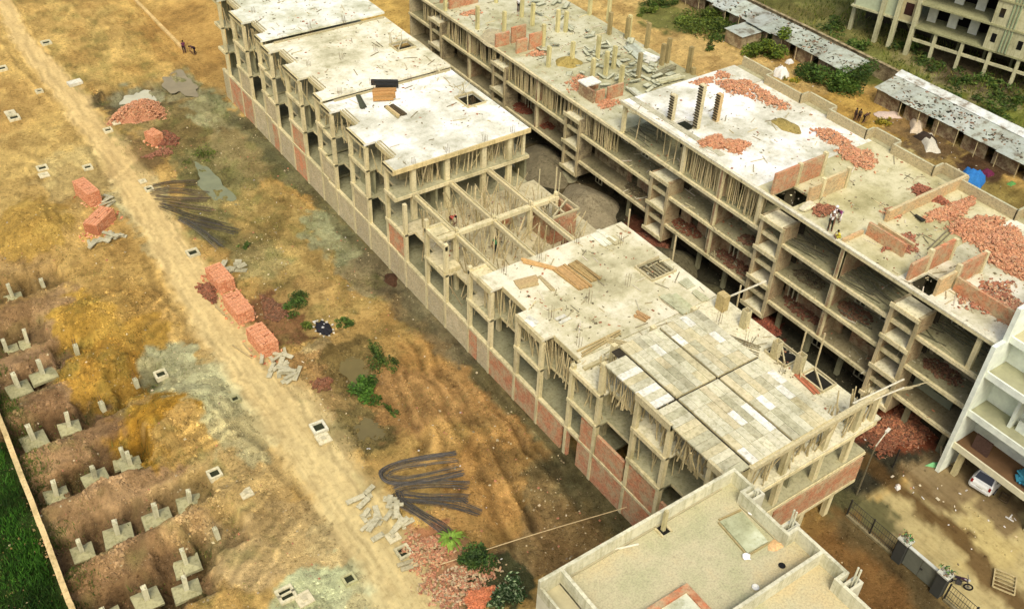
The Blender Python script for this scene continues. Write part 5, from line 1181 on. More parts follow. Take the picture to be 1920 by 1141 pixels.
brick_heap(800,1040,1.6,1.8,.2,420,'loose broken bricks around the brick lined chamber',c=[S(180,122,88),S(190,138,102),S(190,168,122)])
brick_heap(900,1120,1.2,.7,.3,200,'low orange brick edge at the bottom beside the house',c=[S(206,122,80)])
brick_heap(604,720,.9,.8,.25,120,'small brown brick scatter beside the pond bush',c=[S(130,80,54),S(112,72,50)])
# ------------------------------------------------------------------ concrete planks
pl0 = None
def planks(px, py, rx, ry, n, label, group, size=(1.5,.32,.1), c=S(196,190,158)):
    global pl0
    p = PG(px, py)
    for k in range(n):
        if pl0 is None:
            mb = MB(); mb.box(-.75,.75,-.16,.16,-.05,.05,c); pl0 = mb.build('concrete_plank', CONC, None, (0,0,0)); o = pl0
        else: o = pl0.copy(); COL.objects.link(o)
        x, y = p[0]+rnd.uniform(-rx,rx), p[1]+rnd.uniform(-ry,ry)
        o.location = (x, y, gz(x,y)+.08+.1*(k % 4)); o.rotation_euler = (rnd.uniform(-.15,.15), rnd.uniform(-.12,.12), rnd.choice((.2,1.0,1.5,2.4,.6))+rnd.uniform(-.3,.3))
        o.scale = (size[0]/1.5*rnd.uniform(.5,1.15), size[1]/.32*rnd.uniform(.7,1.3), 1); tag(o, label, 'plank', group)
planks(532,692,1.05,1.9,22,'pale concrete plank in the tumbled pile before the nearest brick stack','planks before the brick stack')
planks(712,962,1.3,2.1,30,'pale concrete plank in the tumbled pile beside the curved black rods','planks beside the black rods',(1.25,.34,.1))
planks(196,450,1.5,.5,14,'grey concrete plank under the edge of the wide brick stack','planks by the wide brick stack',(1.7,.3,.1))
planks(200,382,.5,1.1,5,'grey plank between the two left brick stacks','planks between two stacks',(1.3,.25,.1))
planks(437,503,1.0,.7,9,'pale slab scrap behind the farthest long brick stack','slab scraps behind the stack',(1.2,.5,.1))
for k,(a,b) in enumerate((((745,1062),(790,1048)),((752,1070),(795,1056)))):
    p, q = PG(*a,.12), PG(*b,.12); mb = MB(); mb.beam(p,q,.3,.12,S(186,176,140)); tag(mb.build('concrete_plank', CONC), ['upper one','lower one'][k]+' of two grey planks below the brick lined chamber', 'plank')
for k,(a,b) in enumerate((((405,577),(432,600)),((402,570),(420,592)),((436,648),(472,672)),((456,645),(476,668)))):
    p, q = PG(*a,.1), PG(*b,.1); mb = MB(); mb.beam(p,q,.1,.1,S(190,170,120)); tag(mb.build('timber_pole', WOOD), ['long pole left of the middle brick stack','short pole left of the middle brick stack','long pole at the foot of the nearest brick stack','short pole at the foot of the nearest brick stack'][k], 'pole')

# ------------------------------------------------------------------ bundles of bent reinforcing rods
BLK = S(84,80,70)
def rods(name, label, paths, n, spread, c=BLK, r=.016, hz=.22):
    mb = MB()
    for pts in paths:
        w3 = [Vector(PG(*q, .06)) for q in pts]; m_ = len(w3)
        for k in range(n):
            u, v, hk = rnd.uniform(-1,1), rnd.gauss(0,.3), rnd.random(); s0, s1 = rnd.uniform(-.02,.10), rnd.uniform(.86,1.04); ps = []
            for i, p in enumerate(w3):
                d = (w3[min(i+1,m_-1)]-w3[max(i-1,0)]).normalized(); nrm = Vector((-d.y,d.x,0)); wd = spread*(1 if 0 < i < m_-1 else 1.3)*(1.15 if i in (1,m_-2) else .95)
                ps.append(p+nrm*(u*wd+rnd.gauss(0,.06))+Vector((0,0,.03+hk*hz*(1-u*u*.7)+rnd.gauss(0,.012))))
            ps[-1] = ps[-2].lerp(ps[-1], s1+.0); ps[0] = ps[1].lerp(ps[0], 1-s0)
            kk = rnd.random(); mb.tube(along(ps,4), r*rnd.uniform(.8,1.3), mul(jit(c,.2), .6 if kk < .4 else (1.0 if kk < .8 else 1.7)), 4)
    return tag(mb.build(name, STEEL), label, 'steel rods')
rods('rod_bundle','black rods bent in a hairpin loop, farthest of four bundles',[[(858,857),(800,864),(750,874),(720,888),(728,899),(760,903),(810,895),(868,882)]],30,.42)
rods('rod_bundle','thin tapering bundle of black rods just below the hairpin loop',[[(880,913),(820,910),(765,913),(738,922)]],17,.28)
rods('rod_bundle','black rods splaying right above the longest curved bundle',[[(748,930),(800,936),(860,934),(880,938)],[(748,932),(800,938),(860,948),(903,962)]],20,.36)
rods('rod_bundle','black curved rods running down into the palm bush',[[(742,925),(752,942),(790,965),(826,988),(842,1002)]],24,.36)
BRN = S(92,78,56)
rods('rod_bundle','rusty brown rods fanned out beside the green pool',[[(286,354),(320,346),(372,344)],[(282,362),(330,358),(390,366)],[(290,372),(340,376),(396,376)],[(300,382),(350,390),(400,398)]],13,.5,BRN,.018)
rods('rod_bundle','dark rods along the road below the rusty fan',[[(300,388),(350,405),(424,425)],[(336,408),(380,420),(450,436)]],14,.42,S(84,78,66),.018)
rods('rod_bundle','thin grey rods below the dark rods by the road',[[(340,412),(372,432),(414,468)],[(346,414),(390,440),(420,462)]],11,.34,S(104,100,84),.018)
# heaps of sand and stone in the alley
mound(1018,312,3.2,4.4,1.7,S(128,120,94),'sand_heap','dark sand heap in the alley beside the white roofed block','sand heap')
mound(1100,392,3.3,4.5,1.8,S(158,148,118),'sand_heap','biggest pale sand heap in the alley beside the bare beams','sand heap')
mound(1252,498,2.6,3.4,1.5,S(112,106,80),'sand_heap','grey sand heap in the alley behind the low cream roof','sand heap'); mound(1318,560,2.6,2.8,1.2,S(104,100,72),'sand_heap','greenish sand heap in the alley near the raised plank','sand heap'); mound(1060,330,1.6,1.3,.6,S(150,146,116),'gravel_heap','small pale gravel spill between the two biggest sand heaps','gravel heap')
mound(735,520,.8,1.0,.35,S(80,58,42),'soil_heap','dark brown soil heap at the foot of the long plinth','soil heap')
brick_heap(1225,452,1.1,2.0,.35,330,'dark red brick rubble in the alley by the sand heap',c=[S(120,62,46),S(104,58,44)])
brick_heap(1432,612,1.1,1.3,.5,300,'deep red brick heap in the alley behind the formwork roof',c=[S(130,56,42),S(112,50,40),S(146,70,50)])
brick_heap(1690,800,2.9,1.7,.3,900,'red brick heap on the street below the right hand row',c=[S(156,96,66),S(136,80,58),S(180,120,84),S(110,76,56)]); brick_heap(1655,830,1.4,1.2,.2,240,'dull brick scatter on the street by the end of the frame',c=[S(120,66,46),S(110,70,52)])
# ------------------------------------------------------------------ on the roofs
def roof_heap(px, py, rx, ry, h, n, label, z=12.1, **k): return brick_heap(px, py, rx, ry, h, n, label, z=z+.01, **k)
roof_heap(1338,268,1.3,1.1,.3,300,'left half of the orange brick heap on the white roof'); roof_heap(1378,274,1.2,1.1,.3,280,'right half of the orange brick heap on the white roof')
roof_heap(1320,153,1.3,.7,.08,110,'scattered bricks at the back edge of the white roof'); roof_heap(1378,163,1.8,1.5,.25,300,'brick scatter at the far corner of the white roof'); roof_heap(1425,178,1.2,2.0,.15,190,'brick scatter along the far parapet of the white roof'); roof_heap(1455,195,.9,1.6,.15,110,'small brick scatter beside the round sand patch'); roof_heap(1355,142,.8,.8,.15,60,'smallest brick scatter at the white roof tip')
roof_heap(1565,262,1.0,2.6,.2,330,'long brick spread beside the jogging parapet, upper half'); roof_heap(1610,297,1.5,1.8,.2,360,'long brick spread beside the jogging parapet, lower half')
roof_heap(1740,365,.8,1.6,.3,240,'brick heap behind the long low brick wall',c=[S(176,104,78),S(150,92,70)]); roof_heap(1672,400,.7,.8,.15,70,'few bricks at the near end of the long low wall')
roof_heap(1785,395,3.0,.8,.3,460,'brick heap in front of the long low wall'); roof_heap(1830,430,2.4,1.6,.45,700,'large brick heap spreading over the roof toward the right edge'); roof_heap(1885,458,2.2,2.4,.5,800,'largest brick heap at the right edge of the roof'); roof_heap(1905,500,1.5,2.2,.3,420,'brick heap right of the standing wall pieces')
roof_heap(1690,458,1.6,1.0,.2,300,'dull brick scatter inside the low brick enclosure',c=[S(170,110,84),S(150,96,74)]); roof_heap(1542,395,1.1,.8,.2,170,'brick pile beside the white clad workers',c=[S(170,110,80),S(130,84,62)]); roof_heap(1860,560,2.4,1.8,.15,420,'brick scatter behind the near roof wall',c=[S(180,120,92),S(160,104,80),S(206,170,130)]); roof_heap(1900,590,1.5,1.5,.15,260,'brick scatter at the roof corner by the white house')
for px, py, n, l_ in ((885,25,80,'red brick bits by the farthest deck walls'),(1010,100,110,'red brick bits before the paired deck walls'),(1140,195,150,'red brick bits on the deck before the white roof'),(1085,150,80,'red bricks by the pale landing on the deck'),(1085,165,60,'small brick pile left of the pale landing')): roof_heap(px,py,1.3,.8,.1,n,l_,z=8.85)
mound(1475,236,1.1,1.5,.25,S(176,158,92),'sand_patch','round olive sand patch on the brick strewn roof','sand',12.1,rough=.05); mound(930,70,2.0,2.2,.15,S(196,186,148),'sand_patch','smooth mortar spread on the littered deck','mortar',8.85,rough=.03); mound(1066,118,1.6,1.2,.8,S(176,158,92),'sand_heap','olive sand heap among the deck stubs','sand heap',8.85)
# dark plank and ply stacks on the white roof
def plank_stack(pts, z, n, w_, th, c, name, label, cat, mat=None):
    a, b = Vector(P(*pts[0], z)), Vector(P(*pts[1], z)); d = Vector(P(*pts[2], z))-a; mb = MB()
    for k in range(n):
        o_ = d*(k/max(1,n-1)); dz = Vector((0,0,th*.6+rnd.uniform(0,th*.8)))
        mb.beam(a+o_+dz+Vector((rnd.uniform(-.1,.1),rnd.uniform(-.1,.1),0)), b+o_+dz+Vector((rnd.uniform(-.15,.15),rnd.uniform(-.1,.1),0)), w_, th, jit(c,.16))
    return tag(mb.build(name, mat or WOOD), label, cat)
plank_stack([(700,172),(742,170),(698,190)],11.4,7,.33,.2,S(196,150,88),'plank_stack','stack of orange brown planks on the white roof','plank stack')
plank_stack([(696,160),(746,161),(697,164)],11.4,2,.5,.3,S(44,42,34),'steel_beam','long black beam behind the orange brown planks','beam',STEEL)
plank_stack([(668,180),(678,204),(674,180)],11.4,3,.32,.1,S(78,80,60),'ply_sheet','dark ply sheet alone on the left of the white roof','ply sheet')
plank_stack([(722,200),(748,219),(736,198)],11.4,3,.3,.12,S(96,84,58),'plank_stack','pair of dark striped planks beside the orange brown planks','plank stack'); plank_stack([(722,203),(746,222),(726,201)],11.42,2,.22,.12,S(200,180,126),'plank_stack','pale plank edge beside the dark striped planks','plank stack')
plank_stack([(978,487),(1048,505),(982,492)],8.74,3,.24,.1,S(206,164,104),'plank_stack','orange planks pointing left on the cream roof','plank stack'); plank_stack([(1036,505),(1086,545),(1056,498)],8.74,6,.22,.1,S(206,168,108),'plank_stack','orange planks lying along the cream roof','plank stack'); plank_stack([(1066,497),(1112,530),(1078,492)],8.74,4,.25,.12,S(176,150,96),'plank_stack','long grey brown planks right of the orange ones','plank stack')
plank_stack([(965,530),(1004,520),(972,540)],8.74,3,.5,.06,S(206,180,126),'ply_sheet','square brown ply sheet left on the cream roof','ply sheet'); plank_stack([(1010,520),(1036,545),(1014,518)],8.74,3,.2,.08,S(200,182,132),'plank_stack','short planks below the square ply sheet','plank stack')
plank_stack([(1242,555),(1282,588),(1262,552)],8.74,3,.55,.06,S(186,186,150),'shutter_plate','grey shutter plate before the formwork roof','plate',CONC); plank_stack([(1298,548),(1322,565),(1302,546)],8.74,3,.3,.06,S(196,196,160),'shutter_plate','narrow grey plate near the alley edge of the cream roof','plate',CONC); plank_stack([(1275,528),(1292,540),(1284,524)],8.74,3,.4,.06,S(206,206,170),'shutter_plate','small grey plates by the roof opening','plate',CONC)
plank_stack([(1110,440),(1140,462),(1122,432)],8.74,4,.4,.05,S(226,224,200),'white_sheet','white sheets at the back of the cream roof','sheet',CONC); plank_stack([(1140,446),(1158,460),(1146,442)],8.74,3,.3,.06,S(206,196,150),'ply_sheet','small ply scraps at the back corner of the cream roof','ply sheet')
plank_stack([(985,600),(1002,612),(990,594)],8.74,2,.4,.05,S(232,230,210),'white_sheet','white sheet scrap at the left edge of the cream roof','sheet',CONC); plank_stack([(1040,600),(1062,590),(1046,606)],8.74,2,.3,.05,S(236,234,216),'white_sheet','white sheet scrap in the middle of the cream roof','sheet',CONC)
plank_stack([(1085,660),(1160,620),(1090,668)],8.72,3,.12,.1,S(196,176,122),'timber_pole','long poles leaning across the gap before the formwork roof','poles'); plank_stack([(1130,640),(1172,650),(1134,636)],8.72,3,.1,.1,S(206,190,140),'timber_pole','poles beside the rear corner of the formwork roof','poles'); plank_stack([(1195,585),(1215,598),(1190,592)],8.72,4,.16,.1,S(186,150,100),'plank_stack','brown plank ends behind the formwork roof','plank stack')
plank_stack([(1345,640),(1420,668),(1352,622)],8.7,7,.05,.05,S(150,140,104),'rod_bundle','thin loose rods on the side strip by the alley','rods',STEEL); plank_stack([(1490,700),(1528,740),(1500,698)],8.7,3,.2,.05,S(190,120,84),'plank_stack','reddish boards beside the shuttered box','boards')
plank_stack([(1500,395),(1520,382),(1505,398)],12.12,2,.45,.14,S(226,220,186),'white_sheet','pale board beside the brick pile near the workers','board',CONC); plank_stack([(1715,408),(1728,418),(1718,406)],12.12,2,.2,.14,S(48,48,36),'steel_beam','short black beam on the roof below the long wall','beam',STEEL); plank_stack([(1738,470),(1792,420),(1744,474)],12.12,2,.08,.08,S(130,122,92),'timber_pole','two poles leaning up to the near standing wall','poles')
# shuttering plates littering the deck
pt0 = None
for k in range(96):
    px, py = rnd.choice(((1060,20),(1100,60),(1150,85),(1130,110),(1190,110),(1040,95),(1090,130),(1200,140),(1160,150),(1000,20),(1240,140),(1210,160)))
    p = P(px+rnd.uniform(-34,34), py+rnd.uniform(-18,18), 8.86)
    if not (57.6 < p[0] < 71 and 62.9 < p[1] < 101): continue
    if pt0 is None: mb = MB(); mb.box(-.6,.6,-.3,.3,0,.06,S(200,202,172)); mb.box(-.62,.62,-.32,-.28,-.04,.08,S(150,152,126)); mb.box(-.62,.62,.28,.32,-.04,.08,S(150,152,126)); pt0 = mb.build('shutter_plate', CONC, None, (0,0,0)); o = pt0
    else: o = pt0.copy(); COL.objects.link(o)
    o.location = (p[0],p[1],8.9+rnd.uniform(0,.35)); o.rotation_euler = (rnd.uniform(-.2,.2),rnd.uniform(-.25,.25),rnd.choice((0,1.57,.5))+rnd.uniform(-.3,.3)); t = rnd.uniform(.45,1.2); o.scale = (t,rnd.uniform(.4,1.0),.8)
    tag(o, 'grey shuttering plate lying loose on the littered deck among column stubs', 'plate', 'shuttering plates on the deck')
for k, (pts, l_, c) in enumerate((([(1172,88),(1200,112),(1186,82)],'large pale tin tray at the far side of the deck',S(190,196,176)),([(1195,108),(1225,120),(1205,100)],'white sheet against the far deck stubs',S(232,232,216)),([(1228,142),(1262,126),(1232,146)],'dark grey box beam propped near the white roof',S(136,132,104)),([(1230,156),(1275,145),(1236,160)],'pale box beam just behind the white roof',S(206,204,170)),([(1180,172),(1198,185),(1186,168)],'pale sheet touching the back edge of the white roof',S(200,204,180)))):
    plank_stack(pts,8.9,3,.7 if k < 2 else .3,.08 if k < 2 else .25,c,'shutter_tray' if k < 2 else 'box_beam',l_,'plate',CONC)
# floor litter inside the right hand row
def floor_rods(y0, y1, z, n, label, x0=57.5, x1=60.4, c=S(120,118,90)):
    mb = MB()
    for _ in range(n):
        x, y = rnd.uniform(x0,x1), rnd.uniform(y0,y1); l_ = rnd.uniform(2.5,5.5); t = rnd.uniform(-.22,.22)
        mb.beam((x,y,z+.05+rnd.random()*.15),(min(max(x+l_*math.sin(t),57.2),60.6),min(y+l_,y1+1),z+.05+rnd.random()*.15),.06,.05,jit(c,.35))
    tag(mb.build('pole_heap', WOOD), label, 'poles')
floor_rods(30.4,34.4,8.86,26,'grey poles on the third floor of the terrace frame below the workers'); floor_rods(30.6,33.5,5.96,10,'few poles on the second floor by the middle tower'); floor_rods(22.6,26.5,8.86,16,'grey poles on the top floor beside the white house'); floor_rods(36,40,8.86,20,'grey poles on the top floor right of the middle stair tower'); floor_rods(45,48,8.86,20,'tangled poles on the top floor under the brick heap'); floor_rods(58,61,8.86,22,'boards and poles under the corner of the white roof',57.2,61)
def fl_heap(x, y, z, rx, ry, n, label, c):
    mb = MB()
    for _ in range(n):
        t = rnd.random()*6.28; q = math.sqrt(rnd.random()); mb.obox((x+rx*q*math.cos(t),y+ry*q*math.sin(t),z+.05+.3*(1-q)*rnd.random()),(.25,.12,.085),jit(c,.3),rnd.random()*6,rnd.uniform(-.4,.4))
    tag(mb.build('brick_heap', LOOSE), label, 'brick heap')
RD = S(122,92,68); DK = S(110,100,74)
for a in ((58.4,33.6,5.96,1.0,1.6,160,'brick heap on the second floor between the two near towers',RD),(58.6,38.6,5.96,.9,1.6,120,'rubble heap on the second floor right of the middle tower',DK),(58.2,45.4,5.96,.8,.8,60,'small rubble heap on the second floor left of the middle tower',RD),(58.5,38.2,2.91,1.1,2.2,200,'red rubble on the first floor right of the middle tower',S(122,86,64)),(58.3,46.0,2.91,1.0,2.6,220,'red rubble on the first floor left of the middle tower',S(124,88,66)),(58.2,52.6,2.91,.9,1.8,150,'red rubble on the first floor by the third tower',S(130,86,62)),(58.4,60.0,2.91,.9,1.6,90,'dull rubble on the first floor beyond the third tower',DK),(58.6,25.4,5.96,1.0,1.6,130,'dull red rubble on the second floor next to the white house',RD),(58.4,75.6,2.86,1.0,1.4,160,'brown brick heap on the lower floor of the farther frame, nearer',S(124,76,54)),(58.4,79.6,2.86,1.1,1.4,200,'brown brick heap on the lower floor of the farther frame, farther',S(120,72,52)),(58,66.5,5.96,.8,1.2,70,'dusty rubble on the middle floor of the farther frame',DK),(58.2,43.9,8.86,.7,.5,40,'small rubble beside the roof opening on the top floor',DK)): fl_heap(*a)
# rubble inside the near row
fl_heap(43.4,52.5,5.72,1.2,.9,150,'red brick rubble on the floor among the bare beams',S(170,100,70)); fl_heap(44.8,53.4,5.72,.8,.6,160,'red brick rubble below the brick stair shaft',RD)
# pallets, ladder, frames at the foot of the white house
def frame_thing(px, py, sx, sy, label, name, cat, rz, tilt, bars=3, c=S(196,180,132)):
    p = PG(px, py); root = thing(name, p, label, cat); M_ = Matrix.Rotation(rz,3,'Z') @ Matrix.Rotation(tilt,3,'X'); f_ = lambda u,v: Vector(p)+M_@Vector((u,v,0))+Vector((0,0,.12))
    mb = MB()
    for a, b in (((-sx,0),(sx,0)),((-sx,2*sy),(sx,2*sy)),((-sx,0),(-sx,2*sy)),((sx,0),(sx,2*sy))): mb.beam(f_(*a), f_(*b), .1, .08, c)
    mb.build('frame', WOOD, root); mb = MB()
    for k in range(bars): u = -sx+2*sx*(k+1)/(bars+1); mb.beam(f_(u,0), f_(u,2*sy), .07, .05, mul(c,.9))
    mb.build('bars', WOOD, root)
frame_thing(1786,862,.65,.6,'pale wooden window frame leaning at the foot of the white house','window_frame','window frame',.6,.5); frame_thing(1808,862,.5,.55,'second darker frame leaning beside the pale window frame','window_frame','window frame',.9,.9,3,S(120,104,76))
frame_thing(1903,1100,.8,.7,'pale slatted grate lying on the street at the lower right','grate','grate',.5,.04,4,S(190,174,126)); frame_thing(1890,938,.4,.3,'small dark frame lying near the car','frame','frame',.3,.05,1,S(110,96,70)); frame_thing(1420,548,.0,.0,'x','x','x',0,0,0) if False else None
p = PG(1747,873); mb = MB(); mb.add([(p[0]-.5,p[1]+.3,p[2]+.02),(p[0]+.7,p[1]-.1,p[2]+.05),(p[0]+.3,p[1]-.6,p[2]+.02),(p[0]-.1,p[1],p[2]+.45)],[(0,1,3),(1,2,3),(2,0,3)],S(136,206,140)); tag(mb.build('green_sheet', CLOTH),'crumpled light green sheet on the muddy street','sheet')
p = PG(1683,914); mb = MB(); rock(mb,p,.28,S(236,232,220)); rock(mb,(p[0]+.2,p[1]+.1,p[2]),.2,S(226,214,196)); tag(mb.build('litter_bag', CLOTH),'small white bag in the wet channel on the street','bag')
for k,(px,py) in enumerate(((1885,968),(1892,972))): p = PG(px,py,.05); mb = MB(); mb.beam(p,(p[0]+(.5 if k else .1),p[1]+(.1 if k else -.6),p[2]),.09,.06,S(232,232,222)); tag(mb.build('white_strip', PLAST),['upright arm','flat arm'][k]+' of the white bent strip on the street','strip')
# black sheet over the hole, blue tarp, cloths on the right
p = PG(607,616); mb = MB(); n = 22; vs = [(p[0]+.62*(1+.12*math.sin(3*k))*math.cos(6.283*k/n),p[1]+1.0*(1+.1*math.sin(2*k))*math.sin(6.283*k/n),p[2]+.12+.06*math.sin(k*2)) for k in range(n)]
mb.add([(p[0],p[1],p[2]+.3)]+vs+[(x,y,p[2]-.1) for x,y,_ in vs],[(0,1+k,1+(k+1)%n) for k in range(n)]+[(1+k,1+n+k,1+n+(k+1)%n,1+(k+1)%n) for k in range(n)],S(38,38,40)); root = tag(mb.build('black_sheet', RUBBER),'black plastic sheet covering a pit, edged with white stones','sheet')
mb = MB()
for k in range(12): rock(mb,(p[0]+.75*math.cos(k*.52)+rnd.uniform(-.1,.1),p[1]+1.15*math.sin(k*.52),p[2]+.08),.13,S(206,200,176))
rock(mb,(p[0]-.1,p[1]-.1,p[2]+.28),.12,S(196,196,190)); rock(mb,(p[0]+.2,p[1]+.3,p[2]+.24),.1,S(196,196,190)); o = mb.build('edge_stones', LOOSE); tag(o,'white stones weighing down the black plastic sheet','stones',None,'stuff')
def drape(px, py, sx, sy, h, c, name, label, cat, rz=0.0):
    p = PG(px, py); mb = MB(); n = 12; vs = []
    for i in range(n+1):
        for j in range(n+1):
            u, v = i/n*2-1, j/n*2-1; z = h*(1-max(abs(u),abs(v))**3)+.07*math.sin(9*u+3*v)*h+.08*h*math.sin(13*v)
            x, y = u*sx*(1+.06*math.sin(5*v)), v*sy*(1+.06*math.sin(4*u)); vs.append((p[0]+x*math.cos(rz)-y*math.sin(rz),p[1]+x*math.sin(rz)+y*math.cos(rz),p[2]+max(z,.0)))
    mb.add(vs,[(i*(n+1)+j,(i+1)*(n+1)+j,(i+1)*(n+1)+j+1,i*(n+1)+j+1) for i in range(n) for j in range(n)],c); return tag(mb.build(name, CLOTH, smooth=True), label, cat)
drape(1820,340,1.5,1.3,1.3,S(54,122,186),'blue_tarp','bright blue tarpaulin thrown over a heap in the right yard','tarpaulin',.4); drape(1850,326,.6,.6,.5,S(104,44,68),'cloth_heap','dark magenta cloth heap right of the blue tarpaulin','cloth'); drape(1896,345,.5,.3,.25,S(96,150,80),'cloth_heap','bright green cloth at the right edge of the yard','cloth')
drape(1664,217,.8,1.5,.4,S(206,186,166),'cloth_heap','pale pinkish cloth beside the tin shed front','cloth',1.1); drape(1718,238,.7,1.8,.7,S(206,190,160),'cloth_heap','long beige tarpaulin heap below the shed eave','tarpaulin',-.9); drape(1742,268,.8,2.2,.6,S(206,200,176),'cloth_heap','long grey tarpaulin heap at the shed front','tarpaulin',-.7); drape(1463,142,.8,.9,1.2,S(232,230,216),'white_tent','small white draped shelter between the bushes','shelter'); drape(1516,110,.9,.7,1.2,S(222,216,206),'white_tent','white cloth bundle hanging before the left hand shed','cloth'); drape(1735,262,.7,1.2,.8,S(64,54,44),'refuse_heap','dark refuse heap between the tarpaulins','refuse'); drape(1480,118,.5,.4,.5,S(226,226,216),'cloth_heap','little white bundle left of the long bush','cloth')
a, b = PG(246,-6,.12), PG(348,98,.12); mb = MB(); n = 24
for k in range(n): p, q = Vector(a).lerp(Vector(b),k/n), Vector(a).lerp(Vector(b),(k+1)/n); mb.beam((p.x,p.y,gz(p.x,p.y)+.1),(q.x,q.y,gz(q.x,q.y)+.1),.42,.4,jit(S(222,190,126),.08))
tag(mb.build('low_kerb', CONC),'long pale low kerb crossing the far field toward the first frame','kerb')
# crumbs of mortar, offcuts and dust left on the roofs
mb = MB()
for (x0,x1,y0,y1,z,n) in ((34.6,47.3,39.2,50.3,8.73,420),(34.6,47.2,64,77,11.39,200),(34.6,47.2,77.5,90.3,11.79,260),(34.6,47.2,91,104,12.31,260),(57.2,71,22,44,12.11,620),(57.2,71,45,62,12.11,260),(57.2,71,62.8,101,8.86,1100),(43,47.8,24,36,8.67,160),(34,45,36.8,38.6,8.67,90),(35,45,50.8,63,5.72,320),(57,60,22,62,5.96,420),(57,60,22,62,8.86,300),(57,58.7,24,62,2.91,260)):
    for _ in range(n):
        x, y = rnd.uniform(x0,x1), rnd.uniform(y0,y1)
        if float(vn(np.array([x*.5]),np.array([y*.5]),9)[0]) < rnd.uniform(.1,.75): continue
        if rnd.random() < .2: mb.obox((x,y,z+.03),(rnd.uniform(.3,1.5),.07,.05),jit(rnd.choice([TIMB,S(186,174,136),S(150,142,112),S(214,206,176)]),.2),rnd.choice((0,1.57,.6))+rnd.gauss(0,.25))
        else: mb.obox((x,y,z+.015),(.05+.22*rnd.random()**2,.05+.16*rnd.random()**2,.04),jit(rnd.choice([S(150,144,112),S(190,184,150),S(120,112,84),S(176,120,86)]),.25),rnd.random()*6)
tag(mb.build('roof_crumbs', LOOSE),'mortar crumbs and wood offcuts scattered over roofs and floors of the frames','debris',None,'stuff')
# wire and poles
a, b = PG(817,1062,.1), (33.2, 31.0, 1.4); mb = MB(); mb.tube(along([a,((a[0]+b[0])/2,(a[1]+b[1])/2,.9),b],10),.035,S(214,190,140),5); tag(mb.build('rope', CLOTH),'pale rope stretched from the brick rubble to the house plinth','rope')
for k,(x,y,z0,z1) in enumerate(((47.9,49.9,0,10.2),(48.2,44.6,0,10.6),(48.3,37.4,5,10.4),(48.4,31.0,3,10.6),(48.2,29.4,3,11.6),(46.0,57.6,5.7,10.8))):
    mb = MB(); mb.tube([(x,y,z0),(x+.1,y-.05,(z0+z1)/2),(x+.12,y+.05,z1)],.07,S(206,190,144),6); tag(mb.build('scaffold_pole', WOOD),['tallest pole standing at the back edge of the cream roof','pole standing beside the opening of the cream roof','pole at the alley corner before the formwork roof','pole beside the shuttered boxes, left one','pole beside the shuttered boxes, right one','pole above the brick stair shaft'][k],'pole')
mb = MB(); a = (47.2,37.6,9.6); mb.beam(a,(49.9,36.4,10.9),.1,.1,S(226,220,190)); mb.box(46.6,47.2,37.2,38,8.7,10.1,S(196,176,120)); tag(mb.build('hoist_frame', WOOD),'wooden hoist with a pale arm reaching over the alley','hoist')
# ------------------------------------------------------------------ street furniture
def lamp_post(px, py, h, label, arm=None):
    p = PG(px, py); root = thing('lamp_post', p, label, 'lamp post'); mb = MB()
    mb.tube([p,(p[0],p[1],p[2]+h)],.07,S(120,112,84),8,.05); mb.build('pole', STEEL, root)
    if arm:
        mb = MB(); e = (p[0]+arm[0],p[1]+arm[1],p[2]+h+arm[2]); mb.tube([(p[0],p[1],p[2]+h-.1),e],.05,S(206,200,170),6); mb.build('arm', STEEL, root)
        mb = MB(); mb.obox(e,(.2,.5,.12),S(226,222,200),math.atan2(-arm[0],arm[1])); mb.build('lamp_head', PLAST, root)
lamp_post(1606,926,5.2,'tall slim street lamp post with a short arm at the corner of the frame',(1.5,.3,.45))
p = PG(1673,876); mb = MB(); mb.tube([p,(p[0],p[1],p[2]+1.9)],.06,S(40,38,32),8); mb.tube([(p[0],p[1],p[2]+1.9),(p[0],p[1],p[2]+1.96)],.08,S(40,38,32),8); tag(mb.build('bollard_post', STEEL),'short black post standing alone on the street','post')
GX_ = 46.9
def fence(y0, y1, label):
    root = thing('railing_fence', (GX_,(y0+y1)/2,0), label, 'fence'); n = max(2, int(abs(y1-y0)/2.0)+1)
    for k in range(n):
        y = y0+(y1-y0)*k/(n-1); mb = MB()
        mb.box(GX_-.05,GX_+.05,y-.05,y+.05,0,1.75,S(54,52,44)); mb.build('post', STEEL, root)
    mb = MB()
    for z in (.5,1.1,1.65): mb.tube([(GX_,y0,z),(GX_,y1,z)],.025,S(60,58,48),5)
    mb.build('rails', STEEL, root)
    mb = MB()
    for k in range(int(abs(y1-y0)/.18)): y = min(y0,y1)+k*.18; mb.tube([(GX_,y,.15),(GX_,y,1.7)],.012,S(66,64,54),4)
    o = mb.build('bars', STEEL, root); o['kind'] = 'stuff'
    mb = MB(); mb.box(GX_-.12,GX_+.12,min(y0,y1),max(y0,y1),-.1,.18,S(150,140,108)); mb.build('kerb', CONC, root)
fence(22.6,18.55,'thin dark railing fence between the frame corner and the gate'); fence(14.3,6,'thin dark railing fence running from the gate out of the photo')
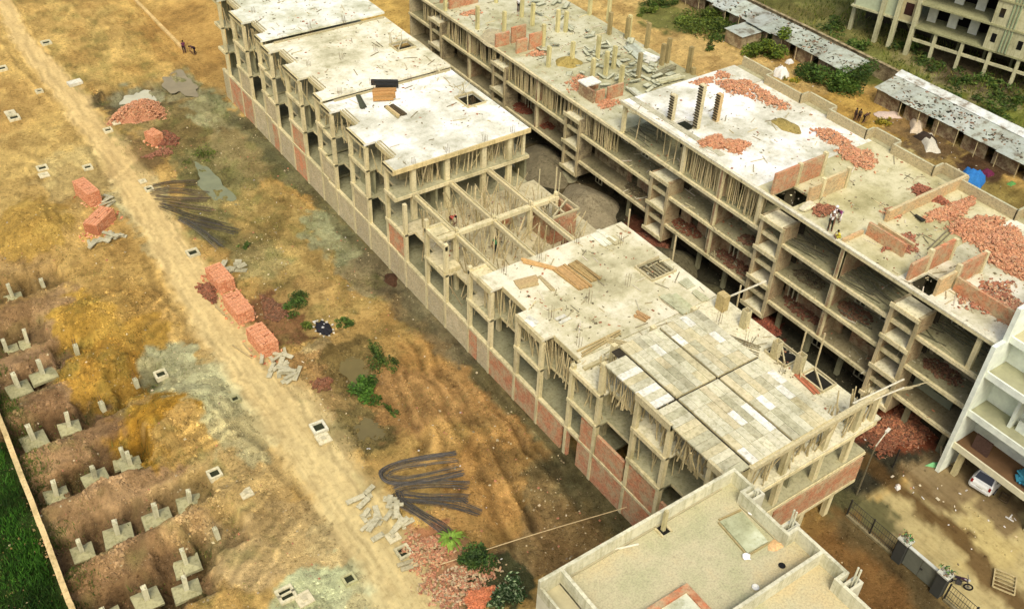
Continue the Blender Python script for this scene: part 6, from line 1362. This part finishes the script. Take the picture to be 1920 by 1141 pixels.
def pillar(y, label):
    root = thing('gate_pillar', (GX_,y,0), label, 'gate pillar'); mb = MB(); mb.box(GX_-.3,GX_+.3,y-.35,y+.35,0,2.1,S(70,72,66)); mb.build('shaft', PLAST, root)
    mb = MB(); mb.box(GX_-.38,GX_+.38,y-.43,y+.43,2.1,2.22,S(206,208,190)); mb.build('cap', PLAST, root)
    for k,(dx,dy) in enumerate(((-.2,-.2),(.2,.15),(0,.3),(.25,-.25))):
        mb = MB(); mb.lathe((GX_+dx,y+dy,2.223),[(.06,0),(.1,.16),(.08,.17)],S(150,140,120),8); t = tag(mb.build('flower_pot', PLAST),['left','right','rear','front'][k]+' flower pot on the '+('farther' if y > 17 else 'nearer')+' gate pillar','flower pot')
        mb = MB()
        for _ in range(16):
            q = (GX_+dx+rnd.gauss(0,.12),y+dy+rnd.gauss(0,.12),2.45+rnd.gauss(0,.12)); a = Vector((rnd.gauss(0,1),rnd.gauss(0,1),rnd.gauss(0,1))).normalized()*.09; b = a.orthogonal().normalized()*.06
            mb.add([Vector(q)-a,Vector(q)+b,Vector(q)+a,Vector(q)-b],[(0,1,2,3)],S(70+rnd.random()*90,100+rnd.random()*70,80))
        mb.build('leaves', LEAF, t)
pillar(18.1,'farther dark gate pillar topped with flower pots'); pillar(14.9,'nearer dark gate pillar topped with flower pots')
root = thing('house_gate', (GX_,16.5,0), 'grey metal gate between the two dark pillars', 'gate')
for ya, yb_ in ((15.3,16.48),(16.52,17.7)):
    mb = MB(); mb.box(GX_-.05,GX_+.05,ya,yb_,.1,1.8,S(120,124,108)); mb.build('leaf_panel', PLAST, root)
mb = MB(); mb.box(GX_-.1,GX_+.14,15.3,17.7,1.82,1.9,S(206,210,196,.8)); mb.build('canopy_plate', PLAST, root)
mb = MB(); mb.box(GX_-.09,GX_-.051,16.3,16.46,.9,1.05,S(60,60,56)); mb.build('handle', STEEL, root)

# ------------------------------------------------------------------ white car under the balcony (rear towards the street)
c0 = PG(1828,922); fwd = Vector((.62,.78,0)).normalized()
q1, q2 = Vector(PG(1815,915)), Vector(PG(1847,935)); w_ = (q2-q1).normalized(); fwd = Vector((-w_.y, w_.x, 0)); fwd = fwd if fwd.x > 0 else -fwd
CSC = 1.13
ro = thing('parked_car', (q1+q2)*.5, 'white hatchback parked half under the white house balcony, rear to the street', 'car')
RO = (q1+q2)*.5; Lr = Vector((-fwd.y, fwd.x, 0))
def C(s, t, z): p = RO+fwd*s*CSC+Lr*t*CSC; return (p.x, p.y, p.z+z*CSC)
def loft(secs, col):
    mb = MB(); n = len(secs[0]); vs = [v for s_ in secs for v in s_]
    fs = [(i*n+k,i*n+(k+1)%n,(i+1)*n+(k+1)%n,(i+1)*n+k) for i in range(len(secs)-1) for k in range(n)]+[tuple(range(n))[::-1],tuple((len(secs)-1)*n+k for k in range(n))]
    mb.add(vs, fs, col); return mb
CW = S(238,242,236,.86)
def sec(s, hw, zb, zt): return [C(s,-hw*.94,zb),C(s,-hw,zb+.2),C(s,-hw*.99,(zb+zt)/2+.1),C(s,-hw*.9,zt),C(s,hw*.9,zt),C(s,hw*.99,(zb+zt)/2+.1),C(s,hw,zb+.2),C(s,hw*.94,zb)]
loft([sec(-.02,.62,.4,.8),sec(.05,.76,.3,.92),sec(.4,.8,.24,.98),sec(1.2,.82,.22,.98),sec(2.4,.82,.22,.96),sec(3.1,.8,.22,.9),sec(3.6,.72,.28,.78),sec(3.75,.6,.36,.66)],CW).build('body', PAINT, ro)
def cs(s, hb, ht, zt): return [C(s,-hb,.93),C(s,-ht,zt),C(s,ht,zt),C(s,hb,.93)]
loft([cs(.1,.7,.6,.98),cs(.55,.72,.56,1.46),cs(1.2,.73,.57,1.52),cs(1.9,.73,.56,1.49),cs(2.75,.72,.6,.95)],CW).build('cabin', PAINT, ro)
def pane(name, a, b, c, d): mb = MB(); mb.add([a,b,c,d],[(0,1,2,3)],S(24,28,28)); mb.build(name, GLASS, ro)
pane('rear_window',C(.16,-.58,1.06),C(.16,.58,1.06),C(.5,.5,1.43),C(.5,-.5,1.43)); pane('windscreen',C(2.66,-.6,1.02),C(2.0,-.5,1.46),C(2.0,.5,1.46),C(2.66,.6,1.02))
for t in (-1,1): pane('side_window',C(.65,t*.725,1.02),C(.75,t*.605,1.42),C(1.22,t*.6,1.45),C(1.22,t*.735,1.02)); pane('side_window',C(1.3,t*.735,1.02),C(1.3,t*.6,1.45),C(1.85,t*.595,1.42),C(2.3,t*.72,1.02))
for t in (-1,1):
    mb = MB(); mb.obox(C(.02,t*.6,.82),(.12,.16,.28),S(150,30,26),math.atan2(fwd.y,fwd.x)); mb.build('tail_light', PAINT, ro)
    for s in (.75,3.05):
        mb = MB(); a, b = Vector(C(s,t*.68,.3)), Vector(C(s,t*.84,.3)); mb.tube([a,b],.3,S(30,30,30),18); w2 = mb.build('wheel', RUBBER, ro)
        mb = MB(); mb.tube([b,b+(b-a)*.06],.19,S(170,172,168),14); mb.build('rim', STEEL, w2)
mb = MB(); mb.obox(C(-.04,0,.45),(.1,1.4,.16),S(206,208,202),math.atan2(fwd.y,fwd.x)); mb.build('bumper', PAINT, ro)
mb = MB(); mb.obox(C(-.03,0,.66),(.06,.46,.12),S(226,226,214),math.atan2(fwd.y,fwd.x)); mb.build('number_plate', PAINT, ro)

# ------------------------------------------------------------------ motorbike
a, b = Vector(PG(1776,1090)), Vector(PG(1812,1104)); fw = (b-a).normalized(); sd_ = Vector((-fw.y,fw.x,0)); mid = (a+b)/2
mo = thing('motorcycle', mid, 'dark motorcycle parked on the street near the gate', 'motorcycle')
B = lambda s,t,z: tuple(mid+fw*s+sd_*t+Vector((0,0,z)))
def wheel(s):
    mb = MB(); n, m_ = 18, 6; vs = []
    for i in range(n):
        for k in range(m_):
            A_, Q = 6.283*i/n, 6.283*k/m_; r_ = .27+.055*math.cos(Q); vs.append(B(s+r_*math.cos(A_), .055*math.sin(Q), .31+r_*math.sin(A_)))
    mb.add(vs,[(i*m_+k,((i+1)%n)*m_+k,((i+1)%n)*m_+(k+1)%m_,i*m_+(k+1)%m_) for i in range(n) for k in range(m_)],S(28,26,26)); w2 = mb.build('wheel', RUBBER, mo)
    mb = MB()
    for i in range(6): A_ = 3.1416*i/6; mb.tube([B(s+.24*math.cos(A_),0,.31+.24*math.sin(A_)),B(s-.24*math.cos(A_),0,.31-.24*math.sin(A_))],.012,S(120,120,116),4)
    mb.build('spokes', STEEL, w2)
wheel(.65); wheel(-.65)
mb = MB(); mb.tube([B(.62,0,.33),B(.42,0,.95)],.035,S(60,58,58),6); mb.tube([B(.42,0,.85),B(-.1,0,.45),B(-.65,0,.33)],.04,S(50,48,50),6); mb.tube([B(.4,0,.8),B(-.5,0,.78)],.04,S(50,48,50),6); mb.build('frame', STEEL, mo)
mb = MB(); mb.obox(B(.0,0,.42),(.36,.24,.3),S(70,68,66),math.atan2(fw.y,fw.x)); mb.build('engine', STEEL, mo)
mb = MB(); mb.tube([B(.36,0,.86),B(.2,0,.92),B(-.05,0,.84)],.13,S(60,28,44),10,.08); mb.build('tank', PAINT, mo)
mb = MB(); mb.tube([B(-.0,0,.85),B(-.3,0,.82),B(-.72,0,.9)],.11,S(44,34,44),8,.07); mb.build('seat', RUBBER, mo)
mb = MB(); mb.tube([B(.36,-.34,1.05),B(.44,0,1.0),B(.36,.34,1.05)],.025,S(90,90,90),6); mb.build('handlebar', STEEL, mo)
mb = MB(); mb.lathe(B(.52,0,.86),[(.02,0),(.09,.03),(.09,.12),(.02,.15)],S(190,190,180),10); mb.build('headlight', PAINT, mo)

# ------------------------------------------------------------------ people: one skinned body each; clothes and hair are children
SK = S(120,84,60)
def person(pos, face, label, shirt, trousers, pose='stand', hair=S(26,22,20), sc=1.0, cap=None, scarf=None, skirt=None):
    root = thing('person', pos, label, 'person'); root.rotation_euler = (0,0,face); root.scale = (sc,)*3
    # joints in the person's own frame, facing +Y
    J = dict(pel=(0,0,.95),chest=(0,.02,1.3),neck=(0,.03,1.5),head=(0,.05,1.62),top=(0,.04,1.7),
             hl=(-.1,0,.92),kl=(-.11,.03,.5),al=(-.11,-.02,.09),tl=(-.12,.16,.04), hr=(.1,0,.92),kr=(.11,.03,.5),ar=(.11,-.02,.09),tr=(.12,.16,.04),
             sl=(-.19,.02,1.42),el=(-.25,-.02,1.14),wl=(-.24,.08,.9), sr=(.19,.02,1.42),er=(.25,-.02,1.14),wr=(.24,.08,.9))
    def up(**k): J.update(k)
    if pose == 'bend': up(chest=(0,.26,1.16),neck=(0,.44,1.24),head=(0,.56,1.26),top=(0,.62,1.28),sl=(-.19,.36,1.2),el=(-.24,.46,.92),wl=(-.16,.56,.7),sr=(.19,.36,1.2),er=(.24,.46,.92),wr=(.16,.56,.7),kl=(-.12,.1,.5),kr=(.12,-.05,.5),ar=(.12,-.26,.09),tr=(.12,-.1,.04))
    if pose == 'walk': up(kl=(-.11,.2,.52),al=(-.11,.22,.1),tl=(-.11,.4,.06),kr=(.11,-.02,.5),ar=(.11,-.3,.12),tr=(.11,-.14,.04),el=(-.25,-.14,1.16),wl=(-.24,-.1,.92),er=(.25,.1,1.16),wr=(.22,.28,1.0))
    if pose == 'carry': up(el=(-.3,.02,1.62),wl=(-.14,.06,1.82),er=(.3,.02,1.62),wr=(.14,.06,1.82),kl=(-.11,.12,.51),al=(-.11,.1,.1),tl=(-.11,.28,.05))
    if pose == 'squat': up(pel=(0,-.1,.34),chest=(0,.04,.66),neck=(0,.12,.84),head=(0,.18,.96),top=(0,.18,1.04),hl=(-.1,-.08,.32),kl=(-.16,.3,.46),al=(-.13,.06,.09),tl=(-.15,.24,.04),hr=(.1,-.08,.32),kr=(.16,.3,.46),ar=(.13,.06,.09),tr=(.15,.24,.04),sl=(-.18,.08,.77),el=(-.24,.28,.6),wl=(-.12,.42,.44),sr=(.18,.08,.77),er=(.24,.28,.6),wr=(.12,.42,.44))
    if pose == 'sit': pass
    V, Ed, Rd, ix = [], [], [], {}
    def vtx(k, r, p=None):
        if k not in ix: ix[k] = len(V); V.append(Vector(p or J[k])); Rd.append(r)
        return ix[k]
    def chain(ks):
        for a, b in zip(ks, ks[1:]): Ed.append((ix[a], ix[b]))
    RR = dict(pel=.125,chest=.135,neck=.05,head=.095,top=.07,hl=.085,kl=.058,al=.04,tl=.032,hr=.085,kr=.058,ar=.04,tr=.032,sl=.058,el=.042,wl=.028,sr=.058,er=.042,wr=.028)
    for k, r in RR.items(): vtx(k, r)
    for ks in (['pel','chest','neck','head','top'],['pel','hl','kl','al','tl'],['pel','hr','kr','ar','tr'],['chest','sl','el','wl'],['chest','sr','er','wr']): chain(ks)
    for s in 'lr':                                            # palm, four fingers and a thumb
        e, w_ = Vector(J['e'+s]), Vector(J['w'+s]); d = (w_-e).normalized(); side = d.orthogonal().normalized(); nrm = d.cross(side)
        vtx('p'+s, .026, w_+d*.07); chain(['w'+s,'p'+s])
        for f, (o_, ln) in enumerate(((-.032,.065),(-.011,.078),(.011,.074),(.032,.058))):
            vtx(f'f{s}{f}', .010, w_+d*(.07+ln*.55)+side*o_+nrm*.008); vtx(f'g{s}{f}', .008, w_+d*(.07+ln)+side*o_+nrm*.03); chain(['p'+s,f'f{s}{f}',f'g{s}{f}'])
        vtx('t'+s, .011, w_+d*.05+side*.05+nrm*.012); vtx('u'+s, .009, w_+d*.085+side*.062+nrm*.03); chain(['w'+s,'t'+s,'u'+s])
    nose = Vector(J['head'])+Vector((0,.1,-.01)); vtx('nose', .018, nose); chain(['head','nose'])
    for s in (-1,1): vtx(f'ear{s}', .02, Vector(J['head'])+Vector((.1*s,0,0))); chain(['head',f'ear{s}'])
    def skin_obj(name, V, Ed, Rd, mat, col, root_i):
        me = bpy.data.meshes.new(name); me.from_pydata([tuple(v) for v in V], Ed, []); o = bpy.data.objects.new(name, me); COL.objects.link(o); o.parent = root
        md = o.modifiers.new('skin', 'SKIN'); sv = me.skin_vertices[0].data if me.skin_vertices else None
        if sv is None: me.skin_vertices.new() if hasattr(me.skin_vertices,'new') else None; sv = me.skin_vertices[0].data
        for i, r in enumerate(Rd): sv[i].radius = (r, r); sv[i].use_root = i == root_i
        o.modifiers.new('sub', 'SUBSURF').levels = 1; o.modifiers['sub'].render_levels = 1; md.use_smooth_shade = True
        dg = bpy.context.evaluated_depsgraph_get(); ev = o.evaluated_get(dg); m2 = bpy.data.meshes.new_from_object(ev); o.modifiers.clear(); o.data = m2
        at = m2.color_attributes.get('Col') or m2.color_attributes.new('Col', 'FLOAT_COLOR', 'POINT'); a = np.ones((len(m2.vertices),4), np.float32); a[:,:3] = col; at.data.foreach_set('color', a.ravel())
        m2.materials.clear(); m2.materials.append(mat); return o
    skin_obj('body', V, Ed, Rd, SKIN, SK, ix['pel'])
    def garment(name, ks, rad, col, root_i=0):
        names = list(dict.fromkeys(k for c in ks for k in c[0])) ; vi = {k:i for i,k in enumerate(names)}
        VV = []
        for k in names:
            if '>' in k: a, b, t = k.split('>'); VV.append(Vector(J[a]).lerp(Vector(J[b]), float(t)))
            else: VV.append(Vector(J[k]))
        ee = [(vi[a],vi[b]) for c in ks for a,b in zip(c[0],c[0][1:])]
        skin_obj(name, VV, ee, [rad[k] for k in names], CLOTH, col, root_i)
    garment('shirt', [(['pel','chest','chest>neck>0.7'],),(['chest','sl','sl>el>0.6'],),(['chest','sr','sr>er>0.6'],)], {'pel':.15,'chest':.16,'chest>neck>0.7':.09,'sl':.075,'sl>el>0.6':.062,'sr':.075,'sr>er>0.6':.062}, shirt)
    garment('trousers', [(['pel','hl','kl','kl>al>0.85'],),(['pel','hr','kr','kr>ar>0.85'],)], {'pel':.14,'hl':.10,'kl':.075,'kl>al>0.85':.06,'hr':.10,'kr':.075,'kr>ar>0.85':.06}, trousers)
    h, t = Vector(J['head']), Vector(J['top']); mb = MB(); ax = (t-h).normalized(); c = h+ax*.03+Vector((0,-.015,0)); n, m_ = 12, 5; vs = []
    R_ = Vector((0,0,1)).rotation_difference(ax).to_matrix()
    for i in range(m_+1):
        for k in range(n): A_, Q = 6.283*k/n, 1.75*i/m_; r_ = .112 if not cap else .13; vs.append(c+R_@Vector((r_*math.sin(Q)*math.cos(A_), r_*1.05*math.sin(Q)*math.sin(A_), r_*math.cos(Q))))
    mb.add(vs,[(i*n+k,i*n+(k+1)%n,(i+1)*n+(k+1)%n,(i+1)*n+k) for i in range(m_) for k in range(n)],cap or hair)
    me_o = mb.build('head_cloth' if cap else 'hair', CLOTH, None, (0,0,0)); me_o.parent = root; me_o.location = (0,0,0)
    mb = MB()
    for s in (-1,1): mb.obox(h+Vector((.035*s,.092,.02)),(.022,.012,.012),S(20,16,14))
    mb.obox(h+Vector((0,.094,-.045)),(.045,.012,.012),S(110,56,48)); fo = mb.build('eyes_and_mouth', SKIN, None, (0,0,0)); fo.parent = root; fo.location = (0,0,0)
    return root
z12 = 12.13
def at(px, py, z): p = P(px, py, z); return p
DKB = S(40,42,50)
person(at(845,424,5.72),R(200),'worker in a pink red shirt bending between the bare beams',S(228,118,102),S(96,62,46),'bend')
person(at(929,475,5.72),R(120),'worker in a green shirt walking among the leaning props',S(90,164,112),S(40,50,48),'walk')
person(at(1554,432,z12),R(150),'tallest of the white clad workers, dark trousers, at the roof edge',S(240,240,232),S(40,56,44),'carry',sc=1.05,cap=S(240,238,228))
person(at(1560,420,z12),R(210),'white clad worker half hidden behind the tallest one',S(238,236,228),S(206,206,196),'stand',cap=S(240,240,232))
person(at(1572,416,z12),R(100),'worker in purple and white right of the white clad pair',S(150,70,130),S(232,228,220),'bend')
person(at(1571,448,z12),R(60),'child in yellow squatting at the roof edge below the workers',S(222,206,76),S(190,180,70),'squat',sc=.8)
person(at(972,22,8.86),R(180),'worker in white shirt among the stubs on the littered deck',S(232,232,226),S(44,48,56),'stand')
person(PG(1601,226),R(180),'leftmost of three small figures on the yellow yard',S(70,58,52),S(40,36,34),'stand',sc=.95); person(PG(1609,228),R(90),'middle one of three small figures on the yellow yard',S(90,78,60),S(44,40,38),'stand',sc=.95); person(PG(1618,230),R(250),'rightmost of three small figures on the yellow yard',S(80,62,54),S(40,38,36),'bend',sc=.95)
person(PG(346,100),R(180),'left figure of a pair beside the far line across the field',S(110,60,84),S(50,36,46),'stand'); person(PG(366,103),R(90),'right figure of a pair beside the far line across the field',S(70,50,66),S(44,34,44),'bend')

# ------------------------------------------------------------------ plants
def leaves(mb, c, rx, ry, rz, n, size, cols, clumps=9, flat=.4):
    cl = [(rnd.gauss(0,.45)*rx,rnd.gauss(0,.45)*ry,abs(rnd.gauss(.45,.3))*rz,rnd.uniform(.28,.55),rnd.uniform(.6,1.35)) for _ in range(clumps)]
    for _ in range(n):
        x, y, z, s_, t = rnd.choice(cl); d = Vector((rnd.gauss(0,1),rnd.gauss(0,1),rnd.gauss(0,1))).normalized()*(rnd.random()**.4)*s_
        q = Vector((c[0]+x+d.x*rx,c[1]+y+d.y*ry,max(c[2]+.04,c[2]+z+d.z*rz))); a = Vector((rnd.gauss(0,1),rnd.gauss(0,1),rnd.gauss(0,flat))).normalized()*size*rnd.uniform(.6,1.4); b = Vector((rnd.gauss(0,1),rnd.gauss(0,1),rnd.gauss(.2,1))).cross(a).normalized()*size*.5
        mb.add([q-a,q+b,q+a,q-b],[(0,1,2,3)],mul(jit(rnd.choice(cols),.25),t))
G1 = [S(100,128,56),S(82,110,46),S(66,92,38)]; G2 = [S(78,104,40),S(60,88,32),S(96,112,48)]; G3 = [S(120,136,52),S(104,124,50),S(84,104,40)]
def bush(px, py, rx, ry, rz, n, label, cols=G1, size=.13, cat='shrub', name='shrub', clumps=9):
    p = PG(px, py); root = thing(name, p, label, cat); mb = MB(); leaves(mb, p, rx, ry, rz, n, size, cols, clumps); mb.build('crown', LEAF, root)
    mb = MB()
    for _ in range(5): mb.tube([p,(p[0]+rnd.gauss(0,.3)*rx,p[1]+rnd.gauss(0,.3)*ry,p[2]+rz*rnd.uniform(.4,.8))],.04,S(90,70,46),5,.015)
    mb.build('stems', WOOD, root)
bush(688,738,1.3,1.3,1.0,1500,'bright green bush at the foot of the muddy pool',[S(98,140,52),S(82,122,44),S(64,98,36)]); bush(712,668,.8,2.2,.6,900,'long weedy shrub along the right side of the muddy pool',G2,.11); bush(733,770,.35,.9,.4,260,'small weed tuft between the two muddy pools',G2,.1); bush(565,567,1.7,1.2,.5,1000,'low green weed patch behind the black sheet',G1,.11); bush(648,608,.8,.6,.5,450,'small green weed clump right of the black sheet',G1,.11); bush(580,614,.6,.7,.4,320,'small dull weed clump left of the black sheet',G3,.1); bush(460,462,.6,.6,.3,160,'small green weed beside the rusty rods',G1,.1); bush(375,290,1.6,1.8,.35,420,'thin weed patch above the green pool',G3,.1)
bush(895,1045,1.7,1.3,1.1,1700,'dark leafy bush behind the palm like plant',[S(64,92,40),S(48,74,32),S(80,104,46)]); bush(948,1118,1.5,1.2,1.0,900,'pale flecked shrub at the corner of the plastered house',[S(66,96,50),S(48,74,36),S(150,170,130)])
p = PG(845,1015); root = thing('palm_plant', p, 'bright palm like plant with arching fronds beside the black rods', 'plant'); mb = MB()
for k in range(44):
    t = k*2.4; l_ = rnd.uniform(.8,1.35); el_ = rnd.uniform(.2,1.2); d = Vector((math.cos(t),math.sin(t),0)); pts = [Vector(p)+d*l_*u+Vector((0,0,.3+el_*u*1.1-1.3*u*u)) for u in (0,.35,.7,1)]
    s_ = Vector((-d.y,d.x,0)); w4 = [.02,.07,.05,.005]
    for i in range(3): mb.add([pts[i]-s_*w4[i],pts[i]+s_*w4[i],pts[i+1]+s_*w4[i+1],pts[i+1]-s_*w4[i+1]],[(0,1,2,3)],jit(S(140,176,70),.2))
mb.build('fronds', LEAF, root); mb = MB(); mb.tube([p,(p[0],p[1],p[2]+.4)],.12,S(90,74,48),8); mb.build('stem', WOOD, root)
bush(1426,100,3.0,2.6,2.1,3000,'round yellow green bush beside the tin hut',[S(126,144,48),S(104,128,44),S(80,100,36)],.2); bush(1578,162,3.8,3.2,2.6,3800,'large dark green bush between the two tin sheds',[S(84,116,44),S(66,96,36),S(100,124,50)],.2,clumps=14); bush(1510,145,1.7,1.8,1.6,1100,'medium bush left of the large dark bush',G2,.18); bush(1310,44,5.0,3.6,1.3,3400,'long low thicket of weeds before the left shed',G3,.2,clumps=16); bush(1370,52,3.4,2.6,1.2,2000,'weed thicket reaching the tin hut',G2,.2,clumps=10); bush(1238,12,1.9,1.6,1.2,800,'green shrub at the top edge beyond the deck',G2,.2); bush(1215,24,1.8,1.2,.6,450,'low weeds left of the top edge shrub',G3,.18); bush(1332,92,.9,.7,.7,300,'small shrub left of the tin hut',G2,.15); bush(1655,232,1.3,.9,.5,420,'yellow weed patch on the yard by the tarpaulins',[S(176,160,50),S(150,146,50)],.14); bush(1492,152,.8,.6,.5,240,'yellow flecked weed left of the large bush',[S(190,170,50),S(120,130,50)],.14); bush(1445,80,1.6,2,1.4,700,'shrub behind the round yellow green bush',G2,.2)
for k,(px,py,r_) in enumerate(((1700,95,2.2),(1745,128,2.0),(1810,150,2.4),(1860,160,2.2),(1900,190,2.0),(1560,60,2.4),(1610,90,1.8),(1860,205,2.6),(1780,190,2.2))): bush(px,py,r_,r_,.9,520,['weed clump by the fourth stilt','weed clump by the fifth stilt','dark weed clump before the stilts','weed clump under the stair tower','weed clump at the right edge before the stilts','weed clump at the left end of the stilt block','weed clump right of the left end weeds','weed clump close to the right shed','weed clump in the middle of the right field'][k],G2,.22)
# grass: nobody could count it
def grass(name, label, pts, h, cols, w_=.02):
    mb = MB()
    for x, y in pts:
        z = gz(x,y) if False else 0; hh = h*rnd.uniform(.5,1.4); t = rnd.random()*6.28; dx, dy = w_*math.cos(t), w_*math.sin(t); lx, ly = rnd.gauss(0,.35)*hh, rnd.gauss(0,.35)*hh
        mb.add([(x-dx,y-dy,z-.05),(x+dx,y+dy,z-.05),(x+lx,y+ly,z+hh)],[(0,1,2)],mul(jit(rnd.choice(cols),.3),.5+1.0*float(vn(np.array([x*.45]),np.array([y*.45]),41)[0])))
    o = mb.build(name, LEAF); return tag(o, label, 'grass', None, 'stuff')
a, b = Vector(WALL_A), Vector(WALL_B); dv = (b-a); nv = Vector((dv.y,-dv.x,0)).normalized(); nv = nv if (Vector(P(0,1000))-a).dot(nv) > 0 else -nv
pts = []
for _ in range(30000):
    q = a.lerp(b, rnd.random())+nv*(.5+rnd.random()**1.3*11); pts.append((q.x,q.y))
grass('crop_grass','dense dark green grass beyond the low wall at the lower left',pts,.4,[S(58,104,30),S(44,84,24),S(76,124,38)],.05)
pts = []
for _ in range(26000):
    x, y = rnd.uniform(105,150), rnd.uniform(30,130); t = float(fbm(np.array([x*.12]),np.array([y*.12]),3,3)[0])
    if t > rnd.uniform(.38,.62): pts.append((x,y))
grass('field_grass','rough green grass between the shed wall and the apartment block',pts,.5,[S(112,124,50),S(92,108,42),S(136,136,66)],.09)
pts = []
for _ in range(60000):
    x, y = (rnd.uniform(-6,13), rnd.uniform(34,84)) if rnd.random() < .55 else (rnd.uniform(19,32.6), rnd.uniform(40,100))
    t = float(fbm(np.array([x*.55]),np.array([y*.55]),131,4)[0])
    if t > .585: pts.append((x,y))
    if len(pts) > 9000: break
o = grass('ground_weeds','thin weeds sprouting from the bare earth around the footings and pools',pts,.16,[S(124,128,62),S(104,112,50),S(140,134,80)],.03)
me = o.data; zz = np.empty(len(me.vertices)*3, np.float32); me.vertices.foreach_get('co', zz); zz = zz.reshape(-1,3); zz[:,2] += height(zz[:,0]+o.location.x, zz[:,1]+o.location.y); me.vertices.foreach_set('co', zz.ravel()); me.update()

pts = []
for _ in range(5000):
    q = a.lerp(b, rnd.random())-nv*abs(rnd.gauss(0,.9))-nv*.25
    if float(vn(np.array([q.x*.7]),np.array([q.y*.7]),19)[0]) > .5: pts.append((q.x,q.y))
for p_ in FOOT:
    for _ in range(60):
        t = rnd.random()*6.28; x, y = p_[0]+rnd.uniform(.9,1.7)*math.cos(t), p_[1]+rnd.uniform(.8,1.5)*math.sin(t)
        if float(vn(np.array([x*.9]),np.array([y*.9]),29)[0]) > .58: pts.append((x,y))
o = grass('wall_weeds','tufts of weeds along the low wall and around the footing pads',pts,.3,[S(92,116,48),S(74,100,40),S(120,126,62)],.035)
me = o.data; zz = np.empty(len(me.vertices)*3, np.float32); me.vertices.foreach_get('co', zz); zz = zz.reshape(-1,3); zz[:,2] += height(zz[:,0]+o.location.x, zz[:,1]+o.location.y); me.vertices.foreach_set('co', zz.ravel()); me.update()

# ------------------------------------------------------------------ stones and clods strewn over the site
mb = MB(); xs = []; cand = []
for _ in range(42000):
    t = rnd.random()
    if t < .34: x, y = rnd.uniform(-6,14), rnd.uniform(30,90)
    elif t < .74: x, y = rnd.uniform(19.5,33), rnd.uniform(26,100)
    elif t < .86: x, y = rnd.uniform(47,60), rnd.uniform(8,100)
    elif t < .93: x, y = rnd.uniform(72,98), rnd.uniform(36,100)
    else: x, y = rnd.uniform(34,47), rnd.uniform(8,22)
    cand.append((x,y))
ca_ = np.array(cand); dens = fbm(ca_[:,0]*.35, ca_[:,1]*.35, 77, 4); hz_ = height(ca_[:,0], ca_[:,1]); dr, _t = pline(ca_[:,0], ca_[:,1], ROAD)
sh = shade(ca_[:,0], ca_[:,1])
for (x,y), d_, z, dd, c in zip(cand, dens, hz_, dr, sh):
    if d_ < .5+rnd.uniform(-.12,.1) or dd < 2.1: continue
    u = rnd.random(); r_ = .035+.10*u**4; col = tuple(c*rnd.uniform(.75,1.35)) if rnd.random() < .85 else jit(rnd.choice([S(206,190,148),S(180,166,126),S(150,136,104),S(180,124,92)]),.2)
    rock(mb, (x,y,z-.01), r_, col)
for _ in range(16000):
    p, rx, ry, a = rnd.choice(MOUNDS[:22]+MOUNDS[-2:]); t = rnd.random()*6.283; q = rnd.uniform(.2,1.5); x, y = p[0]+rx*q*math.cos(t), p[1]+ry*q*math.sin(t)
    if float(vn(np.array([x*1.1]),np.array([y*1.1]),15)[0]) < .52 or pline(np.array([x]),np.array([y]),ROAD)[0][0] < 2.2: continue
    i, j = min(max(int(np.searchsorted(GX,x)),0),len(GX)-1), min(max(int(np.searchsorted(GY,y)),0),len(GY)-1)
    rock(mb,(x,y,gz(x,y)-.02),.05+.16*rnd.random()**3,tuple(CC[i,j]*rnd.uniform(.7,1.3)))
tag(mb.build('loose_stones', LOOSE), 'stones, clods and small rubble strewn over the bare earth', 'stones', None, 'stuff')
mb = MB()
for _ in range(140):
    x, y = rnd.choice(((rnd.uniform(20,33),rnd.uniform(30,90)),(rnd.uniform(48,56.5),rnd.uniform(24,90)),(rnd.uniform(52,57),rnd.uniform(14,24)),(rnd.uniform(84,98),rnd.uniform(38,66)),(rnd.uniform(94,98),rnd.uniform(40,95))))
    mb.obox((x,y,gz(x,y)+.05),(.06+.25*rnd.random()**2.5,.05+.14*rnd.random()**2,.03),jit(rnd.choice([S(236,234,224),S(226,214,180),S(206,204,196)]),.1),rnd.random()*6,rnd.uniform(-.3,.3))
tag(mb.build('litter', CLOTH), 'scraps of pale litter scattered over the muddy ground', 'litter', None, 'stuff')
